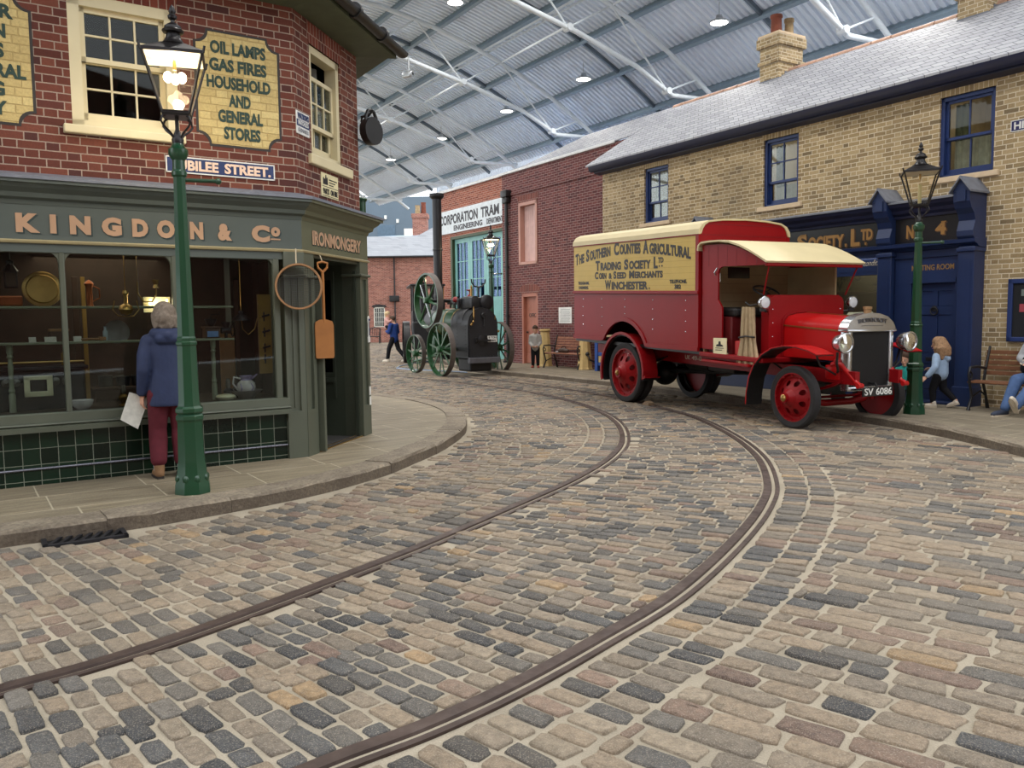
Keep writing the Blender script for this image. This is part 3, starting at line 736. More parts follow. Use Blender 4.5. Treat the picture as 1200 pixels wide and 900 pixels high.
b = MB(); b.box((.23,.98,0),(1.6,1.05,2.32)); b.box((.25,-.02,2.28),(1.53,1.0,2.34)); place(b.build('porch_back_wall', m_shopd, SH), RC)
b = MB(); b.bbox((.285,-.10,.12),(.335,.42,2.04), .008); place(b.build('door_leaf', m_shop, SH), RC)
b = MB(); b.box((.3,-.0,.105),(1.5,.95,.118)); place(b.build('doormat', mat('ribbed_mat', (40,38,36), .95, bump=.5, bs=90), SH), RC)
b = MB(); b.box((.3,-.03,.105),(1.53,-.005,.122)); b.box((.3,.06,.105),(1.53,.075,.122)); place(b.build('brass_threshold', mat('brass', (170,138,84), .3, .9), SH), RC)
# window bed and back wall of the display
m_shelf = mat('sage_shelf', (118,124,104), .5)
b = MB(); b.box((-5.2,.05,.70),(.0,1.2,.765)); b.build('window_bed', mat('dark_oak', (58,46,38), .6, var=.25), SH)
b = MB(); b.box((-5.2,1.2,.1),(.15,1.25,2.6)); b.box((-5.2,.0,2.3),(.2,1.2,2.34)); b.box((.12,.12,.7),(.16,1.25,2.34)); b.build('display_back', mat('dim_brown_boards', (66,52,44), .8, var=.3, vs=3), SH)
b = MB()
for x0, x1 in ((-5.0,-1.11),(-.95,-.45)):
    for z in (1.395, 1.735): b.bbox((x0,.26,z),(x1,.5,z+.022), .005)
b.build('display_shelf', m_shelf, SH)
bal = [(.028,0),(.028,.16),(.02,.18),(.03,.2),(.02,.23),(.016,.28),(.024,.4),(.018,.5),(.03,.52),(.02,.54),(.028,.56),(.028,.63)]
for x in (-2.5,-.66): 
    b = MB(); b.lathe(bal, (x,.33,.765), n=10); b.build('shelf_post', m_shelf, SH, 30)
# lettering on the fascias
def lettering(parent, items, m, rel=I, name='lettering', dy=0, dx=0, dz=0, **kw):
    o = None
    for it in items:        # one mesh per word
        b = MB(); k = dict(kw); k.update(it[5] if len(it) > 5 else {})
        text_into(b, it[0], it[1]+dx, it[2]+dx, it[3]+dz, it[4], k.pop('y', -.004)+dy, **k)
        o = place(b.build(name, m, parent), rel)
    return o
U = lambda px: float(np.interp(px, [17,100,150,204,240,276,304,328], [-2.412,-1.81,-1.455,-1.07,-.785,-.52,-.225,-.02]))
KT = [('.', U(-3), U(5), 2.425, .145)]+[(ch, U(a), U(c), 2.425, .145) for ch, a, c in (('K',17,43),('I',54,61),('N',76,100),('G',113,137),('D',150,170),('O',181,204),('N',222,238),('&',257,276),('C',295,315))]+[('o', U(316.5), U(328), 2.485, .085*1.35)]
for it in KT: pass
lettering(SH, KT, m_shadow, I, 'letter_shade', -.035, .014, -.012, bold=.065)
lettering(SH, KT, m_gold, I, 'lettering', -.038, bold=.065)
b = MB(); b.box((U(316),-.043,2.438),(U(328),-.037,2.452)); b.build('lettering_underline', m_gold, SH)
lettering(SH, [('IRONMONGERY', .24, 1.60, 2.425, .14)], m_shadow, RC, 'letter_shade', -.035, .008, -.006, bold=.035, serif=True)
lettering(SH, [('IRONMONGERY', .23, 1.59, 2.43, .14)], m_gold, RC, 'lettering', -.038, bold=.035, serif=True)
# two advertisement panels painted on the bricks
M_PNL = brick('painted_bricks', [(0,(186,164,108)),(.4,(200,178,120)),(.75,(208,188,130)),(1,(190,168,112))], (176,154,102), rough=.7, bump=.9)
m_pbord = mat('panel_border', (44,40,38), .7)
m_ptext = mat('dark_green_letters', (34,58,50), .7)
def notched(x0, x1, z0, z1, r):
    P = []
    for cx, cz, a0 in ((x0,z0,PI/2),(x1,z0,PI),(x1,z1,3*PI/2),(x0,z1,0)):
        P += [(cx+r*math.cos(a0-PI/2*k/6), cz+r*math.sin(a0-PI/2*k/6)) for k in range(7)]
    return P
for x0, x1, z0, z1, nm in ((-.79,.02,3.375,4.47,'painted_panel'),(-3.06,-2.22,3.375,4.47,'painted_panel')):
    b = MB(); b.prism(notched(x0-.025,x1+.025,z0-.025,z1+.025,.125), -.003, .0); p_ = b.build('panel_border', m_pbord, SH)
    b = MB(); b.prism(notched(x0,x1,z0,z1,.12), -.005, .0); b.build(nm, M_PNL, SH)
L1_ = [('OIL LAMPS',-.655,-.10,4.245,.115),('GAS FIRES',-.67,-.095,4.075,.115),('HOUSEHOLD',-.70,-.06,3.905,.115),('AND',-.49,-.27,3.735,.115),('GENERAL',-.60,-.15,3.575,.115),('STORES',-.55,-.18,3.41,.115)]
L1_ = [(a,b_,c,d+.03,e*.95) for a,b_,c,d,e in L1_]
lettering(SH, L1_, m_ptext, I, 'lettering', -.004, bold=.045, serif=True)
L2_ = [('FOR',-2.66,-2.335,4.245,.115),('RN',-2.58,-2.40,4.075,.115),('ES',-2.55,-2.42,3.905,.115),('URAL',-2.60,-2.26,3.735,.115),('G',-2.54,-2.43,3.575,.115),('TY',-2.60,-2.42,3.41,.115)]
L2_ = [(a,b_,c,d+.03,e*.95) for a,b_,c,d,e in L2_]
lettering(SH, L2_, m_ptext, I, 'lettering', -.004, bold=.045, serif=True)
# green drainpipe just round the far corner
m_green = mat('lamp_post_green', (16,62,38), .32, 0, .5, .07, 4, coat=.3)
b = MB(); b.cyl((.25,-.12,2.75),(.25,-.12,3.12),.06,n=12); b.lathe([(.07,0),(.08,.03),(.06,.05)],(.25,-.12,3.12),n=12); b.cyl((.25,-.12,.1),(.25,-.12,2.75),.045,n=12); place(b.build('drainpipe', m_green, SH, 40), RK)
# small stickers on the far pilaster and the white thermometer
for z in (.62, .49): b = MB(); b.box((1.735,-.05,z),(1.785,-.045,z+.11)); place(b.build('paper_sticker', mat('white_paper', (214,214,208), .7), SH), RC)

def enamel(name, label, cat, F, rot, x0, x1, z0, z1, mbase, items, mtext, th=.012, y=0, border=None, serif=False, bold=.02, extra=None):
    p = F @ Vector(((x0+x1)/2, y, z0)); r = thing(name, label, cat, p, rot); w_ = (x1-x0)/2
    b = MB(); b.bbox((-w_,-th,0),(w_,0,z1-z0),.004); b.build('plate', mbase, r)
    if border:
        b = MB()
        for q in ((-w_,w_,0,.012),(-w_,w_,z1-z0-.012,z1-z0),(-w_,-w_+.012,0,z1-z0),(w_-.012,w_,0,z1-z0)): b.box((q[0],-th-.002,q[2]),(q[1],-th+.001,q[3]))
        b.build('border', border, r)
    if items: lettering(r, [(t_,a-w_,c-w_,d,e) for t_,a,c,d,e in items], mtext, I, 'lettering', -th, bold=bold, serif=serif)
    return r
m_enb = mat('navy_enamel', (44,58,98), .25, 0, .5, .05); m_enw = mat('white_enamel', (216,216,212), .3); m_ink = mat('black_ink', (22,22,26), .6)
m_encr = mat('cream_enamel', (222,212,170), .35); m_pink = mat('pale_pink_letters', (226,196,174), .5)
enamel('street_sign', 'blue enamel JUBILEE STREET sign on the red brick wall', 'sign', FA, 34, -1.12, -.045, 3.055, 3.215, m_enb, [('JUBILEE',.06,.50,.035,.09),('STREET.',.56,1.03,.035,.09)], m_pink, border=m_enw, bold=.04)
r = enamel('enamel_sign', 'small white and blue advertising plate beside the chamfer window', 'sign', FC, 77.7, .005, .30, 3.58, 3.82, m_enw, [('MATCHLESS',.03,.265,.10,.045),('CLEANSER',.03,.265,.03,.03)], m_enw, serif=False)
lettering(r, [("WATSON'S",-.13,.13,.165,.055)], m_enb, I, 'lettering', -.012, bold=.04)
b = MB(); b.box((-.147,-.014,.082),(.147,-.011,.152)); b.build('blue_band', m_enb, r)
lettering(r, [('CLEANSER',-.12,.12,.028,.035)], m_enb, I, 'lettering', -.012, bold=.01)
r = enamel('enamel_sign', 'cream advertising plate with cut corners under the chamfer window', 'sign', FC, 77.7, .57, 1.02, 3.0, 3.27, m_encr, [('PARTS',.03,.19,.035,.06),('ON HIRE',.23,.42,.035,.06)], m_ink, bold=.02)
b = MB(); b.box((-.21,-.014,.115),(.21,-.011,.122)); b.box((-.21,-.014,.012),(.21,-.011,.018))
b.prism([(-.19,.14),(-.19,.21),(-.17,.22),(-.15,.2),(-.13,.21),(-.12,.25),(-.10,.25),(-.095,.21),(-.07,.23),(-.06,.14)], -.014, -.011)
for k in range(3): b.box((-.03,-.014,.2-.03*k),(.19-.05*k,-.011,.212-.03*k))
b.build('picture', m_ink, r)
# hanging padlock sign on a bracket
r = thing('padlock_sign', 'giant black padlock hanging on a bracket from the brick corner', 'sign', FC @ Vector((1.72,-.17,3.78)), 60)
b = MB(); b.prism([(.17*math.cos(a)*(1 if math.sin(a) < .5 else .95), .17+.17*math.sin(a)) for a in [2*PI*k/20 for k in range(20)]], -.05, .05); b.build('lock_body', m_black, r, 40)
b = MB(); b.tube([(-.1,0,.26),(-.1,0,.34),(-.06,0,.41),(0,0,.435),(.06,0,.41),(.1,0,.34),(.1,0,.26)], .022, 8); b.build('shackle', m_black, r, 50)
b = MB(); b.tube([(-.02,.14,.36),(-.02,.02,.36),(0,0,.40),(.01,-.02,.43)], .016, 8); b.tube([(-.02,.14,.30),(-.06,.1,.33),(-.05,.05,.37)], .012, 8); b.build('bracket', m_black, r, 50)
# the garden sieve and the baker's peel hung at the door
m_wood = mat('turned_ash_wood', (150,112,78), .55, 0, .3, .2, 8)
m_peel = mat('orange_brown_wood', (158,104,56), .5, 0, .3, .15, 5)
r = thing('garden_sieve', 'round wooden garden sieve hung before the corner pilaster', 'sieve', FA @ Vector((.12,-.16,1.95)), 14)
b = MB(); n = 32; P = [(.24*math.cos(2*PI*k/n), 0, .235*math.sin(2*PI*k/n)) for k in range(n)]
b.lathe([(.24,-.065),(.245,0),(.24,.065),(.222,.065),(.222,-.065),(.24,-.065)], (0,0,0), (0,1,0), 36, False); b.build('hoop', m_wood, r, 40)
b = MB()
for k in range(-9, 10):
    c = .02*k*1.2; e_ = math.sqrt(max(0, .228**2-c*c))
    if e_ > .02: b.bar((c,.045,-e_),(c,.045,e_),.004,.004); b.bar((-e_,.047,c),(e_,.047,c),.004,.004)
b.build('wire_mesh', mat('thin_wire', (96,100,98), .4, .5), r)
b = MB(); b.tube([(-.02,0,.24),(-.02,.05,.40)], .007, 6); b.build('hanging_string', mat('string', (190,176,150), .9), r)
r = thing('wooden_peel', 'orange-brown wooden shovel hanging blade down by the shop door', 'shovel', FC @ Vector((.27,-.13,1.17)), 30)
b = MB(); b.prism([(-.105,.01),(-.09,0),(.095,0),(.105,.02),(.105,.37),(.09,.41),(.03,.43),(-.05,.43),(-.1,.40),(-.107,.36)], -.012, .012); b.build('blade', m_peel, r)
b = MB(); b.cyl((0,0,.4),(0,0,.95),.017,n=10); b.tube([(0,0,.95),(-.05,0,1.0),(-.055,0,1.05),(0,0,1.065),(.055,0,1.05),(.05,0,1.0),(0,0,.95)], .014, 8); b.build('handle', m_peel, r, 40)
b = MB(); b.tube([(0,.0,1.065),(.0,.08,1.14)], .006, 6); b.build('hanging_string', MATS['string'], r)
# ---------------------------------------------------------------- the yellow brick shop with the blue front
YS = root('society_shop', 'yellow brick building with a dark blue shopfront and slate roof', 'shop', FB, -58.13, (0,.3,0))
RY = FR((0,-.3,0), 0)          # measurements below are from the pilaster face
m_navy = mat('navy_paint', (30,46,84), .4, 0, .4, .08, 3, coat=.1); m_navyd = mat('dark_navy_paint', (28,34,62), .4, 0, .5, .08, 3)
m_blue = mat('window_blue_paint', (29,49,98), .4, 0, .5, .06); m_blk = mat('black_fascia', (12,14,20), .35); m_gilt = mat('gilt_letters', (158,118,66), .4, .3, .5, .1)
m_ston = mat('pale_stone_sill', (206,184,154), .7, 0, .3, .08, 9)
m_curt = mat('cream_curtain', (222,208,182), .9, 0, .2, .15, 12); m_warm = mat('warm_plaster', (190,172,138), .9); m_olive = mat('olive_curtain', (118,112,74), .9, 0, .2, .15, 12)
W3 = [(-8.03,-7.21,3.78,5.05),(-4.44,-3.59,3.74,5.055),(-.80,.08,3.78,5.055)]
def P5(b, nm, m, sm=None, par=None): return place(b.build(nm, m, par or YS, sm), RY)
b = MB(); b.panel(-9.62, 5, 0, 5.4, W3+[(-5.9,-.16,.05,2.75)], .3, .45); b.box((-9.62,.45,0),(-9.5,1.5,5.4)); P5(b, 'brick_wall', M_YB)
m_sy = brick('yellow_soldiers', [(0,(150,130,96)),(.5,(172,150,112)),(1,(140,120,90))], (200,188,162), h=.26, W=.075, split=0)
for k, (x0, x1, z0, z1) in enumerate(W3):
    b = MB(); b.prism([(x0,z1),(x1,z1),(x1+.07,z1+.21),(x0-.07,z1+.21)], .294, .34); P5(b, 'window_arch', m_sy)
    cu = [[(x0+.1,x1-.1,z0+.06,z0+.62,m_curt),(x0+.1,x0+.25,z0+.6,z1-.1,m_olive)],[(x0+.08,x1-.08,z0+.06,z0+.42,m_curt),(x0+.08,x0+.3,z0+.4,z1-.1,m_olive),(x1-.16,x1-.08,z0+.5,z1-.1,m_olive)],[(x0+.1,x1-.1,z0+.06,z0+.62,m_curt),(x0+.1,x0+.34,z0+.6,z1-.1,m_olive)]][k]
    w_ = sash(YS, RY, x0, x1, z0, z1, .34, (z0+.46, z0+.46, z0+.60)[k], m_blue, (2,2), ((1,2),(1,2),(1,1))[k], 'window', .06, .022, sill=(x0-.12,x1+.1,z0-.09,z0,.08), m_sill=m_ston, curtain=cu, room=(x0-.3,x1+.3,z0-.2,z1+.3,2.2,m_warm))
    la = bpy.data.lights.new('room_light', 'POINT'); la.energy = (3, 10, 6)[k]; la.color = (1,.88,.70); la.shadow_soft_size = .08; lo = bpy.data.objects.new('room_light', la); COL.objects.link(lo); lo.parent = YS; lo.location = ((x0+x1)/2+.1, .95, z1-.25)
# gutter, fascia board, slate roof with terracotta ridge
b = MB(); mitre(b, [(.3,5.16),(.12,5.20),(.12,5.36),(.3,5.36)], -9.75, 5.2); P5(b, 'eaves_board', m_navyd)
b = MB(); mitre(b, [(.12,5.24),(.06,5.22),(.0,5.26),(-.03,5.36),(-.02,5.37),(.12,5.37)], -9.8, 5.2); P5(b, 'gutter', m_navyd, 40)
def slope(x0, x1, y0, z0, y1, z1, th=.04): 
    bb = MB(); bb.prism([(y0,z0),(y1,z1),(y1,z1+th),(y0,z0+th)], x0, x1, 'yz'); return bb
M_SL2 = M_SLATE
P5(slope(-9.9, 5.3, -.03, 5.36, 3.0, 7.2), 'roof_slates', M_SL2)
P5(slope(-9.9, 5.3, 6.0, 5.36, 3.0, 7.2), 'roof_slates', M_SL2)
b = MB()
for k in range(33): b.lathe([(.085,0),(.09,.44)], (-9.9+k*.46,3.0,7.19), (1,0,0), 12)
P5(b, 'ridge_tiles', mat('pink_terracotta_ridge', (196,160,140), .7, 0, .3, .15), 40)
m_terra = mat('terracotta_pot', (120,66,50), .7, 0, .3, .25, 7); m_buff = mat('buff_pot', (160,138,104), .7, 0, .3, .25, 7)
def chimney(x0, x1, y0, y1, zb, zt):
    b = MB(); b.box((x0,y0,zb),(x1,y1,zt-.16)); b.box((x0-.04,y0-.04,zt-.62),(x1+.04,y1+.04,zt-.54)); b.box((x0-.06,y0-.06,zt-.24),(x1+.06,y1+.06,zt-.02)); c = P5(b, 'chimney_stack', M_YB)
    b = MB(); b.bbox((x0-.05,y0-.05,zt-.03),(x1+.05,y1+.05,zt+.06),.03); b.build('mortar_cap', m_ston, c)
    b = MB(); b.box((x0-.012,y0-.012,zb+.02),(x1+.012,y1+.012,zb+.30)); 
    for k in range(6): b.box((x1-.0,y0+.1+k*.1,zb+.28),(x1+.014,y0+.2+k*.1,zb+.36+.05*(k % 2)+.05*k))
    b.build('lead_flashing', m_lead, c)
    b = MB(); b.lathe([(.13,0),(.12,.4),(.14,.42),(.14,.48),(.105,.48),(.1,.1)], ((x0+x1)/2-.05,y0+.28,zt+.05), n=16, cap=False); b.build('chimney_pot', m_terra, c, 40)
    b = MB(); b.lathe([(.105,0),(.095,.33),(.115,.35),(.115,.42),(.085,.42),(.08,.1)], ((x0+x1)/2+.05,y0+.60,zt+.05), n=16, cap=False); b.build('chimney_pot', m_buff, c, 40)
chimney(-6.6, -6.05, 2.6, 3.42, 6.72, 8.0); chimney(-1.9, -1.35, 2.6, 3.42, 6.72, 8.0)
# shopfront: cornice, black fascia, consoles with little lead roofs, pilasters
b = MB(); mitre(b, [(.3,3.16),(.06,3.16),(.05,3.20),(.0,3.24),(-.02,3.29),(-.09,3.34),(-.12,3.40),(.3,3.42)], -5.95, -.24); P5(b, 'cornice', m_navyd)
b = MB(); mitre(b, [(-.14,3.395),(-.14,3.42),(.3,3.50),(.3,3.42),(-.12,3.40)], -6.0, -.24); P5(b, 'lead_flashing', m_lead)
b = MB(); b.box((-5.95,.10,2.74),(-.24,.3,3.17)); P5(b, 'fascia', m_blk)
b = MB(); mitre(b, [(.3,2.60),(.08,2.62),(.03,2.66),(-.03,2.68),(-.04,2.735),(.05,2.75),(.3,2.75)], -5.95, .02); P5(b, 'fascia_moulding', m_navy)
con = [(.3,2.74),(-.01,2.74),(-.05,2.78),(-.06,2.86),(-.03,2.94),(-.0,3.02),(-.04,3.12),(-.12,3.20),(-.17,3.30),(-.18,3.46),(.3,3.46)]
for x0 in (-.26, -1.66, -5.95):
    b = MB(); b.prism(con, x0, x0+.26, 'yz'); b.prism([(x0,3.46),(x0+.26,3.46),(x0+.13,3.64)], -.19, .3); b.box((x0+.06,-.195,3.3),(x0+.20,-.17,3.46)); P5(b, 'console_bracket', m_navy)
    b = MB(); b.prism([(x0-.04,3.43),(x0+.13,3.65),(x0+.30,3.43),(x0+.30,3.46),(x0+.13,3.69),(x0-.04,3.46)], -.24, .3); P5(b, 'console_roof', m_lead)
for x0 in (-.26, -1.66, -5.95):
    b = MB(); b.bbox((x0,0,.0),(x0+.26,.3,2.62), .008); b.bbox((x0-.02,-.03,.0),(x0+.28,.3,.42), .01); b.box((x0+.05,-.004,.55),(x0+.21,.01,2.4)); b.bbox((x0-.02,-.03,2.54),(x0+.28,.3,2.6),.01); P5(b, 'pilaster', m_navy)
# door with six panels, fanlight board, knocker, letterbox
b = MB(); b.panel(-1.40, -.26, .1, 2.62, [(-1.10,-.36,.1,2.08)], .12, .3); b.box((-1.12,.1,2.08),(-.34,.3,2.15)); b.box((-1.40,.09,2.50),(-.26,.13,2.53)); P5(b, 'door_case', m_navy)
b = MB(); b.panel(-1.10, -.36, .14, 2.08, [(-1.01,-.775,1.70,1.95),(-.685,-.45,1.70,1.95),(-1.01,-.775,.93,1.56),(-.685,-.45,.93,1.56),(-1.01,-.775,.32,.76),(-.685,-.45,.32,.76)], .2, .25)
dr = P5(b, 'door', m_navy)
for x0, x1, z0, z1 in ((-1.01,-.775,1.70,1.95),(-.685,-.45,1.70,1.95),(-1.01,-.775,.93,1.56),(-.685,-.45,.93,1.56),(-1.01,-.775,.32,.76),(-.685,-.45,.32,.76)):
    b = MB(); b.bbox((x0-.002,.215,z0-.002),(x1+.002,.24,z1+.002), .012); b.build('door_panel', m_navy, dr)
b = MB(); b.lathe([(.035,0),(.05,.02),(.0,.03)], (-.73,.2,1.66), (0,-1,0), 14); b.tube([(-.73+.06*math.sin(a),.175,1.62-.06*math.cos(a)) for a in [2*PI*k/16 for k in range(16)]], .013, 8, True); b.build('door_knocker', m_iron, dr, 40)
b = MB(); b.bbox((-.86,.185,.80),(-.61,.205,.86), .006); b.build('letterbox', m_iron, dr)
b = MB(); b.bbox((-1.3,.0,.1),(-.26,.3,.16),.02); P5(b, 'door_step', m_navy)
# shop window
for q in ((-5.69,-5.6,.85,2.3),(-2.98,-2.90,.85,2.3),(-1.52,-1.40,.85,2.3),(-5.69,-1.40,2.26,2.62),(-5.69,-1.40,.78,.86)): b = MB(); b.box((q[0],.08,q[2]),(q[1],.2,q[3])); P5(b, 'shop_window_frame', m_navy)
b = MB(); b.bbox((-5.69,.03,.80),(-1.40,.2,.85),.01); b.box((-5.69,.12,.05),(-1.40,.3,.8)); b.box((-5.6,.075,2.32),(-1.5,.09,2.345)); P5(b, 'stall_riser', m_navy)
for x0, x1 in ((-5.6,-2.98),(-2.9,-1.52)):
    b = MB(); b.box((x0,.13,.86),(x1,.136,2.26)); P5(b, 'shop_window_pane', glass('shop_glass_blue_front', (215,220,216), 1.3))
b = MB(); b.add([(-5.7,.25,.8),(-1.42,.25,.8),(-1.42,1.4,.8),(-5.7,1.4,.8),(-5.7,.25,2.6),(-1.42,.25,2.6),(-1.42,1.4,2.6),(-5.7,1.4,2.6)], [(0,1,2,3),(7,6,5,4),(3,2,6,7),(0,3,7,4),(2,1,5,6)]); P5(b, 'display_room', mat('dim_display_room', (70,64,54), .9))
la = bpy.data.lights.new('display_light', 'AREA'); la.energy = 40; la.size = 1.5; la.color = (1,.9,.74); lo = bpy.data.objects.new('display_light', la); COL.objects.link(lo); lo.parent = YS; lo.location = (-2.4,.5,2.55)
for z in (1.18, 1.52):
    b = MB(); b.bbox((-5.6,.35,z),(-1.5,.75,z+.02),.005); P5(b, 'display_shelf', mat('pale_shelf', (150,146,134), .6))
m_ppr = mat('printed_paper', (196,194,184), .8, 0, .2, .12, 20)
for k, (x, y, z, w_, a) in enumerate(((-2.5,.42,1.20,.30,.15),(-2.05,.45,1.20,.34,.5),(-1.75,.44,1.20,.2,.2),(-2.35,.45,1.54,.5,.1),(-1.8,.5,1.54,.35,.1),(-1.72,.44,.87,.22,.4))):
    r = thing('leaflet', ('white leaflet propped on the lower shelf of the blue shop window','folded white booklet on the lower shelf of the blue shop window','small pale card on the lower shelf of the blue shop window','long pale newspaper on the upper shelf of the blue shop window','pale paper sheet at the end of the upper shelf in the blue shop window','pale card at the foot of the blue shop window')[k], 'leaflet', FB @ Vector((x,y,z)), -58)
    b = MB(); b.prism([(0,0),(.10,.06+a*.2),(.11,.06+a*.2),(.012,0)], -w_/2, w_/2, 'yz'); b.prism([(.02,0),(.11,.05+a*.2),(.19,.0),(.18,0),(.11,.04+a*.2),(.03,0)], -w_/2, w_/2, 'yz'); b.build('sheet', m_ppr, r)
kw = dict(bold=.035)
SOC = [('S',-3.42,-3.20,2.80,.27),('OCIETY',-3.17,-2.40,2.80,.21),('.',-2.38,-2.345,2.80,.2),('L',-2.26,-2.08,2.80,.28),('TD',-2.06,-1.83,2.885,.175),('.',-1.98,-1.945,2.80,.17),('E',-3.95,-3.78,2.80,.21),('N',-1.20,-1.07,2.84,.20),('O',-1.05,-.95,2.925,.115),('.',-1.02,-.98,2.85,.15),('4',-.70,-.52,2.86,.19)]
lettering(YS, SOC, mat('brown_letter_shade', (88,60,34), .5), RY, 'letter_shade', .10, .022, -.018, bold=.045, serif=True)
lettering(YS, SOC, m_gilt, RY, 'lettering', .097, bold=.04, serif=True)
lettering(YS, [('MEETING ROOM',-1.10,-.38,2.29,.085)], mat('dull_gold_letters', (140,108,64), .5), RY, 'lettering', .12, bold=.02)
def slant(X, Z): return X+(Z-2.42)*.3, Z
lettering(YS, [('Ideal conditions',-2.22,-1.55,2.42,.10)], mat('pale_script', (186,178,160), .5), RY, 'lettering', .08, warp=slant)
enamel('street_sign', 'navy enamel HIGH STREET sign on the yellow brick wall', 'sign', FB, -58.13, .325, 1.55, 4.30, 4.47, mat('deep_navy_enamel', (36,36,84), .3), [('HIGH',.05,.42,.035,.10),('STREET',.55,1.17,.035,.10)], m_enw, y=.3, border=m_enw, bold=.03)
r = thing('notice_board', 'blue framed black notice board on the yellow brick wall', 'notice board', FB @ Vector((.95,.3,1.17)), -58.13)
b = MB(); b.box((-.5,-.05,0),(.5,0,.88)); b.build('backing', mat('dark_felt', (18,20,26), .9), r)
b = MB()
for q in ((-.55,.55,-.03,.04),(-.55,.55,.85,.92),(-.55,-.48,-.03,.92),(.48,.55,-.03,.92)): b.bbox((q[0],-.075,q[2]),(q[1],0,q[3]),.008)
b.build('frame', m_blue, r)
for k, (x, z, w_, h, c) in enumerate(((-.38,.42,.10,.12,(150,60,70)),(-.30,.22,.10,.07,(150,160,150)),(-.2,.62,.14,.10,(120,130,140)),(0,.4,.16,.2,(160,156,140)),(-.36,.66,.1,.1,(110,120,116)))):
    b = MB(); b.box((x,-.056,z),(x+w_,-.05,z+h)); b.build('pinned_paper', mat('notice_paper_%d' % k, c, .8), r)

# ---------------------------------------------------------------- the plum brick warehouse
RW_ = FR((13,-1.5,0), 0)
WH = root('brick_warehouse', 'plum brick warehouse with pink loading hatch and salmon office door', 'warehouse', FB, -58.13, (-13,1.5,0))
def P6(b, nm, m, sm=None, par=None): return place(b.build(nm, m, par or WH, sm), RW_ if par is None else I)
m_pinkp = mat('pink_paint', (172,130,118), .5, 0, .4, .06, 5); m_hatch = mat('pale_pink_boards', (196,164,160), .55, 0, .3, .08, 5); m_salm = mat('salmon_paint', (160,102,84), .5, 0, .4, .07, 5)
b = MB(); b.panel(-16.5, -9.70, 0, 6.28, [(-15.46,-14.40,3.27,5.23),(-15.35,-14.42,.1,2.36)], 1.5, 1.8); b.box((-16.5,1.8,0),(-16.2,2.4,6.28)); P6(b, 'brick_wall', M_PB)
b = MB(); b.box((-16.5,1.47,5.55),(-9.9,1.5,5.62)); P6(b, 'string_course', M_PB)
b = MB(); b.bbox((-16.6,1.46,6.26),(-10.6,1.82,6.34),.01); P6(b, 'coping', mat('white_coping', (210,212,214), .6))
m_sp = brick('plum_soldiers', [(0,(96,46,42)),(1,(120,62,54))], (150,132,124), h=.24, W=.075, split=0)
b = MB(); b.prism([(-15.42,2.36),(-14.35,2.36),(-14.28,2.5),(-14.5,2.62),(-14.9,2.67),(-15.3,2.62),(-15.5,2.5)], 1.49, 1.55); P6(b, 'door_arch', m_sp)
b = MB(); b.prism([(-15.5,5.23),(-14.36,5.23),(-14.30,5.46),(-15.56,5.46)], 1.492, 1.55); P6(b, 'window_arch', m_sp)
b = MB()
for q in ((-15.46,-15.36,3.27,5.23),(-14.50,-14.40,3.27,5.23),(-15.46,-14.4,5.13,5.23),(-15.46,-14.4,3.27,3.36)): b.box((q[0],1.47,q[2]),(q[1],1.72,q[3]))
ht = P6(b, 'loading_hatch', m_pinkp)
b = MB()
for k in range(7): b.bbox((-15.36+k*.123,1.64,3.36),(-15.36+k*.123+.118,1.68,5.13),.01)
b.build('boards', m_hatch, ht)
b = MB()
for q in ((-15.35,-15.26,.1,2.36),(-14.51,-14.42,.1,2.36),(-15.35,-14.42,2.25,2.36)): b.box((q[0],1.5,q[2]),(q[1],1.68,q[3]))
dc = P6(b, 'door', m_salm)
b = MB()
for k in range(5): b.bbox((-15.26+k*.15,1.62,.12),(-15.26+k*.15+.147,1.66,2.25),.006)
b.bbox((-15.26,1.60,.12),(-14.51,1.64,.42),.01); b.build('door_boards', m_salm, dc)
b = MB(); b.ball((-15.16,1.58,1.12), .035, 10, 6); b.build('door_knob', m_black, dc)
lettering(dc, [('OFFICE',-15.10,-14.62,1.60,.12)], mat('dark_brown_letters', (70,48,42), .6), I, 'lettering', 1.62, bold=.02)
b = MB(); b.bbox((-16.26,1.28,5.5),(-15.9,1.5,5.72),.02); b.bbox((-16.22,1.30,5.3),(-15.94,1.5,5.5),.04); b.cyl((-16.08,1.40,.15),(-16.08,1.40,5.35),.055,n=12)
for z in (.2, 1.6, 3.2, 4.6): b.cyl((-16.08,1.40,z),(-16.08,1.40,z+.08),.075,n=12)
b.tube([(-16.08,1.40,.18),(-16.08,1.36,.14),(-16.06,1.24,.13)], .055, 10); P6(b, 'downpipe', m_black, 40)
b = MB(); b.prism([(1.5,6.30),(3.0,7.2),(3.0,7.24),(1.5,6.34)], -13.8, -9.85, 'yz'); b.add([(-13.8,1.5,6.34),(-15.6,1.5,6.34),(-15.3,2.2,6.7),(-13.8,3.0,7.24)], [(0,3,2,1)]); P6(b, 'roof_slates', M_SLATE)
r = enamel('notice', 'white printed notice on the plum brick wall behind the bench', 'notice', FB, -58.13, -13.28, -12.62, 1.40, 1.88, m_enw, [], m_ink, y=1.5)
b = MB()
for k in range(9): b.box((-.26+.02*(k % 3),-.0135,.05+k*.045),(.26-.03*(k % 2),-.0115,.062+k*.045))
b.build('print_lines', mat('grey_print', (120,124,130), .8), r)

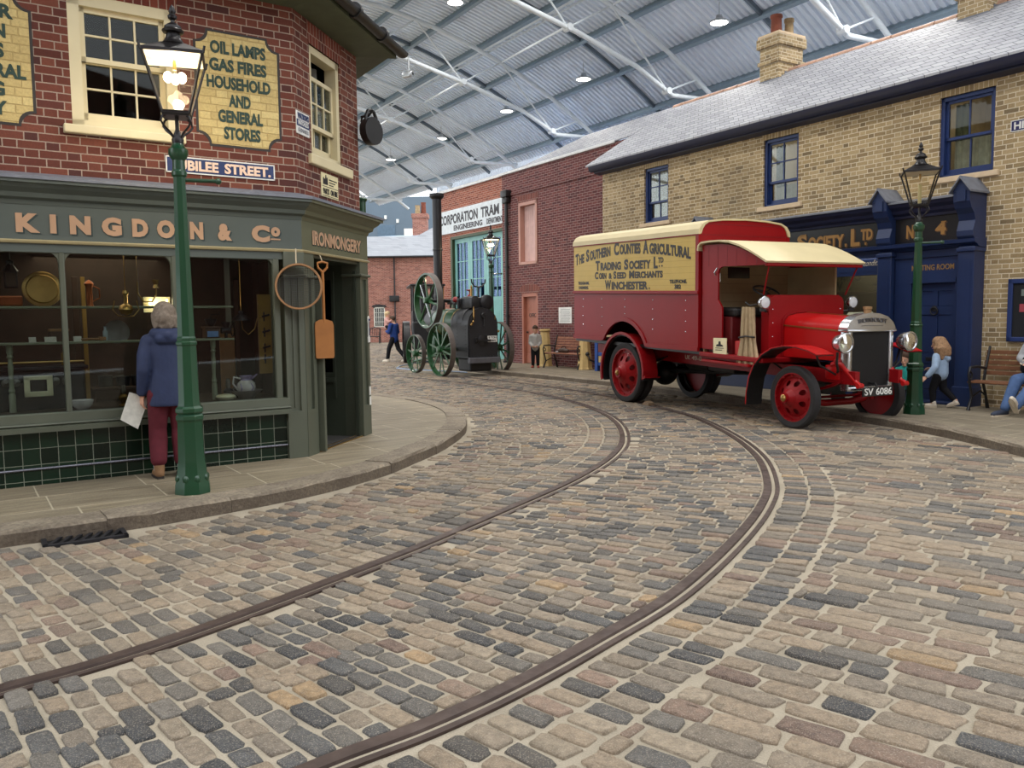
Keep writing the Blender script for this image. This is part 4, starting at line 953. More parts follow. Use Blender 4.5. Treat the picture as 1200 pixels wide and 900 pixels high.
# ---------------------------------------------------------------- tram depot
RD_ = FR((20,-2.2,0), 0)
TD = root('tram_depot', 'orange brick tram depot with turquoise doors and a long white sign', 'depot', FB, -58.13, (-20,2.2,0))
def P7(b, nm, m, sm=None, par=None): return place(b.build(nm, m, par or TD, sm), RD_ if par is None else I)
b = MB(); b.panel(-22.62, -16.52, 0, 6.5, [(-21.55,-16.58,.05,4.72)], 2.2, 2.55); b.box((-22.62,2.55,0),(-22.3,9,6.5)); P7(b, 'brick_wall', M_DB)
b = MB(); b.bbox((-22.72,2.14,6.46),(-16.6,2.6,6.56),.01); P7(b, 'coping', MATS['white_coping'])
m_turq = mat('turquoise_paint', (128,180,176), .45, 0, .4, .07, 3); m_tg = glass('depot_glass', (190,210,235), .4)
m_olv = mat('olive_green_post', (48,64,34), .5)
b = MB(); b.box((-21.55,2.2,.05),(-21.40,2.55,4.72)); b.box((-21.55,2.2,4.62),(-16.58,2.5,4.72)); P7(b, 'door_frame', m_olv)
lv = [-21.40+1.2*k for k in range(6)]
for k in range(4):
    x0, x1 = lv[k], lv[k+1]-.015; b = MB()
    b.panel(x0, x1, .12, 4.62, [(x0+.16,x1-.16,2.35,4.45)], 2.32, 2.38)
    dl = P7(b, 'door_leaf', m_turq)
    b = MB()
    for q in range(7): b.bbox((x0+.16+q*(x1-x0-.32)/7,2.305,.2),(x0+.16+(q+1)*(x1-x0-.32)/7-.01,2.33,2.25),.01)
    b.build('boards', m_turq, dl)
    b = MB(); w_ = (x1-x0-.32)/3
    for q in range(1, 3): b.box((x0+.16+q*w_-.015,2.325,2.35),(x0+.16+q*w_+.015,2.37,4.45))
    for q in range(1, 3): b.box((x0+.16,2.325,2.35+q*.7-.015),(x1-.16,2.37,2.35+q*.7+.015))
    b.build('glazing_bars', m_turq, dl)
    b = MB(); b.box((x0+.16,2.345,2.35),(x1-.16,2.35,4.45)); b.build('pane', m_tg, dl)
b = MB(); b.add([(-21.5,2.6,0),(-16.6,2.6,0),(-16.6,6,0),(-21.5,6,0),(-21.5,2.6,5),(-16.6,2.6,5),(-16.6,6,5),(-21.5,6,5)], [(0,1,2,3),(7,6,5,4),(3,2,6,7),(0,3,7,4),(2,1,5,6)]); P7(b, 'depot_interior', mat('depot_interior', (120,150,190), .9))
r = enamel('depot_sign', 'long white CORPORATION TRAMWAYS sign over the turquoise doors', 'sign', FB, -58.13, -22.5, -16.6, 4.86, 5.74, mat('white_sign_board', (206,214,220), .5), [], m_ink, th=.05, y=2.2)
lettering(r, [('CORPORATION',.18-2.95,3.22-2.95,.36,.34),('TRAM',3.45-2.95,4.73-2.95,.36,.34),('WAYS',4.98-2.95,5.88-2.95,.36,.34),('ENGINEERING',1.35-2.95,3.55-2.95,.08,.18),('DEPARTMENT',3.86-2.95,4.98-2.95,.08,.18)], mat('grey_sign_letters', (60,60,66), .6), I, 'lettering', -.05, bold=.035, serif=True)

# ---------------------------------------------------------------- far end: cottage, gallery wall, glazed gable
CT = thing('brick_cottage', 'far red brick cottage with pale slate roof and chimney', 'cottage', (-8, 56, 0), 0)
def P8(b, nm, m, sm=None): return place(b.build(nm, m, CT, sm), FR((8,-56,0), 0))
M_CB = brick('cottage_brick', [(0,(128,74,62)),(.4,(150,92,78)),(.75,(168,110,94)),(1,(120,70,60))], (176,156,144), W=.2325, split=0, joint=.012)
M_FS = brick('pale_slate', [(0,(146,148,152)),(.5,(162,164,168)),(1,(154,155,159))], (128,128,132), h=.16, W=.5, split=0, joint=.01, bump=.6)
b = MB(); b.panel(-28, -3.2, 0, 5.8, [(-9.32,-8.55,1.05,2.4)], 56, 56.3); P8(b, 'brick_wall', M_CB)
b = MB(); b.prism([(55.7,5.75),(59,7.35),(59,7.42),(55.7,5.82)], -28, -6.6, 'yz'); b.add([(-6.6,55.7,5.82),(-3.2,55.7,5.82),(-3.2,59,7.6),(-5.6,60,8.1),(-6.6,59,7.42)], [(0,1,2,3,4)]); P8(b, 'roof_slates', M_FS)
b = MB(); b.add([(-9.5,59,7.42),(-6.6,59,7.42),(-5.6,60,8.1),(-5.6,62,8.1),(-7.2,62,7.8)], [(0,1,2,3,4)]); P8(b, 'roof_valley', mat('pale_blue_lead', (176,196,212), .5))
b = MB(); b.cyl((-28,55.66,5.74),(-3.2,55.66,5.74),.07,n=10); b.cyl((-7.85,55.92,.0),(-7.85,55.92,5.7),.05,n=10); b.bbox((-8.2,55.75,2.75),(-7.55,56,3.15),.03); P8(b, 'gutter', m_black, 40)
b = MB(); b.box((-7.05,60.2,6.8),(-6.0,61.2,9.05)); b.box((-7.12,60.13,8.85),(-5.93,61.27,9.15)); P8(b, 'chimney_stack', M_CB)
b = MB(); b.lathe([(.2,0),(.17,.5),(.2,.62)], (-6.7,60.6,9.15), n=12); P8(b, 'chimney_pot', m_buff, 40)
b = MB(); b.lathe([(.2,0),(.17,.75),(.2,.85)], (-6.3,60.8,9.15), n=12); P8(b, 'chimney_pot', m_terra, 40)
b = MB()
for q in ((-9.32,-9.24,1.05,2.4),(-8.63,-8.55,1.05,2.4),(-9.32,-8.55,2.32,2.4),(-9.4,-8.47,1.0,1.1)): b.box((q[0],56.02,q[2]),(q[1],56.12,q[3]))
for k in range(1, 5): b.box((-9.24+k*.122-.012,56.04,1.1),(-9.24+k*.122+.012,56.1,2.32))
for k in range(1, 4): b.box((-9.24,56.04,1.1+k*.305-.012),(-8.63,56.1,1.1+k*.305+.012))
P8(b, 'window', mat('white_window_paint', (206,204,192), .5))
b = MB(); b.box((-9.3,56.14,1.05),(-8.57,56.15,2.4)); P8(b, 'window_pane', mat('dark_pane', (52,52,48), .1))
b = MB(); b.prism([(-9.45,2.4),(-8.42,2.4),(-8.5,2.52),(-8.95,2.6),(-9.37,2.52)], 55.99, 56.05); P8(b, 'window_arch', m_black)
GW = thing('gallery_block', 'dark grey-blue upper gallery wall with a door at the far end', 'gallery', (-8, 66, 0), 0)
m_gal = mat('grey_blue_wall', (104,118,130), .8, 0, .2, .03, 1)
b = MB(); b.box((-30,0,0),(4.6,.3,11.2)); b.build('wall', m_gal, GW)
b = MB(); b.bbox((-2.5,-.06,6.6),(-1.1,0,9.0),.02); b.build('door', mat('blue_grey_door', (88,110,128), .6), GW)
for q in ((-1.0,9.15),(-1.95,9.45)): b = MB(); b.bbox((q[0],-.1,q[1]),(q[0]+.2,0,q[1]+.3),.02); b.build('wall_fitting', mat('pale_fitting', (226,226,220), .5), GW)
b = MB(); b.box((-.4,-.05,6.8),(1.0,0,8.7)); b.build('light_panel', emis('bright_opening', (255,252,244), 1.3), GW)
b = MB(); b.box((-6,-1.3,6.3),(3.0,-1.26,7.3)); b.build('balustrade_glass', glass('balustrade_glass', (190,225,240), 2.0), GW)
b = MB(); b.box((-10,-1.4,6.0),(4.6,0,6.3)); b.build('gallery_floor', mat('pale_floor_edge', (196,204,208), .6), GW)
b = MB(); b.cyl((-6,-1.28,7.32),(3.0,-1.28,7.32),.04,n=8); b.build('handrail', m_white, GW)
# ================================================================ THE RED LORRY
LF = FR((4.683, 11.786, 0), -65.5)
LO = thing('delivery_lorry', 'red vintage delivery lorry with yellow sign-written box body', 'lorry', (4.683, 11.786, 0), -65.5)
m_red = mat('lorry_red_paint', (130,11,17), .42, 0, .2, .06, 2, coat=.05); m_redb = mat('bonnet_red_paint', (168,15,17), .34, 0, .35, .05, 2, coat=.2)
m_rubber = mat('rubber_tyre', (42,41,42), .75, 0, .3, .12, 12); m_crm = mat('cream_roof_canvas', (200,186,146), .5, 0, .4, .05, 3)
m_yel = mat('yellow_sign_boards', (196,168,88), .5, 0, .4, .06, 3); m_chr = mat('bright_nickel', (190,192,196), .22, .95); m_brs = MATS['brass']
m_blkp = mat('satin_black', (16,16,17), .45); m_board = mat('cream_cab_boards', (166,146,112), .6, 0, .3, .08, 4)
TILT = Matrix(((1,0,0,0),(0,1,0,0),(-.034,0,1,0),(0,0,0,1)))
def BM(): b = MB(); b.M = TILT; return b
def wheel(cx, cy, r, wid, rim, sgn, twin=False):
    """outer face towards sgn; red dished disc with eight holes, tyre, brass cap"""
    prof = lambda q: (0 if q > rim*.93 else (-.055 if q > rim*.80 else -.055+(.13*(rim*.80-q)/(rim*.80-rim*.28) if q > rim*.28 else .13)))
    b = MB(); S_ = 8; C = Vector((cx, cy+sgn*wid/2, r)); vs = []; fs = []
    def pt(q, a): return (C.x+q*math.cos(a), C.y+sgn*(prof(q)-.012), C.z+q*math.sin(a))
    rA, rB, rc, rh = rim*.36, rim*.80, rim*.60, rim*.115
    for s in range(S_):
        a0, a1 = 2*PI*s/S_, 2*PI*(s+1)/S_; am = (a0+a1)/2; n = 16; base = len(vs)
        for k in range(n):
            t = 2*PI*k/n; vs.append(pt(rc+rh*math.cos(t), am+rh/rc*math.sin(t)))
        for k in range(n):
            t = 2*PI*k/n; c, s2 = math.cos(t), math.sin(t); m = max(abs(c), abs(s2)); c /= m; s2 /= m
            vs.append(pt((rA+rB)/2+(rB-rA)/2*c, am+(a1-a0)/2*s2))
        for k in range(n): k2 = (k+1) % n; fs.append((base+k, base+n+k, base+n+k2, base+k2))
    b.add(vs, fs); n = 32
    ring = [rim*.80, rim*.86, rim*.92, rim*.95, rim]; vs = []
    for q in ring:
        for k in range(n): vs.append(pt(q, 2*PI*k/n))
    b.add(vs, [(i*n+k, i*n+(k+1) % n, (i+1)*n+(k+1) % n, (i+1)*n+k) for i in range(len(ring)-1) for k in range(n)])
    b.lathe([(rim*.36,0),(rim*.36,.0),(rim*.30,.03),(rim*.2,.07),(rim*.2,.1),(0,.1)], (cx, cy+sgn*(wid/2+prof(rim*.36)-.012), r), (0,sgn,0), 24)
    b.lathe([(rim*.99,-.05),(rim*.99,-wid+.02),(.05,-wid+.03)], (cx, cy+sgn*wid/2, r), (0,sgn,0), 32, False)
    w_ = b.build('wheel', m_red, LO, 35)
    b = MB()
    for off in ((0, -wid-.03) if twin else (0,)):
        o = (cx, cy+sgn*(wid/2+off), r)
        b.lathe([(rim,-.01),(r*.93,.0),(r*.985,-.012),(r,-.03),(r,-wid+.03),(r*.97,-wid+.005),(rim,-wid)], o, (0,sgn,0), 48, False)
    b.build('tyre', m_rubber, w_, 35)
    b = MB(); b.lathe([(.055,0),(.06,.02),(.045,.05),(.05,.07),(.03,.085),(0,.09)], (cx, cy+sgn*(wid/2+.085), r), (0,sgn,0), 12); b.build('hub_cap', m_brs, w_, 40)
    for k in range(12): a = 2*PI*k/12; b = MB(); b.cyl((cx+rim*.895*math.cos(a), cy+sgn*(wid/2-.02), r+rim*.895*math.sin(a)), (cx+rim*.895*math.cos(a), cy+sgn*(wid/2+.004), r+rim*.895*math.sin(a)), .012, n=6); b.build('wheel_bolt', m_red, w_)
for sg in (-1, 1):
    wheel(0, sg*.80, .44, .13, .345, sg); wheel(-4.25, sg*.85, .555, .14, .45, sg, True)
# chassis, axles and springs
b = BM()
for sg in (-1, 1): b.box((-6.0,sg*.40-.04,.66),(.72,sg*.40+.04,.84))
for x in (-5.8,-3.4,-2.2,-1.0,.5): b.box((x-.04,-.4,.70),(x+.04,.4,.80))
b.build('chassis_frame', m_red, LO)
b = MB(); b.tube([(0,-.74,.44),(0,-.62,.43),(0,-.5,.36),(0,-.25,.33),(0,.25,.33),(0,.5,.36),(0,.62,.43),(0,.74,.44)], .05, 10); b.tube([(-.12,-.6,.40),(-.12,.6,.40)], .02, 8); b.cyl((0,-.66,.34),(0,-.66,.54),.04); b.cyl((0,.66,.34),(0,.66,.54),.04); b.build('front_axle', m_red, LO, 40)
b = MB(); b.cyl((-4.25,-.75,.555),(-4.25,.75,.555),.07,n=12); b.ball((-4.25,0,.52),.24,14,10); b.cyl((-4.25,0,.55),(-1.6,0,.66),.04,n=10); b.build('rear_axle', m_blkp, LO, 40)
for x, hw, zc in ((0,.52,.62),(-4.25,.72,.80)):
    for sg in (-1, 1):
        b = MB()
        for k in range(5): h_ = hw*(1-.17*k); b.ribbon([(x-h_+2*h_*q/8, zc-.03*k-.14*(1-((q-4)/4)**2)*h_/hw+.06) for q in range(9)], sg*.42-.035, sg*.42+.035, .022)
        b.build('leaf_spring', m_red if x == 0 else m_blkp, LO)
b = BM(); b.bbox((-2.6,-.3,.56),(-1.9,.3,.85),.05); b.cyl((-3.3,-.1,.66),(-2.7,-.1,.66),.14,n=12); b.cyl((-.9,0,.6),(-.2,0,.62),.2,n=14); b.bbox((-.7,-.28,.6),(.3,.28,.85),.06); b.tube([(-2.0,.25,.6),(-3.5,.3,.55),(-5.6,.3,.6)],.04,8); b.build('gearbox', m_blkp, LO, 40)
# dumb irons curving down in front of the radiator
for sg in (-1, 1):
    b = BM(); P = [(.30,.90),(.40,.93),(.48,.90),(.60,.80),(.72,.70),(.80,.66)]
    b.tube([(x,sg*.42,z) for x, z in P], [.042,.052,.04,.032,.028,.032], 10); b.ball((.40,sg*.42,.95),.055,10,8); b.cyl((.78,sg*.42-.045,.66),(.78,sg*.42+.045,.66),.034,n=10); b.bbox((.2,sg*.42-.04,.7),(.46,sg*.42+.04,.90),.02); b.build('dumb_iron', m_redb, LO, 40)
# box body
BX0, BX1, BY = -6.12, -2.02, .93
def arcpts(cx, cz, r, a0, a1, n): return [(cx+r*math.cos(R(a0+(a1-a0)*k/n)), cz+r*math.sin(R(a0+(a1-a0)*k/n))) for k in range(n+1)]
hole = arcpts(-4.25, .52, .84, 147, 30, 14)
low = [(BX0,.95)]+[(-5.02,.97)]+[(x, z) for x, z in hole]+[(-3.46,.93),(BX1,.95)]+[(BX1,1.87),(BX0,1.87)]
low = [(x, z) for x, z in low]
for sg in (-1, 1):
    b = BM(); b.prism(low if sg < 0 else low, sg*BY, sg*(BY-.03)); b.build('side_panel', m_red, LO)
    b = BM(); rim_ = [(BX0-.02,.95),(-5.06,.96)]+[(-4.25+(x+4.25)*1.0, z) for x, z in hole]+[(-3.42,.93),(BX1+.0,.95)]
    b.ribbon(rim_, sg*(BY+.018), sg*(BY-.01), .075 if 1 else 0); b.build('skirt_moulding', m_red, LO)
    b = BM(); b.bbox((BX0-.02,sg*(BY-.02),1.86),(BX1+.02,sg*(BY+.03),1.92),.012); b.build('belt_moulding', m_red, LO)
    b = BM(); b.box((BX0,sg*BY,1.91),(BX1-.06,sg*(BY-.03),2.81)); 
    sp = b.build('sign_panel', m_yel, LO)
    b = BM()
    for k in range(1, 9): b.box((BX0,sg*(BY+.001),1.91+.1*k-.002),(BX1-.06,sg*(BY-.01),1.91+.1*k+.002))
    b.build('board_joints', mat('board_joint', (168,138,66), .6), sp)
    b = BM(); b.bbox((BX0-.01,sg*(BY-.02),2.80),(BX1-.02,sg*(BY+.012),2.825),.005); b.build('red_line', m_red, LO)
    b = BM()
    for x in (-5.75,-5.02,-4.2,-3.3,-2.35):
        for z in (1.25,1.42,1.6,1.76) if abs(x+4.2) > .5 else (1.5,1.62,1.76): b.ball((x,sg*(BY+.002),z),.011,6,4)
    b.build('rivet', m_chr, LO)
rp = [(BY*math.cos(R(a))*1.0, 0) for a in (0,)]
prof = [(BY+.015,2.82),(BY+.005,2.90),(BY-.06,2.985),(BY-.18,3.04),(.45,3.075),(0,3.09)]; prof = prof+[(-y, z) for y, z in prof[-2::-1]]
b = BM(); b.ribbon(prof, BX0-.03, BX1+.02, .03, 'yz'); b.build('box_roof', m_crm, LO, 40)
fp = [(BY-.02,1.0),(BY-.02,2.82),(BY-.05,2.90),(BY-.1,2.97),(BY-.2,3.03),(.45,3.06),(0,3.075)]; fp = fp+[(-y, z) for y, z in fp[-2::-1]]
b = BM(); b.prism(fp, BX0, BX0+.05, 'yz'); b.build('rear_board', m_red, LO)
b = BM(); b.prism(fp, BX1-.05, BX1, 'yz'); hb = b.build('front_board', m_red, LO)
b = BM()
for k in range(5): b.box((BX1-.002,-BY+.04,2.30+.17*k),(BX1+.004,BY-.04,2.305+.17*k))
b.build('board_joints', mat('dark_red_joint', (96,12,18), .5), hb)
b = BM(); b.ribbon([(y*1.008, z+.012) for y, z in fp[1:-1]], BX1-.01, BX1+.025, .022, 'yz'); b.build('cream_edge_strip', m_crm, LO, 40)
for sg in (-1, 1): b = BM(); b.box((BX1-.07,sg*(BY+.01),1.0),(BX1+.01,sg*(BY-.05),2.82)); b.build('corner_post', m_red, LO)
b = BM(); b.box((BX0,-BY+.04,.9),(BX1,BY-.04,.96)); b.build('box_floor', m_blkp, LO)
# sign writing on both sides
def warp_arch(X, Z):
    t = (X+4.13)/1.95; return X, Z+.165*(1-t*t)
SG = [('T',-6.05,-5.925,2.43,.20,1),('HE',-5.90,-5.70,2.43,.16,1),('S',-5.62,-5.50,2.43,.21,1),('OUTHERN',-5.47,-4.70,2.43,.165,1),('C',-4.57,-4.40,2.43,.21,1),('OUNTIES',-4.37,-3.68,2.43,.165,1),('A',-3.60,-3.43,2.43,.21,1),('GRICULTURAL',-3.40,-2.22,2.43,.165,1),
 ('T',-5.25,-5.09,2.315,.17),('RADING',-5.06,-4.33,2.315,.135),('S',-4.22,-4.08,2.315,.165),('OCIETY',-4.05,-3.36,2.315,.135),('L',-3.27,-3.15,2.315,.18),('TD',-3.14,-2.98,2.40,.085),('.',-3.12,-3.085,2.335,.10),('.',-3.04,-3.005,2.335,.10),
 ('C',-5.28,-5.15,2.15,.125),('ORN',-5.12,-4.85,2.15,.105),('&',-4.76,-4.65,2.15,.10),('S',-4.59,-4.49,2.15,.125),('EED',-4.46,-4.15,2.15,.105),('M',-4.05,-3.88,2.15,.125),('ERCHANTS',-3.86,-3.0,2.15,.105),
 ('W',-4.90,-4.68,1.95,.16),('INCHESTER',-4.66,-3.45,1.95,.13),('.',-3.42,-3.385,1.95,.14),
 ('TELEPHONE.',-2.80,-2.32,2.045,.055),('382',-2.66,-2.48,1.955,.065),('TELEGRAMS.',-5.95,-5.50,2.045,.05),('FARMERS.',-5.92,-5.53,1.955,.05)]
m_blet = mat('black_sign_letters', (26,22,20), .5)
LINES = [SG[:8]]+[SG[8:16], SG[16:23], SG[23:26], SG[26:27], SG[27:28], SG[28:29], SG[29:]]
for sg in (-1, 1):
    for ln in LINES:
        b = BM()
        if sg > 0: b.M = TILT @ Matrix(((-1,0,0,-8.14),(0,-1,0,0),(0,0,1,0),(0,0,0,1)))
        for it in ln: text_into(b, it[0], it[1], it[2], it[3], it[4], -BY-.003, bold=.045, warp=warp_arch if len(it) > 5 else None)
        b.build('lettering', m_blet, LO)
# rear mudguards and front wings (red outside, black inside)
for sg in (-1, 1):
    pr_ = [(-4.92,.40)]+arcpts(-4.25, .56, .70, 190, -8, 16)+[(-3.45,.50)]
    b = MB(); b.ribbon(pr_, sg*.66, sg*.985, .015); b.ribbon(pr_, sg*.965, sg*.99, .05); mg = b.build('mudguard', m_red, LO, 40)
    b = MB(); b.ribbon([(x*1.0-(x+4.25)*.025, z-.02) for x, z in pr_], sg*.67, sg*.96, .008); b.build('mudguard_lining', m_blkp, mg, 40)
    wp = [(-.80,.28),(-.79,.45),(-.74,.68),(-.64,.87),(-.48,1.02),(-.28,1.115),(-.05,1.155),(.18,1.15),(.40,1.11),(.58,1.05)]
    b = MB(); b.ribbon(wp, sg*.69, sg*.99, .014); wg = b.build('front_wing', m_redb, LO, 40)
    b = MB(); b.ribbon([(x+.008, z-.012) for x, z in wp], sg*.695, sg*.985, .006); b.build('wing_lining', m_blkp, wg, 40)
    b = MB(); b.tube([(.36,sg*.80,1.09),(.37,sg*.72,.9),(.40,sg*.45,.76)], .014, 6); b.tube([(-.6,sg*.8,.98),(-.6,sg*.5,.80)], .014, 6); b.build('wing_stay', m_blkp, wg)
# cab
cabp = [(-1.96,1.0),(-1.47,1.0),(-1.47,1.66),(-1.57,1.78),(-1.57,2.19),(-1.54,2.26),(-1.47,2.29),(-.56,2.29),(-.47,2.31),(-.60,2.37),(-.80,2.455),(-1.02,2.54),(-1.25,2.605),(-1.5,2.635),(-1.96,2.635)]
for sg in (-1, 1):
    b = BM(); b.prism(cabp, sg*.90, sg*.87); cs = b.build('cab_side', m_red, LO)
    b = BM()
    for k in range(6): x = -1.80+.22*k; b.box((x,sg*.902,2.3),(x+.004,sg*.898,2.60-max(0,(x+1.3))*.25))
    b.build('board_joints', MATS['dark_red_joint'], cs)
b = BM(); rf = [(-2.0,2.55),(-1.99,2.62),(-1.93,2.66),(-1.72,2.67),(-1.5,2.668),(-1.25,2.64),(-1.02,2.575),(-.80,2.49),(-.60,2.40),(-.44,2.32)]; b.ribbon(rf, -.96, .96, .028); b.build('cab_roof', m_crm, LO, 40)
b = BM(); b.bbox((-.50,-.93,2.27),(-.45,.93,2.32),.01); b.build('roof_front_rail', m_red, LO)
b = BM(); b.box((-1.965,-.87,.95),(-1.93,.87,2.62)); cb = b.build('cab_back', m_board, LO)
b = BM()
for k in range(8): b.box((-1.93,-.86,1.45+.145*k),(-1.925,.86,1.454+.145*k))
b.build('board_joints', mat('tan_joint', (104,88,66), .7), cb)
b = BM(); b.bbox((-1.935,-.42,2.12),(-1.915,.02,2.30),.01); b.build('rear_window', mat('dark_cab_window', (44,34,34), .15), cb)
b = BM(); b.box((-1.93,.83,1.0),(-.9,.87,2.3)); b.build('far_side_lining', m_board, LO)
b = BM(); b.bbox((-1.70,-.87,2.05),(-1.62,-.80,2.2),.01); b.tube([(-1.66,-.86,2.12),(-1.62,-.93,2.2),(-1.55,-.93,2.27)], .012, 6); b.build('number_lamp_bracket', m_chr, LO)
b = BM(); b.bbox((-1.92,-.80,1.52),(-1.25,.80,1.66),.04); b.build('seat_cushion', mat('black_leather', (20,18,18), .5, 0, .5, .1, 8), LO)
b = BM(); b.box((-1.92,-.82,.95),(-1.32,.82,1.52)); b.build('seat_box', mat('dark_red_paint', (92,14,18), .5), LO)
b = BM(); b.bbox((-1.97,-.95,.88),(-.5,.9,.95),.012); b.build('cab_floor', m_red, LO)
b = BM(); b.bbox((-1.85,-1.0,.80),(-.75,-.80,.84),.01); b.build('side_step', m_red, LO)
sc = [(.73,.92),(.73,1.76),(.70,1.82),(.62,1.86),(-.62,1.86),(-.70,1.82),(-.73,1.76),(-.73,.92)]
b = BM(); b.prism(sc, -.78, -.62, 'yz'); sct = b.build('scuttle', m_red, LO)
b = BM()
for y in (-.66,.66):
    for z in (1.05,1.25,1.45,1.65): b.ball((-.618,y,z),.01,6,4)
b.build('rivet', m_chr, sct)
for sg in (-1, 1):
    b = BM(); b.tube([(-.66,sg*.80,1.86),(-.48,sg*.86,2.30)], .012, 6); b.build('screen_strut', m_red, LO)
b = BM(); b.tube([(-1.10+.2*math.cos(a)*.86,-.36+.2*math.sin(a),1.91-.2*math.cos(a)*.42) for a in [2*PI*k/20 for k in range(20)]], .016, 8, True); b.tube([(-1.10,-.36,1.91),(-.72,-.34,1.2)], .02, 8)
for a in (0, 2.1, 4.2): b.cyl((-1.10,-.36,1.905),(-1.10+.2*math.cos(a)*.86,-.36+.2*math.sin(a),1.91-.2*math.cos(a)*.42),.01,n=6)
b.build('steering_wheel', m_blkp, LO, 40)
b = BM(); b.tube([(-.85,-.2,.95),(-.95,-.25,1.6)], .012, 6); b.tube([(-1.0,-.84,1.75),(-.9,-.84,1.70),(-.8,-.80,1.72)], .012, 6); b.tube([(-.95,-.80,1.0),(-1.05,-.80,1.45)], .014, 6); b.build('control_lever', m_blkp, LO)
b = BM()
for k in range(7):
    y = -.86-.022*(k % 2); x = -1.02+.036*k
    b.tube([(x,y,1.68),(x-.01+.006*k,y-.01,1.35),(x-.03+.01*k,y,1.18),(x-.06+.035*k-.02,y-.02,.84)], [.026,.028,.024,.036], 8)
b.build('canvas_apron', mat('beige_canvas', (168,148,118), .9, 0, .2, .12, 14), LO, 60)
b = BM(); b.tube([(-1.07,-.90,1.22),(-.9,-.915,1.25),(-.74,-.89,1.24)], .014, 6); b.build('apron_strap', m_blkp, LO)
# bonnet, radiator, lamps
def sect(hw, zt, z0=.96): return [(hw,z0),(hw,zt-.20),(hw*.97,zt-.12),(hw*.80,zt-.045),(hw*.45,zt-.01),(0,zt),(-hw*.45,zt-.01),(-hw*.80,zt-.045),(-hw*.97,zt-.12),(-hw,zt-.20),(-hw,z0)]
b = BM(); A_ = sect(.45,1.60); B_ = sect(.40,1.56); n = len(A_)
b.add([(-.62,y,z) for y, z in A_]+[(.44,y,z) for y, z in B_], [(i, i+1, n+i+1, n+i) for i in range(n-1)]+[tuple(range(n))]); bn = b.build('bonnet', m_redb, LO, 50)
b = BM()
for sg in (-1, 1): b.bar((-.62,sg*.452,1.415),(.44,sg*.402,1.375),.012,.02)
b.bar((-.62,0,1.607),(.44,0,1.567),.02,.01); b.build('bonnet_hinge', m_brs, bn)
b = BM(); b.ribbon([(y*1.10, z*1.0+(.03 if z > 1.2 else 0)) for y, z in sect(.45,1.60)], -.625, -.60, .02, 'yz'); b.build('bonnet_flange', m_red, LO, 40)
b = BM(); b.bbox((.45,-.34,.62),(.555,.34,1.39),.01); b.build('radiator_core', mat('radiator_core', (20,19,20), .6, .2, .4, .2, 60, .6, 140), LO)
hd = [(.44,1.38),(.45,1.42),(.40,1.50),(.30,1.57),(.16,1.61),(0,1.625),(-.16,1.61),(-.30,1.57),(-.40,1.50),(-.45,1.42),(-.44,1.38)]
b = BM(); b.prism(hd, .42, .58, 'yz'); b.bbox((.42,-.46,1.365),(.60,.46,1.40),.012)
for sg in (-1, 1): b.bbox((.44,sg*.345,.60),(.575,sg*.425,1.38),.012)
b.bbox((.44,-.42,.56),(.58,.42,.62),.015); rs = b.build('radiator_shell', m_chr, LO, 40)
b = BM()
def warp_t(X, Z): return X, Z+.035*(1-((X)/.33)**2)
b.M = TILT @ Matrix(((0,-1,0,0),(1,0,0,0),(0,0,1,0),(0,0,0,1)))
text_into(b, 'THORNYCROFT', -.27, .27, 1.465, .055, -.584, bold=.02, warp=warp_t, depth=.01); b.box((-.2,-.586,1.445),(.2,-.58,1.452)); b.build('lettering', mat('dark_nickel', (96,96,100), .3, .8), rs)
b = BM(); b.lathe([(.05,0),(.05,.05),(.06,.055),(.06,.085),(.0,.09)], (.5,0,1.62), n=14); b.build('filler_cap', mat('tan_brass_cap', (150,116,80), .5, .4), LO, 40)
b = BM(); b.tube([(.56,0,.66),(.66,0,.66),(.68,.02,.60),(.70,.1,.56)], .016, 8); b.build('starting_handle', m_blkp, LO)
m_lensg = glass('headlamp_glass', (225,228,220), 1.5)
for sg in (-1, 1):
    b = MB(); o = (.52, sg*.60, 1.205)
    b.lathe([(0,-.02),(.06,-.01),(.10,.03),(.122,.10),(.127,.16),(.137,.165),(.137,.19),(.117,.195),(.114,.18)], o, (1,0,0), 24, False); hl = b.build('headlamp', m_chr, LO, 40)
    b = MB(); b.lathe([(.0,.10),(.06,.11),(.114,.175)], o, (1,0,0), 20, False); b.build('reflector', mat('lamp_reflector', (214,210,196), .15, .9), hl, 60)
    b = MB(); b.lathe([(.0,.20),(.07,.196),(.116,.185)], o, (1,0,0), 20, False); b.build('lens', m_lensg, hl, 60)
    b = MB(); b.tube([(.56,sg*.60,1.08),(.55,sg*.60,.93),(.50,sg*.52,.82),(.42,sg*.45,.80)], .018, 8); b.build('lamp_stalk', m_blkp, hl, 40)
    b = MB(); o = (-.60, sg*.86, 1.77)
    b.lathe([(.03,-.08),(.06,-.06),(.085,-.01),(.095,.02),(.095,.05),(.08,.055)], o, (1,0,0), 20, False); sl = b.build('side_lamp', m_chr, LO, 40)
    b = MB(); b.lathe([(0,.06),(.04,.058),(.08,.05)], o, (1,0,0), 18, False); b.build('lens', mat('frosted_lamp_glass', (200,204,208), .3), sl, 60)
    b = MB(); b.tube([(-.60,sg*.86,1.69),(-.62,sg*.80,1.64),(-.66,sg*.74,1.64)], .016, 6); b.lathe([(.05,0),(.05,-.05)], (-.60,sg*.86,1.69), n=10); b.build('lamp_bracket', m_blkp, sl)
b = MB(); b.bbox((.70,-.29,.475),(.72,.27,.605),.005); npl = b.build('number_plate', m_black, LO)
b = MB(); b.M = Matrix(((0,-1,0,0),(1,0,0,0),(0,0,1,0),(0,0,0,1))); text_into(b, 'SV', -.265, -.105, .495, .09, -.722, bold=.015, depth=.004); text_into(b, '6086', -.055, .245, .495, .09, -.722, bold=.015, depth=.004)
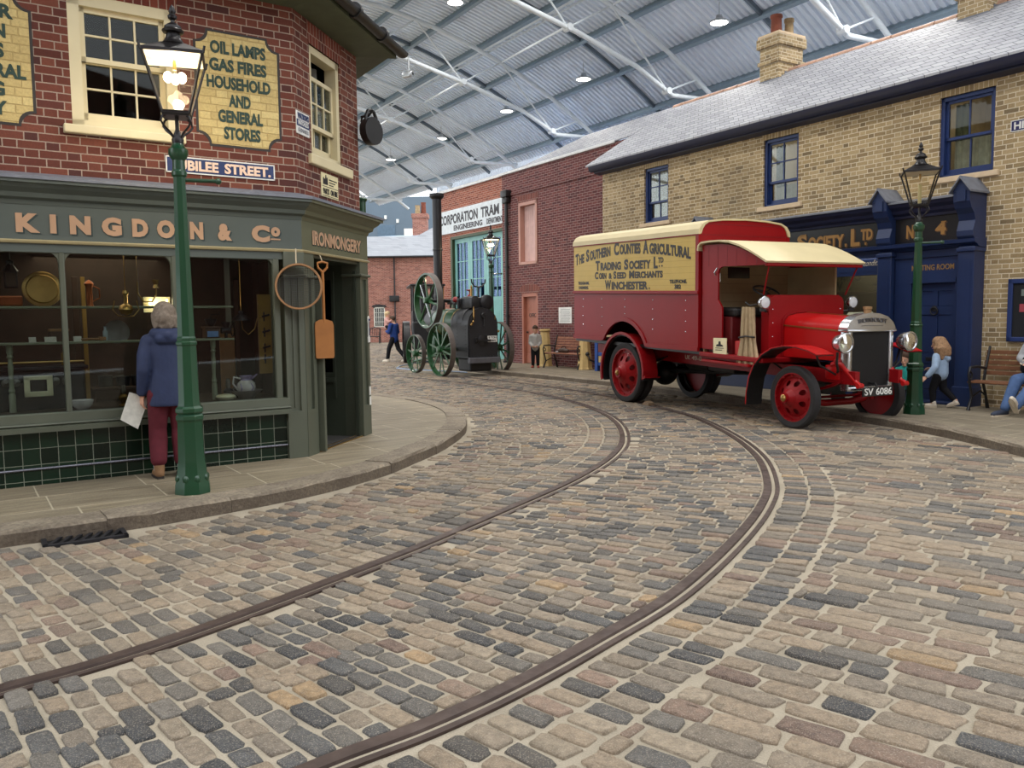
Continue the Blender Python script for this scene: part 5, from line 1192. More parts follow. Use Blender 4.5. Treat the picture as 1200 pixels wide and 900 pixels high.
b.build('lettering', m_enw, npl)
b = MB(); b.tube([(.70,-.1,.54),(.55,-.1,.55),(.46,-.1,.60)], .015, 6); b.tube([(.70,.1,.54),(.55,.1,.55),(.46,.1,.60)], .015, 6); b.build('plate_bracket', m_blkp, LO)
b = BM(); text_into(b, 'UK', -3.02, -2.87, .74, .07, -.443, bold=.02); text_into(b, '49-0', -2.83, -2.56, .74, .07, -.443, bold=.02); b.build('chassis_lettering', mat('pale_letters', (196,176,160), .6), LO)
# things carried in the cab doorway, and the chock behind the rear wheel
r = thing('information_card', 'small cream card with a black picture on the red lorry step', 'card', LF @ Vector((-1.47,-.93,.992)), -65.5)
b = MB(); b.bbox((-.155,-.01,.0),(.155,.01,.25),.004); b.bbox((-.12,.0,0),(.12,.06,.02),.004); b.build('board', m_encr, r)
b = MB(); b.prism([(-.09,.12),(.09,.12),(.06,.15),(.03,.15),(.02,.2),(-.02,.2),(-.03,.155),(-.07,.15)], -.013, -.009); b.box((-.1,-.013,.09),(.1,-.009,.1)); b.box((-.1,-.013,.06),(.06,-.009,.07)); b.build('picture', m_ink, r)
r = thing('fuel_can', 'red fuel can behind the cream card in the lorry doorway', 'can', LF @ Vector((-1.12,-.78,.985)), -65.5)
b = MB(); b.bbox((-.1,-.08,0),(.1,.08,.22),.02); b.build('body', m_redb, r)
b = MB(); b.cyl((.05,0,.22),(.05,0,.26),.025,n=10); b.tube([(-.07,0,.22),(-.06,0,.26),(0,0,.265),(.02,0,.22)],.01,6); b.build('cap', m_brs, r)
r = thing('wheel_chock', 'small wooden chock behind the red lorry rear wheel', 'chock', LF @ Vector((-3.66,-.85,.0)), -65.5)
b = MB(); b.prism([(0,0),(.2,0),(.2,.05),(.1,.08),(0,.02)], -.06, .06); b.build('block', mat('grey_timber', (118,98,76), .8), r)
# ================================================================ STREET LAMPS
m_lglass = glass('lantern_glass', (252,249,242), .5)
m_bulb = emis('lamp_bulb', (255,232,190), 40); m_mantle = emis('gas_mantle', (255,238,200), 8)
m_lblk = mat('lantern_black', (30,28,30), .35, .3, .5, .1)
def street_lamp(x, y, label, rot, H, lit, power):
    """H = height of the finial tip above the pavement"""
    r = thing('street_lamp', label, 'street lamp', (x, y, KERB), rot, 'green street lamps')
    zl = H-1.135                       # top of the iron column
    b = MB()
    b.lathe([(.155,0),(.15,.08),(.135,.13),(.115,.30),(.108,.62),(.11,.63),(.12,.645),(.12,.675),(.105,.69),(.12,.71),(.118,.74),(.098,.76),(.09,.80),(.082,1.28),(.09,1.29),(.09,1.31),(.08,1.32),(.082,1.345),(.074,1.36)], n=8, a0=PI/8)
    for k in range(8): a = PI/4*k+PI/8; b.ball((.118*math.cos(a),.118*math.sin(a),.13),.03,8,6,(1,1,1.3))
    b.build('base', m_green, r, 30)
    b = MB(); b.lathe([(.074,1.36),(.05,zl-.28)], n=8, a0=PI/8); b.lathe([(.05,zl-.28),(.062,zl-.265),(.062,zl-.235),(.052,zl-.22),(.05,zl-.14),(.065,zl-.12),(.08,zl-.09),(.08,zl-.05),(.058,zl-.03),(.045,zl)], n=16); b.build('column', m_green, r, 30)
    b = MB(); b.cyl((-.0,0,zl-.30),(.30,0,zl-.30),.017,n=8); b.ball((.31,0,zl-.30),.028,8,6); b.build('ladder_bar', m_green, r, 40)
    b = MB()
    b.lathe([(.045,zl),(.05,zl+.035),(.03,zl+.08),(.018,zl+.11)], n=12); b.cyl((0,0,zl+.07),(0,0,zl+.25),.016,n=8)
    for k in range(4):
        a = PI/2*k+PI/4; c, s = math.cos(a), math.sin(a)
        b.tube([(c*q, s*q, zl+h*.68) for q, h in ((.035,.06),(.07,.12),(.13,.18),(.165,.24),(.15,.30),(.12,.315),(.115,.345))], .009, 6)
    b.build('bracket_frame', m_lblk, r, 40)
    z0, z1, a0, a1 = zl+.235, zl+.705, .105, .232       # lantern body: small square below, large above
    b = MB(); b.lathe([(a0*1.2*1.16,z0-.02),(a0*1.42*1.1,z0+.015)], n=4, a0=PI/4)
    C4 = [(1,1),(-1,1),(-1,-1),(1,-1)]
    for k in range(4):
        c, d = C4[k], C4[(k+1) % 4]
        b.bar((c[0]*a0,c[1]*a0,z0),(c[0]*a1,c[1]*a1,z1),.016,.016); b.bar((c[0]*a1,c[1]*a1,z1),(d[0]*a1,d[1]*a1,z1),.02,.025); b.bar((c[0]*a0,c[1]*a0,z0+.01),(d[0]*a0,d[1]*a0,z0+.01),.018,.02)
        b.bar((c[0]*a1*1.03,c[1]*a1*1.03,z1-.01),(c[0]*a1*1.08,c[1]*a1*1.08,z1+.045),.014,.014)
    fr = b.build('lantern_frame', m_lblk, r)
    for k in range(4):
        c, d = C4[k], C4[(k+1) % 4]; b = MB(); b.add([(c[0]*a0,c[1]*a0,z0),(d[0]*a0,d[1]*a0,z0),(d[0]*a1,d[1]*a1,z1),(c[0]*a1,c[1]*a1,z1)], [(0,1,2,3)]); b.build('pane', m_lglass, fr)
    b = MB(); b.lathe([(a1*1.414,z1),(a1*1.45,z1+.012),(.13,z1+.10)], n=4, a0=PI/4)
    b.lathe([(.105,z1+0.088),(.115,z1+0.104),(.085,z1+0.124),(.062,z1+0.160),(.055,z1+0.192),(.082,z1+0.204),(.088,z1+0.220),(.07,z1+0.236),(.068,z1+0.252),(.045,z1+0.272),(.018,z1+0.288),(.016,z1+0.304),(.035,z1+0.320),(.038,z1+0.340),(.022,z1+0.356),(.03,z1+0.376),(.018,z1+0.412),(0,z1+0.436)], n=16); b.build('lantern_roof', m_lblk, r, 40)
    b = MB(); b.add([(q[0]*a1*.97,q[1]*a1*.97,z1-.012) for q in C4], [(3,2,1,0)]); b.build('reflector_plate', mat('white_reflector', (232,226,208), .4), r)
    b = MB(); b.cyl((0,0,z1-.02),(0,0,z1-.10),.014,n=8); b.build('burner', m_brs, r)
    for px_, pz in (((-.055,0),.16),((.055,0),.16),((0,.055),.16)) if lit else (((0,0),.2),):
        b = MB(); b.ball((px_[0],px_[1],z1-pz),.036 if lit else .02,12,8,(1,1,1.25)); b.build('mantle', m_bulb if lit else mat('clear_mantle', (220,214,196), .3), r, 60)
    if not lit:
        b = MB(); b.cyl((0,0,z0),(0,0,z0+.3),.025,n=10); b.build('glass_chimney', mat('pale_yellow_tube', (196,188,140), .3), r, 60)
    if lit:
        la = bpy.data.lights.new('lantern_light', 'POINT'); la.energy = power; la.color = (1,.84,.58); la.shadow_soft_size = .05; lo = bpy.data.objects.new('lantern_light', la); COL.objects.link(lo); lo.parent = r; lo.location = (0,0,z1-.22)
    return r
street_lamp(-2.80, 7.10, 'lit green street lamp on the kerb before the ironmonger window', 18, 4.12, True, 30)
street_lamp(5.93, 12.08, 'unlit green street lamp beside the front of the red lorry', -20, 3.93, False, 0)
street_lamp(-.58, 24.6, 'lit green street lamp before the turquoise depot doors', 10, 4.22, True, 30)

# ================================================================ PORTABLE STEAM ENGINE
EF = FR((-1.16, 23.2, 0), 121.87)
EN = thing('portable_steam_engine', 'green and black portable steam engine with tall chimney and flywheel', 'steam engine', (-1.16, 23.2, 0), 121.87)
m_eg = mat('engine_green', (24,68,34), .38, 0, .5, .1, 4, coat=.2); m_eblk = mat('engine_black', (30,30,33), .4, .2, .5, .12, 6); m_stl = mat('worn_steel_tread', (96,88,84), .5, .5, .5, .15, 8); m_brt = mat('polished_steel', (196,198,200), .2, .9)
m_er = mat('engine_red', (140,30,34), .4)
def spoked(cx, cy, r, wid, n, name, crank=False):
    o = (cx, cy, r) if name != 'flywheel' else (cx, cy, 2.1)
    b = MB(); t = .03 if name != 'flywheel' else .05
    b.lathe([(r-t,-wid/2),(r-.004,-wid/2),(r-.004,wid/2),(r-t,wid/2),(r-t,-wid/2)], o, (0,1,0), 44, False)
    b.lathe([(.0,-wid*.6),(.09,-wid*.6),(.10,0),(.09,wid*.6),(.06,wid*.8),(.0,wid*.8)], o, (0,1,0), 16)
    for k in range(n):
        a = 2*PI*k/n+.2
        if name == 'flywheel': b.tube([(o[0]+q*math.cos(a+(r-q)*.12), cy, o[2]+q*math.sin(a+(r-q)*.12)) for q in (.06,.3,.55,r-.03)], [.04,.032,.028,.03], 8)
        else: b.bar((o[0]+.07*math.cos(a), cy+.03*(-1)**k, o[2]+.07*math.sin(a)), (o[0]+(r-.02)*math.cos(a), cy+.02*(-1)**k, o[2]+(r-.02)*math.sin(a)), .05, .016, (0,1,0))
    w_ = b.build(name, m_eg, EN, 35)
    b = MB(); b.lathe([(r-.006,-wid/2-.004),(r,-wid/2),(r,wid/2),(r-.006,wid/2+.004)], o, (0,1,0), 44, False); b.build('tread', m_stl, w_, 35)
    return w_
for sg in (-1, 1):
    spoked(0, sg*.93, .74, .15, 12, 'wheel'); spoked(1.85, sg*.82, .565, .13, 10, 'wheel')
spoked(1.0, .80, .79, .17, 6, 'flywheel')
b = MB()
for k in (0, 3): a = 2*PI*k/6+1.0; b.bar((1.0+.05*math.cos(a),.89,2.1+.05*math.sin(a)),(1.0+.55*math.cos(a),.89,2.1+.55*math.sin(a)),.02,.03,(0,1,0))
b.build('polished_strip', m_brt, EN)
b = MB(); b.lathe([(.39,0),(.395,.02),(.395,1.5),(.39,1.52)], (.25,0,1.48), (1,0,0), 28); b.build('boiler', m_eg, EN, 35)
b = MB()
for x in (.35, .85, 1.35): b.lathe([(.398,0),(.402,.005),(.402,.05),(.398,.055)], (x,0,1.48), (1,0,0), 28, False)
b.build('boiler_band', m_brs, EN, 35)
b = MB(); b.lathe([(.40,0),(.40,.45),(.36,.50),(0,.50)], (1.70,0,1.48), (1,0,0), 28); b.lathe([(.2,0),(.19,.08),(.14,.16)], (1.92,0,1.84), n=18); b.build('smokebox', m_eblk, EN, 35)
fb = [(.47,.50)]+[(.47,1.35)]+[(.47*math.cos(R(a)), 1.40+.48*math.sin(R(a))) for a in range(0, 181, 15)]+[(-.47,1.35),(-.47,.50)]
b = MB(); b.prism(fb, -.72, .30, 'yz'); fbx = b.build('firebox', m_eblk, EN, 35)
b = MB(); b.prism([(y*.93, 1.40+(z-1.40)*.95-.02) for y, z in fb], -.745, -.72, 'yz'); b.build('backplate', mat('backplate_black', (36,36,40), .5, .2, .5, .15, 5), fbx)
b = MB()
for y, z in [(s*.44,.58+.1*k) for k in range(9) for s in (-1,1)]+[(.44*math.cos(R(a)),1.40+.44*math.sin(R(a))) for a in range(10,175,14)]+[(-.40+.1*k,.55) for k in range(9)]: b.ball((-.748,y,z),.014,6,4)
for k in range(9):
    for x in (-.6,-.1,.2): b.ball((x,.472,.58+.1*k),.013,6,4)
b.build('rivet', m_eblk, fbx)
b = MB(); b.lathe([(.16,0),(.165,.02),(.12,.035),(0,.04)], (-.745,.02,.98), (-1,0,0), 20, sx=1.0); b.bar((-.79,-.2,.98),(-.79,.25,.98),.03,.05); b.bbox((-.78,.2,.90),(-.75,.28,1.06),.01); b.build('firehole_door', m_eblk, EN, 40)
b = MB(); b.lathe([(.0,0),(.07,.01),(.08,.03),(.06,.05),(0,.05)], (-.745,0,1.66), (-1,0,0), 16); b.tube([(-.79,0,1.66),(-.80,-.02,1.5),(-.79,.0,1.38)], .014, 6); b.build('pressure_gauge', m_eblk, EN, 40)
b = MB(); b.bbox((-.77,-.42,.93),(-.75,-.12,1.10),.004); pl = b.build('number_plate', m_enw, EN)
b = MB(); b.M = Matrix(((0,1,0,0),(-1,0,0,0),(0,0,1,0),(0,0,0,1)))
b.M = Matrix.Rotation(R(-90), 4, 'Z')
text_into(b, '8 TON', .15, .39, 1.03, .05, -.772, bold=.02); text_into(b, '1884', .17, .37, .95, .05, -.772, bold=.02); b.build('lettering', m_ink, pl)
b = MB(); b.tube([(-.76,.30,1.55),(-.80,.32,1.6),(-.80,.32,1.9)],.014,6); b.tube([(-.76,.38,1.45),(-.82,.38,1.45)],.02,8); b.tube([(-.76,-.36,1.55),(-.80,-.36,1.65)],.016,6); b.cyl((-.80,.32,1.62),(-.80,.32,1.85),.022,n=8); b.ball((-.80,.40,1.42),.035,8,6); b.ball((-.80,.34,1.50),.03,8,6); b.cyl((-.78,-.45,1.2),(-.80,-.45,1.25),.03); b.build('brass_fittings', m_brs, EN, 40)
b = MB(); b.bbox((-.82,-.48,.36),(-.70,.48,.52),.02); b.build('ash_tray', mat('grey_ash_pan', (92,92,98), .5, .3), EN); b = MB(); b.bbox((-.6,-.35,.12),(.1,.35,.5),.05); b.build('ash_pan', m_eblk, EN)
b = MB(); b.bbox((-.55,-.25,1.86),(.15,.25,2.16),.03); b.lathe([(.19,-.06),(.21,-.04),(.21,.04),(.19,.06),(.08,.08),(0,.08)], (-.55,-.22,2.02), (-1,0,0), 20); b.lathe([(.15,0),(.15,.6),(.1,.62)], (-.5,.1,2.05), (1,0,0), 16); b.build('cylinder_block', m_eblk, EN, 40)
b = MB(); b.cyl((.15,.1,2.05),(.95,.1,2.1),.03,n=8); b.cyl((1.0,-.5,2.1),(1.0,.85,2.1),.05,n=10); b.bbox((.9,-.45,1.84),(1.1,-.3,2.15),.02); b.bbox((.9,.3,1.84),(1.1,.45,2.15),.02); b.bar((.2,.22,2.0),(.9,.22,2.02),.04,.06); b.bar((.2,-.02,2.0),(.9,-.02,2.02),.04,.06); b.build('crankshaft', m_eblk, EN, 40)
b = MB(); b.cyl((.35,-.2,1.85),(.35,-.2,2.12),.05,n=10); b.ball((.35,-.2,2.2),.075,10,8); b.ball((.55,.15,2.12),.09,10,8); b.cyl((.35,-.2,2.25),(.35,-.2,2.36),.02,n=8); b.lathe([(.04,0),(.10,.02),(.10,.04),(.03,.05)], (.35,-.2,2.36), n=12); b.build('governor', m_er, EN, 40)
b = MB(); b.tube([(.3,.3,1.86),(.3,.32,2.0),(.45,.35,2.05),(.6,.3,1.9)], .025, 8); b.cyl((.1,.3,1.86),(.1,.3,2.1),.045,n=10); b.lathe([(.06,0),(.03,.06),(.05,.1)], (.1,.3,2.1), n=10); b.build('valve_gear', m_eblk, EN, 40)
b = MB(); b.cyl((-.2,.05,2.16),(-.2,.05,2.42),.032,n=10); b.lathe([(.02,0),(.035,.03),(.0,.1)], (-.2,.05,2.42), n=10); b.build('safety_valve', m_brs, EN, 40)
b = MB(); b.cyl((-.42,-.05,2.16),(-.42,-.05,2.44),.025,n=8); b.tube([(-.42,.17,2.66),(-.42,.16,2.56),(-.42,.08,2.47),(-.42,-.05,2.44),(-.42,-.18,2.47),(-.42,-.26,2.56),(-.42,-.27,2.66)], .02, 8); b.build('chimney_crutch', m_eblk, EN, 40)
b = MB(); b.lathe([(.16,1.86),(.125,2.0),(.125,2.2),(.14,2.22),(.14,2.3),(.125,2.32),(.135,3.6),(.15,3.61),(.15,3.66),(.135,3.67),(.14,5.12),(.18,5.15),(.22,5.2),(.22,5.28),(.13,5.29)], (1.92,0,0), n=20); b.build('chimney', m_eblk, EN, 35)
b = MB(); b.cyl((0,-.95,.74),(0,.95,.74),.05,n=10); b.cyl((1.85,-.85,.565),(1.85,.85,.565),.045,n=10); b.bbox((1.65,-.3,.5),(2.05,.3,1.1),.04); b.tube([(1.9,0,.5),(2.8,.1,.35),(3.4,.15,.25)], .04, 8); b.build('axle', m_eg, EN, 40)
b = MB(); b.lathe([(.46,0),(.47,.02),(.47,.5),(.46,.52)], (-.35,0,1.45), (1,0,0), 28); b.build('firebox_wrapper', m_eblk, EN, 35)

# dark steam engine parked behind it
KF = FR((-3.2, 30.6, 0), 100)
KE = thing('traction_engine', 'black steam engine with striped canopy post parked behind the green engine', 'steam engine', (-3.2, 30.6, 0), 100)
b = MB(); b.lathe([(.45,0),(.46,.02),(.46,1.6)], (-.2,0,1.25), (1,0,0), 20); b.bbox((-.9,-.5,.6),(-.1,.5,1.9),.08); b.build('boiler', m_eblk, KE, 35)
b = MB(); b.bbox((-1.5,-.55,.5),(-.9,.55,1.5),.06); b.build('tender', m_eblk, KE)
for cx, cy, r_ in ((-.5,-.72,.75),(-.5,.72,.75),(1.2,-.6,.5),(1.2,.6,.5)):
    b = MB(); o = (cx,cy,r_); b.lathe([(r_-.06,-.12),(r_,-.12),(r_,.12),(r_-.06,.12),(r_-.06,-.12)], o, (0,1,0), 30, False); b.lathe([(0,-.1),(.1,-.1),(.1,.1),(0,.1)], o, (0,1,0), 12)
    for k in range(10): a = 2*PI*k/10; b.bar((cx+.08*math.cos(a),cy,r_+.08*math.sin(a)),(cx+(r_-.03)*math.cos(a),cy,r_+(r_-.03)*math.sin(a)),.05,.02,(0,1,0))
    b.build('wheel', m_eblk, KE, 35)
for x, y in ((-1.4,-.5),(-1.4,.5),(.6,-.45),(.6,.45)): b = MB(); b.cyl((x,y,1.4),(x,y,2.75),.03,n=8); b.build('canopy_post', m_eblk, KE)
b = MB(); b.bbox((-1.7,-.62,2.72),(.9,.62,2.80),.03); b.build('canopy', m_eblk, KE)
b = MB(); b.box((-1.5,-.56,1.5),(-1.46,-.1,2.7)); b.box((-1.5,-.02,1.5),(-1.46,.16,2.7)); b.build('side_sheet', m_eblk, KE)
b = MB(); b.box((-1.47,-.58,1.75),(-1.2,-.55,2.68)); b.build('yellow_sheet', mat('straw_yellow', (186,146,62), .6), KE)
b = MB(); b.box((-1.40,-.585,1.7),(-1.33,-.56,2.72)); b.box((-1.28,-.585,1.7),(-1.25,-.56,2.72)); b.build('dark_stripe', m_eblk, KE)
b = MB(); b.lathe([(.15,0),(.11,.2),(.12,1.2),(.17,1.3)], (1.15,0,1.68), n=16); b.build('chimney', m_eblk, KE, 35)
# hose on the cobbles
r = tag(None or (lambda b: (b.tube([(x,y,.02) for x, y in ((-3.1,30.5),(-3.5,29.0),(-3.75,27.6),(-3.70,26.4),(-3.2,25.6),(-2.7,25.2),(-2.2,24.8),(-1.6,24.3),(-1.3,23.9))], .018, 6), b.build('hose', mat('pale_blue_hose', (150,166,190), .5), None, 60))[1])(MB()), 'pale blue hose lying on the cobbles beside the green engine', 'hose')
# ================================================================ PEOPLE
class Body:
    """one continuous surface grown from tapered limbs, fused with a voxel remesh"""
    def __init__(s): s.mb = MB()
    def limb(s, pts, rs, n=14):
        pts = [Vector(p) for p in pts]
        for i in range(len(pts)-1):
            a, b = pts[i], pts[i+1]; d = b-a
            if d.length < 1e-5: continue
            s.mb.cyl(a, b, rs[i], rs[i+1], n, True)
        for p, r in zip(pts, rs): s.mb.ball(p, r, n, 8)
        return s
    def ball(s, c, r, sc=(1,1,1)): s.mb.ball(c, r, 16, 10, sc); return s
    def ellipse_stack(s, secs, n=24):
        vs = []; fs = []
        for z, a, b_ in secs:
            for k in range(n): t = 2*PI*k/n; vs.append((a*math.cos(t), b_*math.sin(t), z))
        m = len(secs)
        for i in range(m-1):
            for k in range(n): k2 = (k+1) % n; fs.append((i*n+k, i*n+k2, (i+1)*n+k2, (i+1)*n+k))
        fs += [tuple(range(n))[::-1], tuple((m-1)*n+k for k in range(n))]; s.mb.add(vs, fs); return s
    def done(s, name, m, parent, vox=.008, smooth=6):
        o = s.mb.build(name, m, parent, True)
        md = o.modifiers.new('fuse', 'REMESH'); md.mode = 'VOXEL'; md.voxel_size = vox; md.use_smooth_shade = True
        sm = o.modifiers.new('soften', 'SMOOTH'); sm.factor = .5; sm.iterations = smooth
        bpy.context.view_layer.update(); dg = bpy.context.evaluated_depsgraph_get()
        me = bpy.data.meshes.new_from_object(o.evaluated_get(dg)); old = o.data; o.modifiers.clear(); o.data = me; bpy.data.meshes.remove(old)
        me.name = name
        if not me.materials: me.materials.append(m)
        return o
m_skin = mat('skin', (206,158,132), .55, 0, .35, .06, 20)
def v(*a): return Vector(a)
def hand(B, wrist, dirn, palm_n, s, curl=.4):
    """palm, five unequal bent fingers; dirn = along the hand, palm_n = out of the palm"""
    d = Vector(dirn).normalized(); pn = (Vector(palm_n)-d*Vector(palm_n).dot(d)).normalized(); sd = d.cross(pn)
    w_ = Vector(wrist)
    for k in range(4): q = (k-1.5)*.020*s; B.limb([w_+sd*q*.5, w_+d*.085*s+sd*q], [.014*s,.0125*s], 10)
    for k, L in enumerate((.064,.074,.070,.054)):
        q = (k-1.5)*.0205*s; p = w_+d*.085*s+sd*q; pts = [p]; dd = d.copy()
        for seg in (.45,.32,.23):
            dd = (dd*math.cos(curl)+pn*math.sin(curl)).normalized(); pts.append(pts[-1]+dd*L*seg*s)
        B.limb(pts, [.0098*s,.0090*s,.0084*s,.0072*s], 8)
    t0 = w_+d*.03*s-sd*.028*s; t1 = t0+(d*.5-sd*.75+pn*.25).normalized()*.036*s; t2 = t1+(d*.85-sd*.3+pn*.35).normalized()*.030*s
    B.limb([t0, t1, t2], [.014*s,.0115*s,.0088*s], 8)
def head(B, neck, c, fwd, s, up=(0,0,1)):
    """skull, jaw, nose, ears, brow; c = centre of the head, fwd = where the face looks"""
    f = Vector(fwd).normalized(); u = Vector(up); sd = f.cross(u).normalized(); u = sd.cross(f); c = Vector(c)
    B.limb([neck, c-u*.07*s-f*.012*s], [.056*s,.052*s])
    B.limb([c+u*.03*s-f*.02*s, c+u*.035*s+f*.03*s], [.083*s,.074*s], 18)
    B.limb([c-u*.02*s+f*.025*s, c-u*.085*s+f*.055*s], [.068*s,.036*s], 16)
    B.limb([c+u*.022*s+f*.098*s, c-u*.012*s+f*.116*s], [.010*s,.0145*s], 8)
    B.limb([c-u*.048*s+f*.092*s-sd*.018*s, c-u*.048*s+f*.092*s+sd*.018*s], [.010*s,.010*s], 8)
    for q in (-1, 1):
        B.limb([c+u*.005*s+sd*q*.078*s-f*.012*s, c-u*.03*s+sd*q*.076*s-f*.006*s], [.016*s,.011*s], 8)
        B.limb([c+u*.032*s+f*.086*s+sd*q*.014*s, c+u*.030*s+f*.074*s+sd*q*.048*s], [.010*s,.010*s], 8)
    return c, f, u, sd
def face(parent, hd, s):
    c, f, u, sd = hd; b = MB()
    for q in (-1, 1): b.ball(c+u*.012*s+f*.083*s+sd*q*.031*s, .0115*s, 10, 8)
    b.build('eye', mat('eye_white', (226,220,212), .3), parent, True)
    b = MB()
    for q in (-1, 1): b.ball(c+u*.012*s+f*.0925*s+sd*q*.031*s, .006*s, 8, 6)
    b.build('iris', mat('dark_iris', (40,30,26), .2), parent, True)
    b = MB(); b.ball(c-u*.048*s+f*.0985*s, .017*s, 10, 6, (1,1,.42)); b.build('lips', mat('lips', (176,106,96), .5), parent, True)
def shoe(parent, heel, toe_dir, s, m, sole, L=.27, up=(0,0,1)):
    d = Vector(toe_dir).normalized(); h = Vector(heel); u = Vector(up)
    B = Body(); B.limb([h+u*.045*s, h+d*.10*s+u*.045*s, h+d*(L-.07)*s+u*.035*s, h+d*(L-.03)*s+u*.03*s], [.042*s,.046*s,.044*s,.034*s]); B.limb([h+u*.05*s+d*.01, h+u*.11*s+d*.02*s], [.044*s,.05*s])
    o = B.done('shoe', m, parent, .007*max(.8,s), 3)
    b = MB(); sdv = d.cross(u); P = [h-d*.04*s, h+d*.09*s, h+d*(L-.06)*s, h+d*L*s]; W = [.03,.045,.047,.016]
    pts = [p+sdv*w_*s for p, w_ in zip(P, W)]+[p-sdv*w_*s for p, w_ in list(zip(P, W))[::-1]]; n = len(pts)
    b.add([p for p in pts]+[p+u*.022*s for p in pts], [tuple(range(n))[::-1], tuple(range(n, 2*n))]+[(i, (i+1) % n, n+(i+1) % n, n+i) for i in range(n)]); b.build('sole', sole, o)
    return o
m_jean = mat('blue_denim', (70,92,130), .85, 0, .2, .15, 14, .3, 60); m_blktr = mat('black_trousers', (24,24,28), .85, 0, .2, .1, 14); m_maroon = mat('maroon_trousers', (90,36,44), .85, 0, .2, .12, 14, .3, 50)
m_jacket = mat('navy_anorak', (44,53,82), .65, 0, .3, .12, 8, .3, 22); m_ghair = mat('grey_brown_hair', (120,108,96), .7, 0, .3, .3, 40, .6, 90); m_wht = mat('white_trainer', (206,196,180), .6); m_sole = mat('pale_sole', (190,178,158), .7)

# woman looking into the shop window (seen from behind); local +y = the way she faces, x = her right
W = thing('person', 'person in navy anorak and maroon trousers looking into the shop window', 'person', (-3.29, 7.84, KERB), 30, None)
B = Body()
hd = head(B, v(0,-.01,1.38), v(.0,.03,1.525), (.1,1,-.12), 1.0)
for q, kn, an in ((-1, v(-.10,.04,.47), v(-.11,-.03,.10)), (1, v(.10,.02,.47), v(.10,.0,.10))): B.limb([v(q*.09,0,.84), kn, an], [.085,.055,.042])
B.limb([v(0,0,.88), v(0,.0,1.08), v(0,.01,1.28)], [.12,.11,.085])
for q, el, wr in ((-1, v(-.215,-.05,1.04), v(-.225,.03,.80)), (1, v(.22,-.02,1.03), v(.19,.12,.88))): B.limb([v(q*.15,0,1.31), el, wr], [.05,.042,.030])
hand(B, v(-.225,.035,.79), (-.05,.12,-1), (.9,.2,0), .95, .5); hand(B, v(.19,.13,.87), (0,.5,-.8), (-1,0,0), .95, .5)
bd = B.done('body', m_skin, W, .006, 4); face(bd, hd, 1.0)
B = Body(); c = v(0,.03,1.525)
B.limb([c+v(0,-.035,.05), c+v(0,.0,.065)], [.105,.095]); B.limb([c+v(-.02,-.07,.0), c+v(.0,-.07,-.05)], [.09,.075]); B.limb([c+v(-.07,-.01,.02), c+v(-.075,-.01,-.05)], [.05,.04]); B.limb([c+v(.07,-.01,.02), c+v(.075,-.01,-.05)], [.05,.04])
for k in range(9): a = PI*k/8; B.limb([c+v(.085*math.cos(a),-.06-.05*math.sin(a),-.0), c+v(.095*math.cos(a),-.06-.055*math.sin(a),-.075-.015*(k % 2))], [.03,.02])
B.done('hair', m_ghair, W, .008, 3)
B = Body()
B.ellipse_stack([(.69,.175,.145),(.72,.18,.15),(.90,.172,.145),(1.05,.16,.135),(1.20,.172,.135),(1.30,.18,.12),(1.36,.12,.09),(1.39,.07,.07)]); B.limb([v(-.145,-.01,1.30), v(0,-.01,1.32), v(.145,-.01,1.30)], [.075,.09,.075])
for q, el, wr in ((-1, v(-.215,-.05,1.04), v(-.225,.025,.83)), (1, v(.22,-.02,1.03), v(.19,.11,.90))): B.limb([v(q*.15,-.0,1.30), v(q*.195,-.03,1.18), el, wr], [.076,.068,.058,.05])
B.limb([v(-.10,-.06,1.38), v(0,-.115,1.36), v(.10,-.06,1.38)], [.05,.065,.05]); B.limb([v(-.06,-.11,1.33), v(.06,-.11,1.33)], [.055,.055]); B.limb([v(-.09,.03,1.37), v(.09,.03,1.37)], [.055,.055])
jk = B.done('anorak', m_jacket, W, .009, 5)
b = MB(); b.lathe([(.2,-.004),(.206,0),(.2,.004)], (0,-.0,.99), n=20, cap=False)
B = Body()
for q, kn, an in ((-1, v(-.10,.045,.47), v(-.11,-.02,.18)), (1, v(.10,.025,.47), v(.10,.0,.17))): B.limb([v(q*.085,0,.80), kn, v(kn.x,kn.y-.01,.36), an], [.105,.082,.085,.075])
B.limb([v(-.06,0,.82), v(.06,0,.82)], [.12,.12]); B.done('trousers', m_maroon, W, .009, 4)
B = Body()
for x in (-.11,.10): B.limb([v(x,-.01,.09), v(x,-.01,.20)], [.05,.052])
B.done('sock', mat('pale_grey_sock', (176,176,182), .9), W, .008, 2)
m_boot = mat('tan_walking_boot', (128,98,70), .8, 0, .2, .2, 20)
for x in (-.11,.10): shoe(W, (x,-.05,0), (x*.4,1,0), 1.0, m_boot, mat('dark_sole', (40,34,30), .8), .25)
r = thing('paper_bag', 'white paper held in the left hand of the person at the window', 'paper', FR((-3.29,7.84,KERB), 30) @ v(-.265,.07,.735), 30)
b = MB(); b.M = Matrix.Rotation(R(18), 4, 'Y') @ Matrix.Rotation(R(-8), 4, 'X')
b.prism([(-.10,-.20),(.07,-.25),(.09,.06),(-.09,.07)], -.004, .004); b.build('sheet', m_ppr, r)

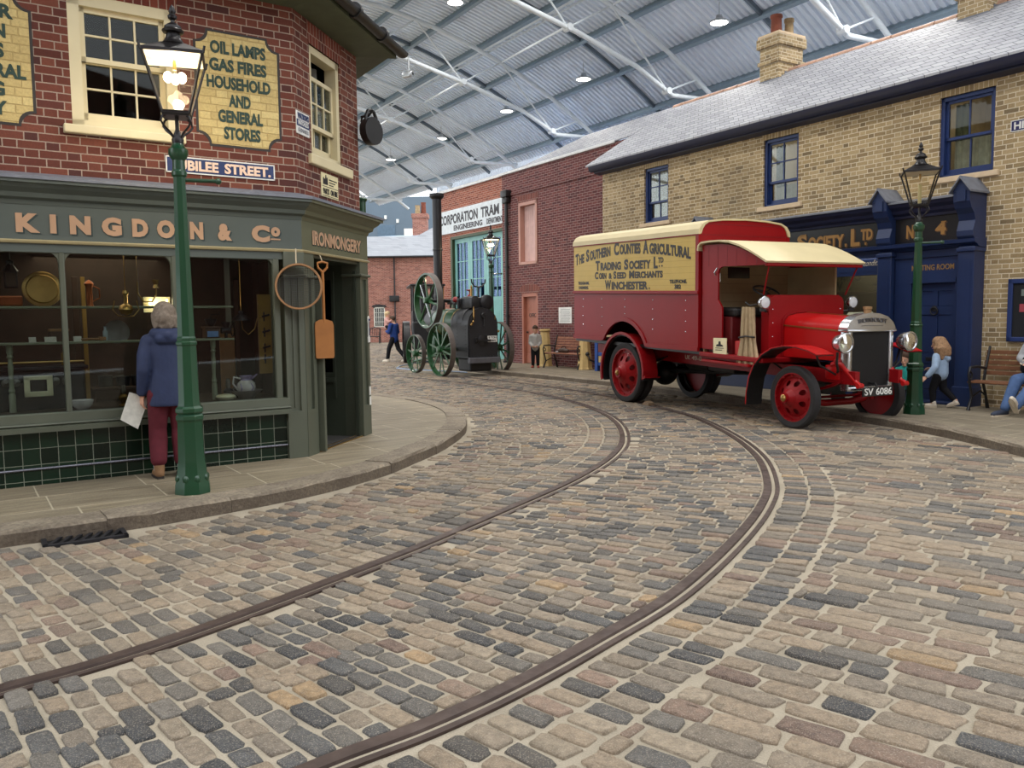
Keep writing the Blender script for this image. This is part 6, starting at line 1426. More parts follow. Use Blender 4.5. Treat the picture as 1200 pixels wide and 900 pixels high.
# boy in grey jumper
Bx = thing('person', 'boy in pale grey jumper and black trousers standing before the salmon door', 'person', (.70, 24.25, KERB), 175)
s = .70
B = Body(); hd = head(B, v(0,0,.99), v(0,.02,1.115), (.05,1,-.05), .93)
for q in (-1, 1): B.limb([v(q*.065,0,.60), v(q*.07,.01,.33), v(q*.075,-.01,.07)], [.06,.042,.032]); B.limb([v(q*.125,0,.93), v(q*.15,.0,.74), v(q*.08,.13,.64)], [.04,.034,.025])
B.limb([v(0,0,.62), v(0,0,.9)], [.10,.10])
hand(B, v(.09,.14,.635), (-.9,.3,-.3), (0,-.5,.5), .75, .4); hand(B, v(-.09,.14,.635), (.9,.3,-.3), (0,-.5,.5), .75, .4)
bd = B.done('body', m_skin, Bx, .007, 3); face(bd, hd, .93)
B = Body(); c = v(0,.02,1.115); B.limb([c+v(0,-.03,.05), c+v(0,.03,.065)], [.088,.078]); B.limb([c+v(0,-.06,0), c+v(0,-.05,-.04)], [.065,.05]); B.done('hair', mat('brown_hair', (70,52,40), .7, 0, .3, .3, 40), Bx, .008, 3)
B = Body(); B.limb([v(0,0,.60), v(0,0,.9)], [.125,.12]); B.limb([v(-.10,0,.93), v(.10,0,.93)], [.065,.065])
for q in (-1, 1): B.limb([v(q*.125,0,.93), v(q*.155,.0,.74), v(q*.09,.12,.645)], [.058,.052,.042])
B.limb([v(-.05,-.02,.97), v(.05,-.02,.97)], [.05,.05]); B.done('jumper', mat('pale_grey_jumper', (160,158,154), .9, 0, .2, .1, 20), Bx, .009, 4)
B = Body()
for q in (-1, 1): B.limb([v(q*.06,0,.58), v(q*.07,.01,.33), v(q*.075,-.01,.09)], [.078,.06,.048])
B.done('trousers', m_blktr, Bx, .009, 3)
for x in (-.075,.075): shoe(Bx, (x,-.04,0), (x*2,1,0), .78, mat('red_brown_shoe', (140,58,44), .6), mat('red_sole', (110,44,38), .7), .24)

# girl walking past the blue door (seen from behind)
G = thing('person', 'girl with curly fair hair, pale blue hoodie and black leggings walking by the blue door', 'person', (6.70, 12.85, KERB), 35)
B = Body(); hd = head(B, v(0,0,.86), v(0,.03,.975), (-.2,1,-.1), .88)
B.limb([v(-.06,0,.52), v(-.07,.07,.29), v(-.07,.06,.07)], [.058,.042,.032]); B.limb([v(.06,0,.52), v(.07,-.02,.30), v(.07,-.22,.12)], [.058,.042,.032])
B.limb([v(0,0,.54), v(0,0,.80)], [.09,.09]); B.limb([v(-.115,0,.80), v(-.20,-.03,.64), v(-.27,.06,.50)], [.038,.032,.024]); B.limb([v(.115,0,.80), v(.16,.05,.64), v(.10,.18,.60)], [.038,.032,.024])
hand(B, v(-.275,.065,.49), (-.6,.4,-.6), (.3,.4,-.5), .72, .2); hand(B, v(.095,.19,.60), (-.6,.6,0), (0,-.5,-.5), .72, .4)
bd = B.done('body', m_skin, G, .007, 3); face(bd, hd, .88)
B = Body(); c = v(0,.03,.975); B.limb([c+v(0,-.03,.05), c+v(0,.02,.06)], [.092,.08])
for k in range(13):
    a = -.35+3.85*k/12; x, y = .085*math.cos(a), -.045-.075*math.sin(a)
    B.limb([c+v(x*.8,y*.8,.04), c+v(x*1.25,y*1.15,-.05), c+v(x*1.05,y*1.25,-.13), c+v(x*1.25,y*1.05-.01,-.20+.02*(k % 3))], [.04,.045,.04,.026], 8)
B.done('hair', mat('curly_fair_hair', (150,118,88), .7, 0, .3, .35, 30, .7, 60), G, .009, 2)
m_hood = mat('pale_blue_hoodie', (150,172,198), .9, 0, .2, .1, 16)
B = Body(); B.limb([v(0,0,.54), v(0,0,.78)], [.125,.118]); B.limb([v(-.11,0,.80), v(.11,0,.80)], [.06,.06]); B.limb([v(-.115,0,.80), v(-.205,-.03,.64), v(-.265,.05,.515)], [.06,.052,.042]); B.limb([v(.115,0,.80), v(.17,.05,.64), v(.11,.165,.60)], [.06,.052,.042]); B.limb([v(-.05,-.08,.82), v(0,-.11,.77), v(.05,-.08,.82)], [.045,.05,.045]); B.done('hoodie', m_hood, G, .009, 4)
B = Body(); B.limb([v(-.06,0,.50), v(-.07,.07,.29), v(-.07,.06,.10)], [.075,.056,.042]); B.limb([v(.06,0,.50), v(.07,-.02,.30), v(.07,-.20,.14)], [.075,.056,.042]); B.done('leggings', m_blktr, G, .009, 3)
shoe(G, (-.07,.03,0), (-.1,1,0), .72, m_wht, m_sole, .24); shoe(G, (.07,-.25,.055), (.05,1,-.35), .72, m_wht, m_sole, .24, (0,.33,.94))
# child crouching behind the lorry wheel
K = thing('person', 'small child in teal top half hidden behind the lorry front wheel', 'person', (6.35, 13.25, KERB), 150)
B = Body(); hd = head(B, v(0,.02,.62), v(0,.05,.74), (.3,1,-.2), .88); B.limb([v(0,0,.34), v(0,.0,.56)], [.1,.09])
for q in (-1, 1): B.limb([v(q*.06,0,.34), v(q*.09,.05,.19), v(q*.08,.0,.06)], [.06,.05,.035]); B.limb([v(q*.11,0,.56), v(q*.19,.06,.44), v(q*.12,.2,.42)], [.036,.032,.024]); hand(B, v(q*.12,.2,.42), (-q*.4,.9,0), (0,0,1), .68, .4)
bd = B.done('body', m_skin, K, .007, 3); face(bd, hd, .88)
B = Body(); c = v(0,.05,.74); B.limb([c+v(0,-.03,.045), c+v(0,.02,.06)], [.09,.078]); B.done('hair', MATS['brown_hair'], K, .009, 3)
B = Body(); B.limb([v(0,0,.36), v(0,0,.54)], [.125,.115])
for q in (-1, 1): B.limb([v(q*.11,0,.56), v(q*.19,.06,.45), v(q*.13,.18,.42)], [.056,.05,.042])
B.done('teal_top', mat('teal_cloth', (40,140,132), .8, 0, .2, .2, 20), K, .009, 3)
B = Body()
for q in (-1, 1): B.limb([v(q*.06,0,.33), v(q*.09,.05,.19), v(q*.08,.0,.08)], [.075,.065,.05])
B.done('trousers', m_blktr, K, .009, 3)
for x in (-.08,.08): shoe(K, (x,-.03,0), (0,1,0), .62, m_wht, m_sole, .24)

# man striding past with a child in his arms
Mn = thing('person', 'adult in navy top and black trousers striding past with a child in the arms', 'person', (-4.35, 30.6, 0), 60)
B = Body(); hd = head(B, v(0,.03,1.43), v(0,.07,1.565), (0,1,-.1), 1.0)
B.limb([v(-.09,0,.88), v(-.10,.18,.50), v(-.10,.26,.10)], [.085,.055,.042]); B.limb([v(.09,0,.88), v(.10,-.10,.48), v(.10,-.42,.14)], [.085,.055,.042]); B.limb([v(0,0,.9), v(0,.03,1.33)], [.13,.14])
for q in (-1, 1): B.limb([v(q*.18,.02,1.36), v(q*.26,.04,1.10), v(q*.10,.28,1.14)], [.055,.045,.032]); hand(B, v(q*.09,.29,1.14), (-q*.9,.3,0), (0,-.7,.3), 1.0, .4)
bd = B.done('body', m_skin, Mn, .009, 3); face(bd, hd, 1.0)
B = Body(); c = v(0,.07,1.565); B.limb([c+v(0,-.03,.05), c+v(0,.03,.065)], [.093,.082]); B.done('hair', MATS['brown_hair'], Mn, .01, 3)
B = Body(); B.limb([v(0,0,.86), v(0,.02,1.12), v(0,.03,1.30)], [.155,.16,.16]); B.limb([v(-.17,.02,1.36), v(.17,.02,1.36)], [.085,.085])
for q in (-1, 1): B.limb([v(q*.18,.02,1.36), v(q*.27,.04,1.10), v(q*.12,.26,1.14)], [.08,.068,.05])
B.done('navy_top', mat('navy_jersey', (38,62,122), .85, 0, .2, .12, 14), Mn, .01, 4)
B = Body(); B.limb([v(-.08,0,.86), v(-.10,.18,.50), v(-.10,.25,.14)], [.11,.082,.066]); B.limb([v(.08,0,.86), v(.10,-.10,.48), v(.10,-.39,.18)], [.11,.082,.066]); B.done('trousers', m_blktr, Mn, .01, 3)
shoe(Mn, (-.10,.22,0), (0,1,0), 1.0, m_wht, m_sole); shoe(Mn, (.10,-.47,.07), (0,1,-.45), 1.0, m_wht, m_sole, .27, (0,.42,.9))
Cd = thing('person', 'fair-haired toddler in pink top carried on the adult shoulder', 'person', FR((-4.35,30.6,0), 60) @ v(-.06,.27,1.22), -100)
B = Body(); hd = head(B, v(0,0,.42), v(0,.02,.53), (.2,1,0), .85); B.limb([v(0,0,.10), v(0,0,.36)], [.09,.085])
for q in (-1, 1): B.limb([v(q*.06,0,.12), v(q*.10,.12,.02), v(q*.09,.10,-.18)], [.055,.045,.032]); B.limb([v(q*.10,0,.36), v(q*.14,.10,.26), v(q*.08,.2,.30)], [.036,.03,.023]); hand(B, v(q*.08,.2,.30), (-q*.3,.9,0), (0,0,-1), .65, .4)
bd = B.done('body', m_skin, Cd, .008, 3); face(bd, hd, .85)
B = Body(); c = v(0,.02,.53); B.limb([c+v(0,-.03,.045), c+v(0,.02,.06)], [.088,.076]); B.limb([c+v(0,-.06,.0), c+v(0,-.06,-.06)], [.06,.04]); B.done('hair', mat('pale_blond_hair', (206,180,140), .7, 0, .3, .2, 30), Cd, .009, 3)
B = Body(); B.limb([v(0,0,.10), v(0,0,.34)], [.115,.11])
for q in (-1, 1): B.limb([v(q*.10,0,.36), v(q*.15,.10,.26), v(q*.09,.18,.30)], [.055,.048,.04])
B.done('pink_top', mat('dusty_pink_cloth', (206,160,152), .9, 0, .2, .1, 16), Cd, .009, 3)
B = Body()
for q in (-1, 1): B.limb([v(q*.06,0,.10), v(q*.10,.12,.02), v(q*.09,.10,-.16)], [.07,.058,.045])
B.done('trousers', m_blktr, Cd, .009, 3)
# person sitting on the right bench (facing the street: local +y towards the street)
S = thing('person', 'person in blue jeans and grey top sitting on the right-hand bench', 'person', (7.76, 11.95, KERB), 122)
B = Body(); hd = head(B, v(0,.02,1.12), v(0,.06,1.255), (.1,1,-.35), 1.0); B.limb([v(0,0,.52), v(0,.02,.80), v(0,.02,1.03)], [.13,.13,.14])
LG = ((-1, v(-.12,.46,.52), v(-.02,.80,.17)), (1, v(.14,.50,.50), v(.16,.74,.12)))
for q, kn, an in LG: B.limb([v(q*.09,.02,.52), kn, an], [.085,.058,.042])
for q in (-1, 1): B.limb([v(q*.18,.02,1.06), v(q*.27,.10,.80), v(q*.08,.36,.74)], [.055,.044,.032]); hand(B, v(q*.075,.37,.74), (-q*.7,.7,-.1), (0,0,-1), 1.0, .5)
bd = B.done('body', m_skin, S, .008, 3); face(bd, hd, 1.0)
B = Body(); c = v(0,.06,1.255); B.limb([c+v(0,-.03,.05), c+v(0,.03,.065)], [.095,.083]); B.done('hair', m_ghair, S, .009, 3)
B = Body(); B.limb([v(0,0,.54), v(0,.02,.80), v(0,.02,1.0)], [.165,.165,.165]); B.limb([v(-.17,.02,1.06), v(.17,.02,1.06)], [.085,.085])
for q in (-1, 1): B.limb([v(q*.18,.02,1.06), v(q*.28,.10,.80), v(q*.10,.34,.74)], [.08,.068,.05])
B.done('grey_top', mat('grey_jersey', (150,152,156), .9, 0, .2, .1, 16), S, .01, 4)
B = Body()
for q, kn, an in LG: B.limb([v(q*.09,.02,.53), kn, an], [.11,.088,.066])
B.limb([v(-.08,.02,.53), v(.08,.02,.53)], [.12,.12]); B.done('jeans', m_jean, S, .01, 4)
shoe(S, (-.01,.80,.08), (-.1,.75,.75), 1.0, m_wht, m_sole, .28, (0,-.7,.7)); shoe(S, (.16,.72,0), (.2,1,0), 1.0, mat('navy_trainer', (40,48,66), .7), m_sole, .28)
SF = FR((7.76,11.95,KERB), 122)
r = thing('backpack', 'black backpack with white pattern on the sitting person lap', 'backpack', SF @ v(.0,.30,.62), 122)
B = Body(); B.limb([v(-.09,0,.05), v(.09,0,.05)], [.10,.10]); B.limb([v(-.08,0,.16), v(.08,0,.16)], [.085,.085]); B.done('bag', m_blktr, r, .009, 4)
b = MB()
for k in range(14): b.ball((random.uniform(-.15,.15), .085, random.uniform(0,.2)), .014, 6, 4, (1,.4,1))
b.build('pattern_spots', m_wht, r); b = MB(); b.tube([(-.05,.02,.24),(-.04,.02,.29),(.04,.02,.29),(.05,.02,.24)], .012, 6); b.build('handle', m_blktr, r)
# ================================================================ BENCHES, POSTS AND OTHER STREET THINGS
m_slat = mat('varnished_bench_slats', (112,74,50), .55, 0, .35, .2, 9); m_slat2 = mat('faded_bench_slats', (150,104,84), .6, 0, .3, .2, 9)
def bench(loc, rot, L, label, m, cast=True):
    """slatted park bench, local -y is the front"""
    r = thing('park_bench', label, 'bench', loc, rot)
    b = MB()
    for k in range(5): b.bbox((-L/2,-.40+.085*k,.43-.006*abs(k-2)),(L/2,-.335+.085*k,.455-.006*abs(k-2)),.006)
    b.build('seat', m, r)
    b = MB()
    for k in range(5): z = .53+.078*k; y = .03+.022*k; b.bbox((-L/2,y,z),(L/2,y+.022,z+.058),.005)
    b.build('backrest', m, r)
    for x in (-L/2+.04, L/2-.04):
        b = MB()
        b.tube([(x,-.42,0),(x,-.40,.06),(x,-.33,.2),(x,-.38,.36),(x,-.40,.42)], [.03,.022,.02,.02,.024], 8); b.tube([(x,.12,0),(x,.06,.2),(x,-.02,.38),(x,.03,.6),(x,.14,.96)], [.03,.02,.022,.02,.018], 8)
        b.tube([(x,-.40,.42),(x,0,.42)], .02, 8); b.tube([(x,-.33,.2),(x,-.1,.28),(x,.06,.2)], .016, 8)
        b.tube([(x,-.40,.42),(x,-.43,.56),(x,-.40,.65),(x,-.2,.66),(x,.04,.62)], .02, 8); b.tube([(x,-.40,.60),(x,-.34,.55),(x,-.36,.48)], .016, 8)
        b.build('leg', m_black, r, 50)
    return r
bench(FB @ Vector((1.05,-.05,KERB)), -58.13, 1.7, 'brown slatted bench against the yellow wall, someone sitting on it', m_slat)
bench((1.72, 23.9, KERB), -52, 1.55, 'faded brown bench before the plum brick wall beside the boy', m_slat2)
r = thing('handbag', 'dark brown bag lying on the faded bench by the plum wall', 'bag', (1.60, 23.85, KERB+.452), -52)
B = Body(); B.limb([v(-.16,-.12,.06), v(.0,-.12,.075), v(.16,-.12,.055)], [.06,.075,.055]); B.done('bag', mat('brown_leather', (66,48,40), .6), r, .009, 3)
b = MB(); b.tube([(-.1,-.12,.12),(-.05,-.12,.19),(.05,-.12,.19),(.1,-.12,.12)], .01, 6); b.build('handle', m_blktr, r)
b = MB(); b.bbox((-.27,-.2,-.0),(-.17,-.06,.05),.012); b.build('grey_parcel', mat('grey_cloth', (150,148,150), .9), r)
m_crpost = mat('cream_painted_post', (206,178,122), .6, 0, .3, .1, 6)
def post(x, y, h, label):
    r = thing('tapered_post', label, 'post', (x, y, KERB), 0)
    b = MB(); b.lathe([(.24,0),(.24,.03),(.22,.05),(.14,h-.05),(.13,h-.04)], n=8, a0=PI/8); b.build('shaft', m_crpost, r, 30)
    b = MB(); b.lathe([(.15,h-.04),(.17,h-.03),(.17,h+.01),(.15,h+.02)], n=16); b.build('cap', m_crpost, r, 30); return r
post(1.02, 25.0, 1.10, 'cream tapered wooden post behind the boy')
p2_ = post(2.06, 23.2, .95, 'cream tapered wooden post with a black handle beside the bench end')
b = MB(); b.tube([(.05,-.2,.42),(.1,-.26,.36),(.12,-.28,.28),(.25,-.26,.22),(.36,-.2,.24)], .025, 8); b.ball((.06,-.2,.44),.06,10,8); b.build('crank_handle', m_black, p2_, 50)
r = thing('hand_truck', 'blue painted timber handcart standing behind the red lorry', 'handcart', (2.50, 22.15, KERB), -58)
b = MB()
for x in (-.3,.3): b.bbox((x-.06,-.06,0),(x+.06,.06,.95),.01)
for z in (.15,.42,.72): b.bbox((-.3,-.04,z),(.3,.04,z+.09),.01)
b.build('frame', mat('strong_blue_paint', (34,70,140), .5), r)
b = MB(); b.bbox((-.28,.06,.5),(.28,.4,.56),.01); b.bbox((-.25,-.02,.24),(.25,.02,.42),.01); b.build('boards', m_crpost, r)
b = MB()
for x in (-.28,.28): b.lathe([(.11,-.03),(.12,-.02),(.12,.02),(.11,.03)], (x,.25,.12), (1,0,0), 18)
b.cyl((-.28,.25,.12),(.28,.25,.12),.02); b.build('wheel', m_black, r, 40)
# iron bench far off, before the cottage
r = thing('iron_bench', 'small black iron bench far off before the brick cottage window', 'bench', (-9.35, 54.2, 0), 0)
b = MB(); b.bbox((-.75,-.3,.42),(.75,.2,.48),.01)
for x in (-.7,0,.7): b.tube([(x,-.28,0),(x,-.26,.42)],.035,6); b.tube([(x,.25,0),(x,.2,.45),(x,.3,.95)],.035,6)
for x in (-.7,.7): b.tube([(x,-.28,.42),(x,-.3,.7),(x,.2,.72)],.03,6)
b.tube([(-.75,.28,.95),(-.3,.28,1.05),(0,.28,.95),(.3,.28,1.05),(.75,.28,.95)],.035,6)
b.build('frame', m_black, r); b = MB()
for k in range(9): b.tube([(-.6+.15*k,.22,.5),(-.56+.15*k,.27,.95)],.016,6)
b.build('backrest', m_black, r)
# white thermometer plate on the shop pilaster
r = thing('thermometer_plate', 'small white enamel thermometer plate on the shop doorway pilaster', 'thermometer', FC @ Vector((1.755,-.046,1.30)), 77.7)
b = MB(); b.prism([(-.03,0),(.03,0),(.033,.06),(.018,.08),(.016,.24),(.03,.27),(.026,.32),(0,.34),(-.026,.32),(-.03,.27),(-.016,.24),(-.018,.08),(-.033,.06)], -.012, 0); b.build('plate', m_enw, r)
b = MB(); b.cyl((0,-.016,.09),(0,-.016,.27),.004,n=6); b.ball((0,-.014,.29),.016,8,6); b.build('tube', mat('dark_blue_glass', (40,48,90), .2), r)
# security camera and a floodlight up in the roof
r = thing('security_camera', 'white security camera hanging from the roof truss left of the lamps', 'camera', HP(11.6, 24.7, 9.40), -30)
b = MB(); b.bbox((-.24,-.09,-.09),(.10,.09,.09),.04); b.lathe([(.08,0),(.095,.05),(.08,.06)], (.10,0,0), (1,0,0), 14); b.build('housing', m_alu, r, 40)
b = MB(); b.lathe([(0,.062),(.045,.061)], (.10,0,0), (1,0,0), 12, False); b.build('lens', m_black, r)
b = MB(); b.tube([(0,0,.06),(0,0,.55)], .03, 8); b.bbox((-.1,-.08,.04),(.06,.08,.09),.02); b.build('bracket', m_alu, r)

# ================================================================ HIGH-BAY LAMPS in rows along the hall
ROWN = {2.8:'over the ironmonger', 7.5:'over the street', 12.2:'over the lorry side', 17.0:'over the yellow brick roof'}
ORD = ['nearest', 'second', 'third', 'fourth', 'fifth', 'sixth', 'seventh']
for l in (2.8, 7.5, 12.2, 17.0):
    for k, a in enumerate((5.5, 11, 16.5, 22.6, 27.5, 33, 38.5)):
        highbay(l, a, '%s high-bay lamp from the front in the row %s' % (ORD[k], ROWN[l]))

# ================================================================ GOODS IN THE IRONMONGER'S WINDOW
m_cop = mat('copper', (150,86,54), .3, .9, .5, .15, 8); m_tin = mat('dull_tin', (104,102,98), .4, .7, .5, .15, 12); m_brz = mat('old_brass', (150,118,66), .35, .85, .5, .2, 10)
m_chin = mat('white_glazed_china', (206,200,200), .2); m_lil = mat('lilac_glaze', (142,128,170), .25); m_dkw = mat('dark_wood', (70,50,38), .6, var=.25); m_ltw = mat('pale_wood', (140,104,70), .65, var=.2); m_enam = mat('cream_enamel_ware', (206,202,170), .35); m_grn = mat('dark_glass_bottle', (40,58,44), .2); m_ochre = mat('ochre_card', (150,118,58), .8)
def good(name, label, cat, x, y, z, rot=0, group=None): return thing(name, label, cat, FA @ Vector((x, y, z)), 34+rot, group)
Z1, Z2, ZB = 1.757, 1.417, .765
def lathe_part(r, nm, prof, m, n=20, o=(0,0,0), ax=(0,0,1)): b = MB(); b.lathe(prof, o, ax, n); return b.build(nm, m, r, 40)
r = good('brass_tray', 'round brass tray propped upright on the upper window shelf', 'tray', -2.20, .38, Z1+.165); lathe_part(r, 'dish', [(.165,-.015),(.168,0),(.14,.004),(.13,.014),(0,.014)], m_brz, 32, (0,0,0), (0,-1,.15)); lathe_part(r, 'rim', [(.155,-.022),(.17,-.018),(.17,.0),(.155,.004)], m_brs, 32, (0,0,0), (0,-1,.15))
r = good('copper_urn', 'slim copper coffee pot on the upper shelf right of the brass tray', 'pot', -1.80, .38, Z1); lathe_part(r, 'body', [(.035,0),(.03,.02),(.028,.18),(.045,.22),(.03,.24),(.0,.26)], m_cop); b = MB(); b.tube([(.03,0,.05),(.09,0,.08),(.09,0,.17),(.03,0,.2)], .007, 6); b.build('handle', m_cop, r)
r = good('copper_box', 'low copper trough at the left of the upper window shelf', 'box', -2.50, .38, Z1); b = MB(); b.bbox((-.13,-.08,0),(.13,.08,.10),.015); b.build('body', m_cop, r)
r = good('carriage_lamp', 'black carriage lamp hanging above the copper trough', 'lamp', -2.45, .45, 1.93); b = MB(); b.bbox((-.055,-.055,0),(.055,.055,.16),.01); b.lathe([(.07,.16),(.03,.22),(.035,.25),(.0,.27)], n=8); b.build('body', m_black, r); b = MB(); b.box((-.04,-.06,.02),(.04,-.056,.14)); b.build('pane', mat('dark_pane2', (70,66,58), .1), r); b = MB(); b.cyl((0,0,.27),(0,0,.36),.006,n=6); b.build('hook', m_black, r)
r = good('oil_lamp', 'hanging brass oil lamp before the upper shelf', 'lamp', -1.50, .24, 1.66); lathe_part(r, 'font', [(.0,0),(.05,.02),(.07,.06),(.055,.10),(.02,.12),(.018,.2),(.03,.22),(.02,.25)], m_brs); b = MB(); b.tube([(-.10,0,.15),(-.12,0,.06),(-.07,0,.0),(0,0,-.01)], .006, 6); b.tube([(.10,0,.15),(.12,0,.06),(.07,0,0),(0,0,-.01)], .006, 6); b.cyl((0,0,.25),(0,0,.64),.005,n=6); b.build('hanger', m_brs, r)
r = good('gas_bracket', 'curved brass gas bracket hanging right of the oil lamp', 'bracket', -1.30, .26, 1.80); b = MB(); b.tube([(-.08,0,.2),(-.08,0,.08),(-.03,0,.0),(.05,0,.0),(.09,0,.07),(.09,0,.14)], .008, 8); b.lathe([(.03,.14),(.02,.17),(.035,.22)], (.09,0,0), n=12); b.cyl((-.08,0,.2),(-.08,0,.5),.004,n=6); b.build('arm', m_brs, r)
r = good('display_card', 'warm lit cream card with bulbs behind the person head', 'card', -1.14, .62, Z1-.06); b = MB(); b.box((-.13,-.005,0),(.13,.005,.16)); b.build('card', m_enam, r)
for x in (-.07, .09): b = MB(); b.ball((x,-.05,.09),.02,10,8); b.lathe([(.01,0),(.012,.03)], (x,-.05,.105), n=8); b.build('bulb', emis('warm_bulb', (255,214,140), 14), r, 60)
la = bpy.data.lights.new('window_bulb_light', 'POINT'); la.energy = 2.5; la.color = (1,.78,.5); la.shadow_soft_size = .04; lo = bpy.data.objects.new('window_bulb_light', la); COL.objects.link(lo); lo.parent = r; lo.location = (0,-.1,.1)
r = good('wicker_platter', 'oval grey platter standing on the middle shelf', 'platter', -1.57, .40, Z2+.085); lathe_part(r, 'dish', [(.085,-.01),(.12,0),(.118,.01),(.08,.004),(0,.004)], m_tin, 28, (0,0,0), (0,-1,.1))
r = good('glass_bottle', 'clear bottle on the middle shelf left of the oval platter', 'bottle', -1.68, .36, Z2); lathe_part(r, 'body', [(.022,0),(.024,.01),(.024,.09),(.012,.11),(.012,.14),(.016,.145)], mat('pale_glass', (150,164,168), .1)); 
for k, (x, w_) in enumerate(((-2.16,.10),(-1.93,.07),(-2.31,.06))):
    r = good('price_card', ('white price card on the middle shelf under the brass tray','white price card on the middle shelf beside the mullion','small white card at the left of the middle shelf')[k], 'card', x, .31, Z2); b = MB(); b.prism([(0,0),(.004,0),(.034,.05),(.03,.05)], -w_/2, w_/2, 'yz'); b.build('card', m_ppr, r)
r = good('wooden_box', 'brown wooden box with a lid on the middle shelf', 'box', -2.08, .42, Z2); b = MB(); b.bbox((-.08,-.06,0),(.08,.06,.10),.006); b.build('body', m_dkw, r); b = MB(); b.bbox((-.086,-.066,.10),(.086,.066,.125),.006); b.build('lid', m_ltw, r)
r = good('brass_scoop', 'bundle of brushes lying on the middle shelf', 'brushes', -1.80, .36, Z2); b = MB()
for k in range(4): b.cyl((-.10,-.05+.03*k,.02),(.06,-.04+.03*k,.02),.009,n=8); b.bbox((.06,-.055+.03*k,.005),(.12,-.03+.03*k,.04),.006)
b.build('brushes', m_ltw, r)
r = good('coffee_grinder', 'black coffee grinder with a blue label on the middle shelf near the post', 'grinder', -.66, .38, Z2); b = MB(); b.bbox((-.075,-.07,0),(.075,.07,.11),.008); b.bbox((-.085,-.08,.105),(.085,.08,.125),.006); b.build('box', m_dkw, r); lathe_part(r, 'hopper', [(.03,.125),(.065,.20),(.06,.205),(.03,.14)], m_iron); b = MB(); b.box((-.055,-.074,.015),(.055,-.07,.075)); b.build('label', mat('blue_label', (92,126,176), .5), r); b = MB(); b.tube([(0,0,.2),(0,0,.25),(.09,0,.25),(.09,0,.28)], .007, 6); b.build('crank', m_iron, r)
r = good('mincer', 'iron mincer with a crank wheel at the end of the middle shelf', 'mincer', -.50, .40, Z2); b = MB(); b.cyl((-.05,0,.08),(.05,0,.08),.035,n=14); b.lathe([(.025,.1),(.05,.17)], n=14); b.cyl((0,0,0),(0,0,.08),.018); b.build('body', m_iron, r, 40); b = MB(); b.tube([(.07+0*a,.065*math.cos(a),.08+.065*math.sin(a)) for a in [2*PI*k/14 for k in range(14)]], .007, 6, True); b.bar((.07,-.06,.08),(.07,.06,.08),.01,.01); b.build('wheel', m_iron, r)
r = good('oven_frame', 'cream enamel oven door frame standing low in the left window pane', 'frame', -2.28, .35, .90); b = MB()
for q in ((-.12,.12,.16,.20),(-.12,.12,0,.05),(-.12,-.07,0,.20),(.07,.12,0,.20)): b.bbox((q[0],-.015,q[2]),(q[1],.005,q[3]),.006)
b.build('frame', m_enam, r); b = MB(); b.box((-.09,.0,.03),(.09,.01,.18)); b.build('panel', m_black, r)
r = good('kitchen_range', 'black cast-iron kitchen range behind the cream frame', 'range', -2.30, .62, ZB); b = MB(); b.bbox((-.42,-.2,0),(.42,.2,.38),.01); b.bbox((-.46,-.24,.38),(.46,.2,.42),.01); b.build('body', m_iron, r); b = MB()
for x in (-.24,-.16,.17,.26): b.lathe([(.035,0),(.04,.01),(.012,.02),(.0,.03)], (x,-.2,.27), (0,-1,0), 12)
b.build('rosette', m_tin, r); b = MB(); b.cyl((-.42,-.23,.46),(.42,-.23,.46),.01,n=8); b.build('rail', m_brs, r)
r = good('polish_tin', 'tall yellow tin on the kitchen range', 'tin', -2.03, .55, ZB+.42); lathe_part(r, 'body', [(.03,0),(.03,.11),(.012,.13),(.012,.20)], m_ochre)
for k, (x, y, h) in enumerate(((-1.55,.30,.17),(-1.02,.55,.24),(-.52,.32,.18),(-.40,.45,.20))):
    r = good('table_lamp', ('small brass paraffin lamp low in the middle pane','dark paraffin lamp low behind the green lamp post','small dark oil lamp beside the white dish','second small dark oil lamp behind the white dish')[k], 'lamp', x, y, ZB); lathe_part(r, 'base', [(.05,0),(.05,.01),(.02,.03),(.045,.07),(.05,.09),(.02,.12)], m_brz if k == 0 else m_iron); lathe_part(r, 'chimney', [(.02,.12),(.028,.15),(.018,h+.04)], mat('smoky_glass', (90,86,80), .15))
r = good('white_dish', 'white enamel dish at the foot of the mullion', 'dish', -1.93, .22, ZB); lathe_part(r, 'bowl', [(.05,0),(.09,.04),(.10,.09),(.095,.09),(.05,.01)], m_chin)
r = good('soap_dish', 'low cream lidded dish on the window bed beside the wash jug', 'dish', -.575, .22, ZB); lathe_part(r, 'dish', [(.07,0),(.10,.02),(.105,.035)], m_enam); lathe_part(r, 'lid', [(.105,.035),(.09,.055),(.03,.065),(.0,.066)], m_enam)
r = good('wash_basin', 'grey wash basin with the white jug standing in it', 'basin', -.335, .30, ZB); lathe_part(r, 'bowl', [(.08,0),(.09,.02),(.15,.07),(.17,.085),(.165,.088),(.08,.04),(0,.04)], mat('grey_glaze', (120,116,116), .3))
r = good('wash_jug', 'white china wash jug with lilac rim in the basin', 'jug', -.335, .30, ZB+.042); lathe_part(r, 'body', [(.055,0),(.085,.03),(.10,.075),(.09,.12),(.06,.15)], m_chin, 24); b = MB(); b.lathe([(.06,.15),(.055,.165),(.07,.20),(.066,.2),(.052,.165)], n=24, cap=False); b.prism([(.05,.17),(.12,.215),(.10,.19),(.06,.16)], -.025, .025); b.build('spout', m_lil, r, 40); b = MB(); b.tube([(-.06,0,.17),(-.13,0,.19),(-.14,0,.12),(-.09,0,.05)], .011, 8); b.build('handle', m_chin, r, 50); b = MB()
for k in range(5): a = 2*PI*k/5; b.tube([(.088*math.cos(a),.088*math.sin(a),.03),(.102*math.cos(a+.2),.102*math.sin(a+.2),.075),(.09*math.cos(a),.09*math.sin(a),.12)], .006, 6)
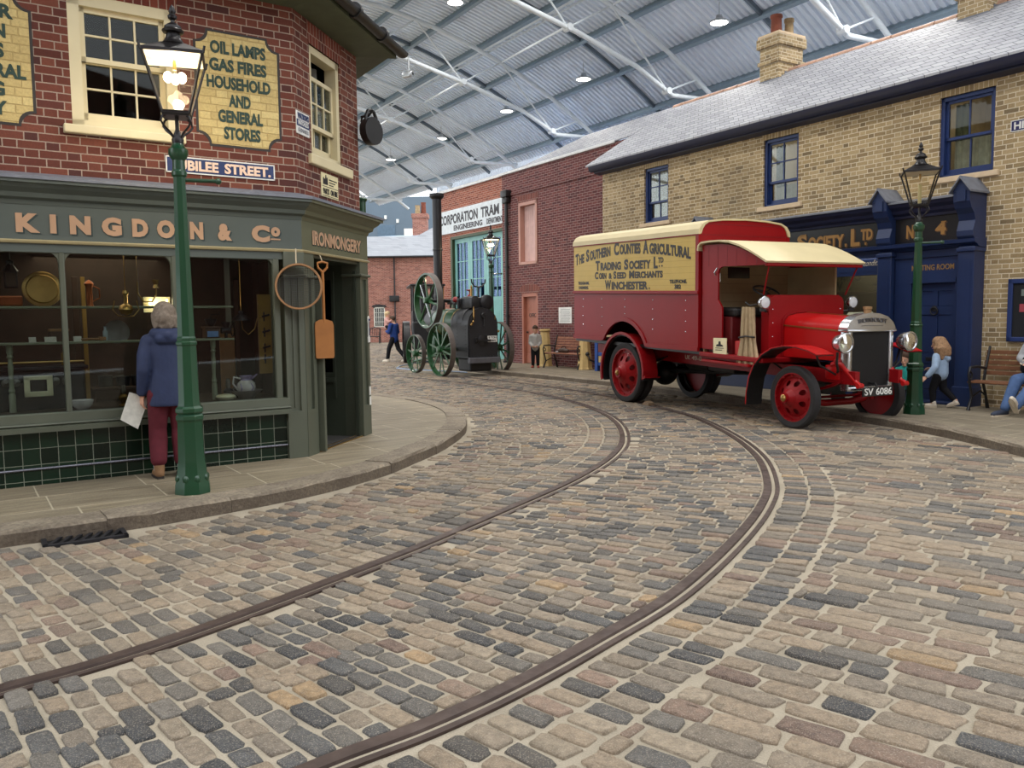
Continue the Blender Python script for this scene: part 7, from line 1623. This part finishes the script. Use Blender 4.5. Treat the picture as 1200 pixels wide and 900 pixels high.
b.build('lilac_stripe', m_lil, r)
r = good('tool_card', 'ochre tool card hanging at the right end of the window', 'card', -.09, .30, 1.02); b = MB(); b.box((-.09,0,0),(.05,.008,.86)); b.build('card', m_ochre, r); b = MB()
for z in (.62,.45,.28,.16): b.bar((-.05,-.008,z),(.03,-.008,z+.02),.02,.02); b.bar((-.03,-.008,z-.05),(-.03,-.008,z+.05),.016,.012)
b.build('tools', m_iron, r); b = MB(); b.box((-.095,-.004,0),(-.088,.01,.86)); b.build('edge', m_ltw, r)
for k, (x, z, m, h) in enumerate(((-1.62,.92,m_tin,.16),(-1.45,.92,m_iron,.14),(-1.30,.92,m_tin,.15))):
    r = good('saucepan', ('left','middle','right')[k]+' one of three dim pans on a low board in the middle pane', 'pan', x, .95, z); lathe_part(r, 'bowl', [(.06,0),(.065,.01),(.07,h*.7),(.075,h*.72)], m); b = MB(); b.cyl((.06,0,h*.6),(.18,0,h*.7),.008,n=6); b.build('handle', m, r)
r = good('low_board', 'dark low shelf board under the three pans', 'shelf', -1.45, .95, .90); b = MB(); b.bbox((-.32,-.12,-.01),(.32,.12,.02),.005); b.bbox((-.32,-.1,-.135),(-.28,.1,-.01),.004); b.bbox((.28,-.1,-.135),(.32,.1,-.01),.004); b.build('board', m_dkw, r)
for k, (x, y, w_, h, m) in enumerate(((-.86,.7,.09,1.2,m_ltw),(-.40,.75,.16,.75,m_ltw),(-.24,.9,.05,1.3,m_dkw),(-1.88,.8,.05,1.3,m_dkw),(-1.80,.85,.04,1.3,m_ochre))):
    r = good('plank', ('tall orange plank behind the green shelf post','broad pale board behind the wash jug','narrow dark batten at the right of the window','dark upright pole behind the mullion','ochre upright pole behind the mullion')[k], 'plank', x, y, ZB); b = MB(); b.bbox((-w_/2,-.012,0),(w_/2,.012,h),.004); b.build('board', m, r)
r = good('hanging_lantern', 'dark lamp shade on a curved rod above the wash jug', 'lamp', -.36, .30, 1.60); lathe_part(r, 'shade', [(.10,0),(.085,.03),(.03,.07),(.03,.10),(.0,.11)], m_iron); b = MB(); b.tube([(0,0,.0),(.01,0,-.09),(.07,0,-.15),(.14,0,-.09),(.17,0,.02),(.24,0,.04)], .006, 6); b.cyl((0,0,.11),(0,0,.70),.006,n=6); b.build('rod', m_brz, r)
la = bpy.data.lights.new('shop_fill_light', 'AREA'); la.energy = 9; la.size = 1.2; la.color = (1,.84,.62); lo = bpy.data.objects.new('shop_fill_light', la); COL.objects.link(lo); lo.parent = SH; lo.location = (-1.6,.8,2.28)  # fill light without a fitting, added so the window goods show
# ================================================================ unseen brick wall, added behind the viewer to darken window reflections
b = MB(); b.panel(-34, 16, 0, 10, [(-12+4*k,-10.8+4*k,3.4,5.0) for k in range(6)]+[(-13+6*k,-9.5+6*k,.6,2.5) for k in range(4)], 0, .3)
b.panel(-34, 16, 0, 10, (), .3, .5); o = b.build('wall_back', M_RB); o.location = (0,-9,0); o.rotation_euler = (0,0,PI); tag(o, 'unseen brick wall added behind the viewer to darken reflections', 'wall', kind='structure')
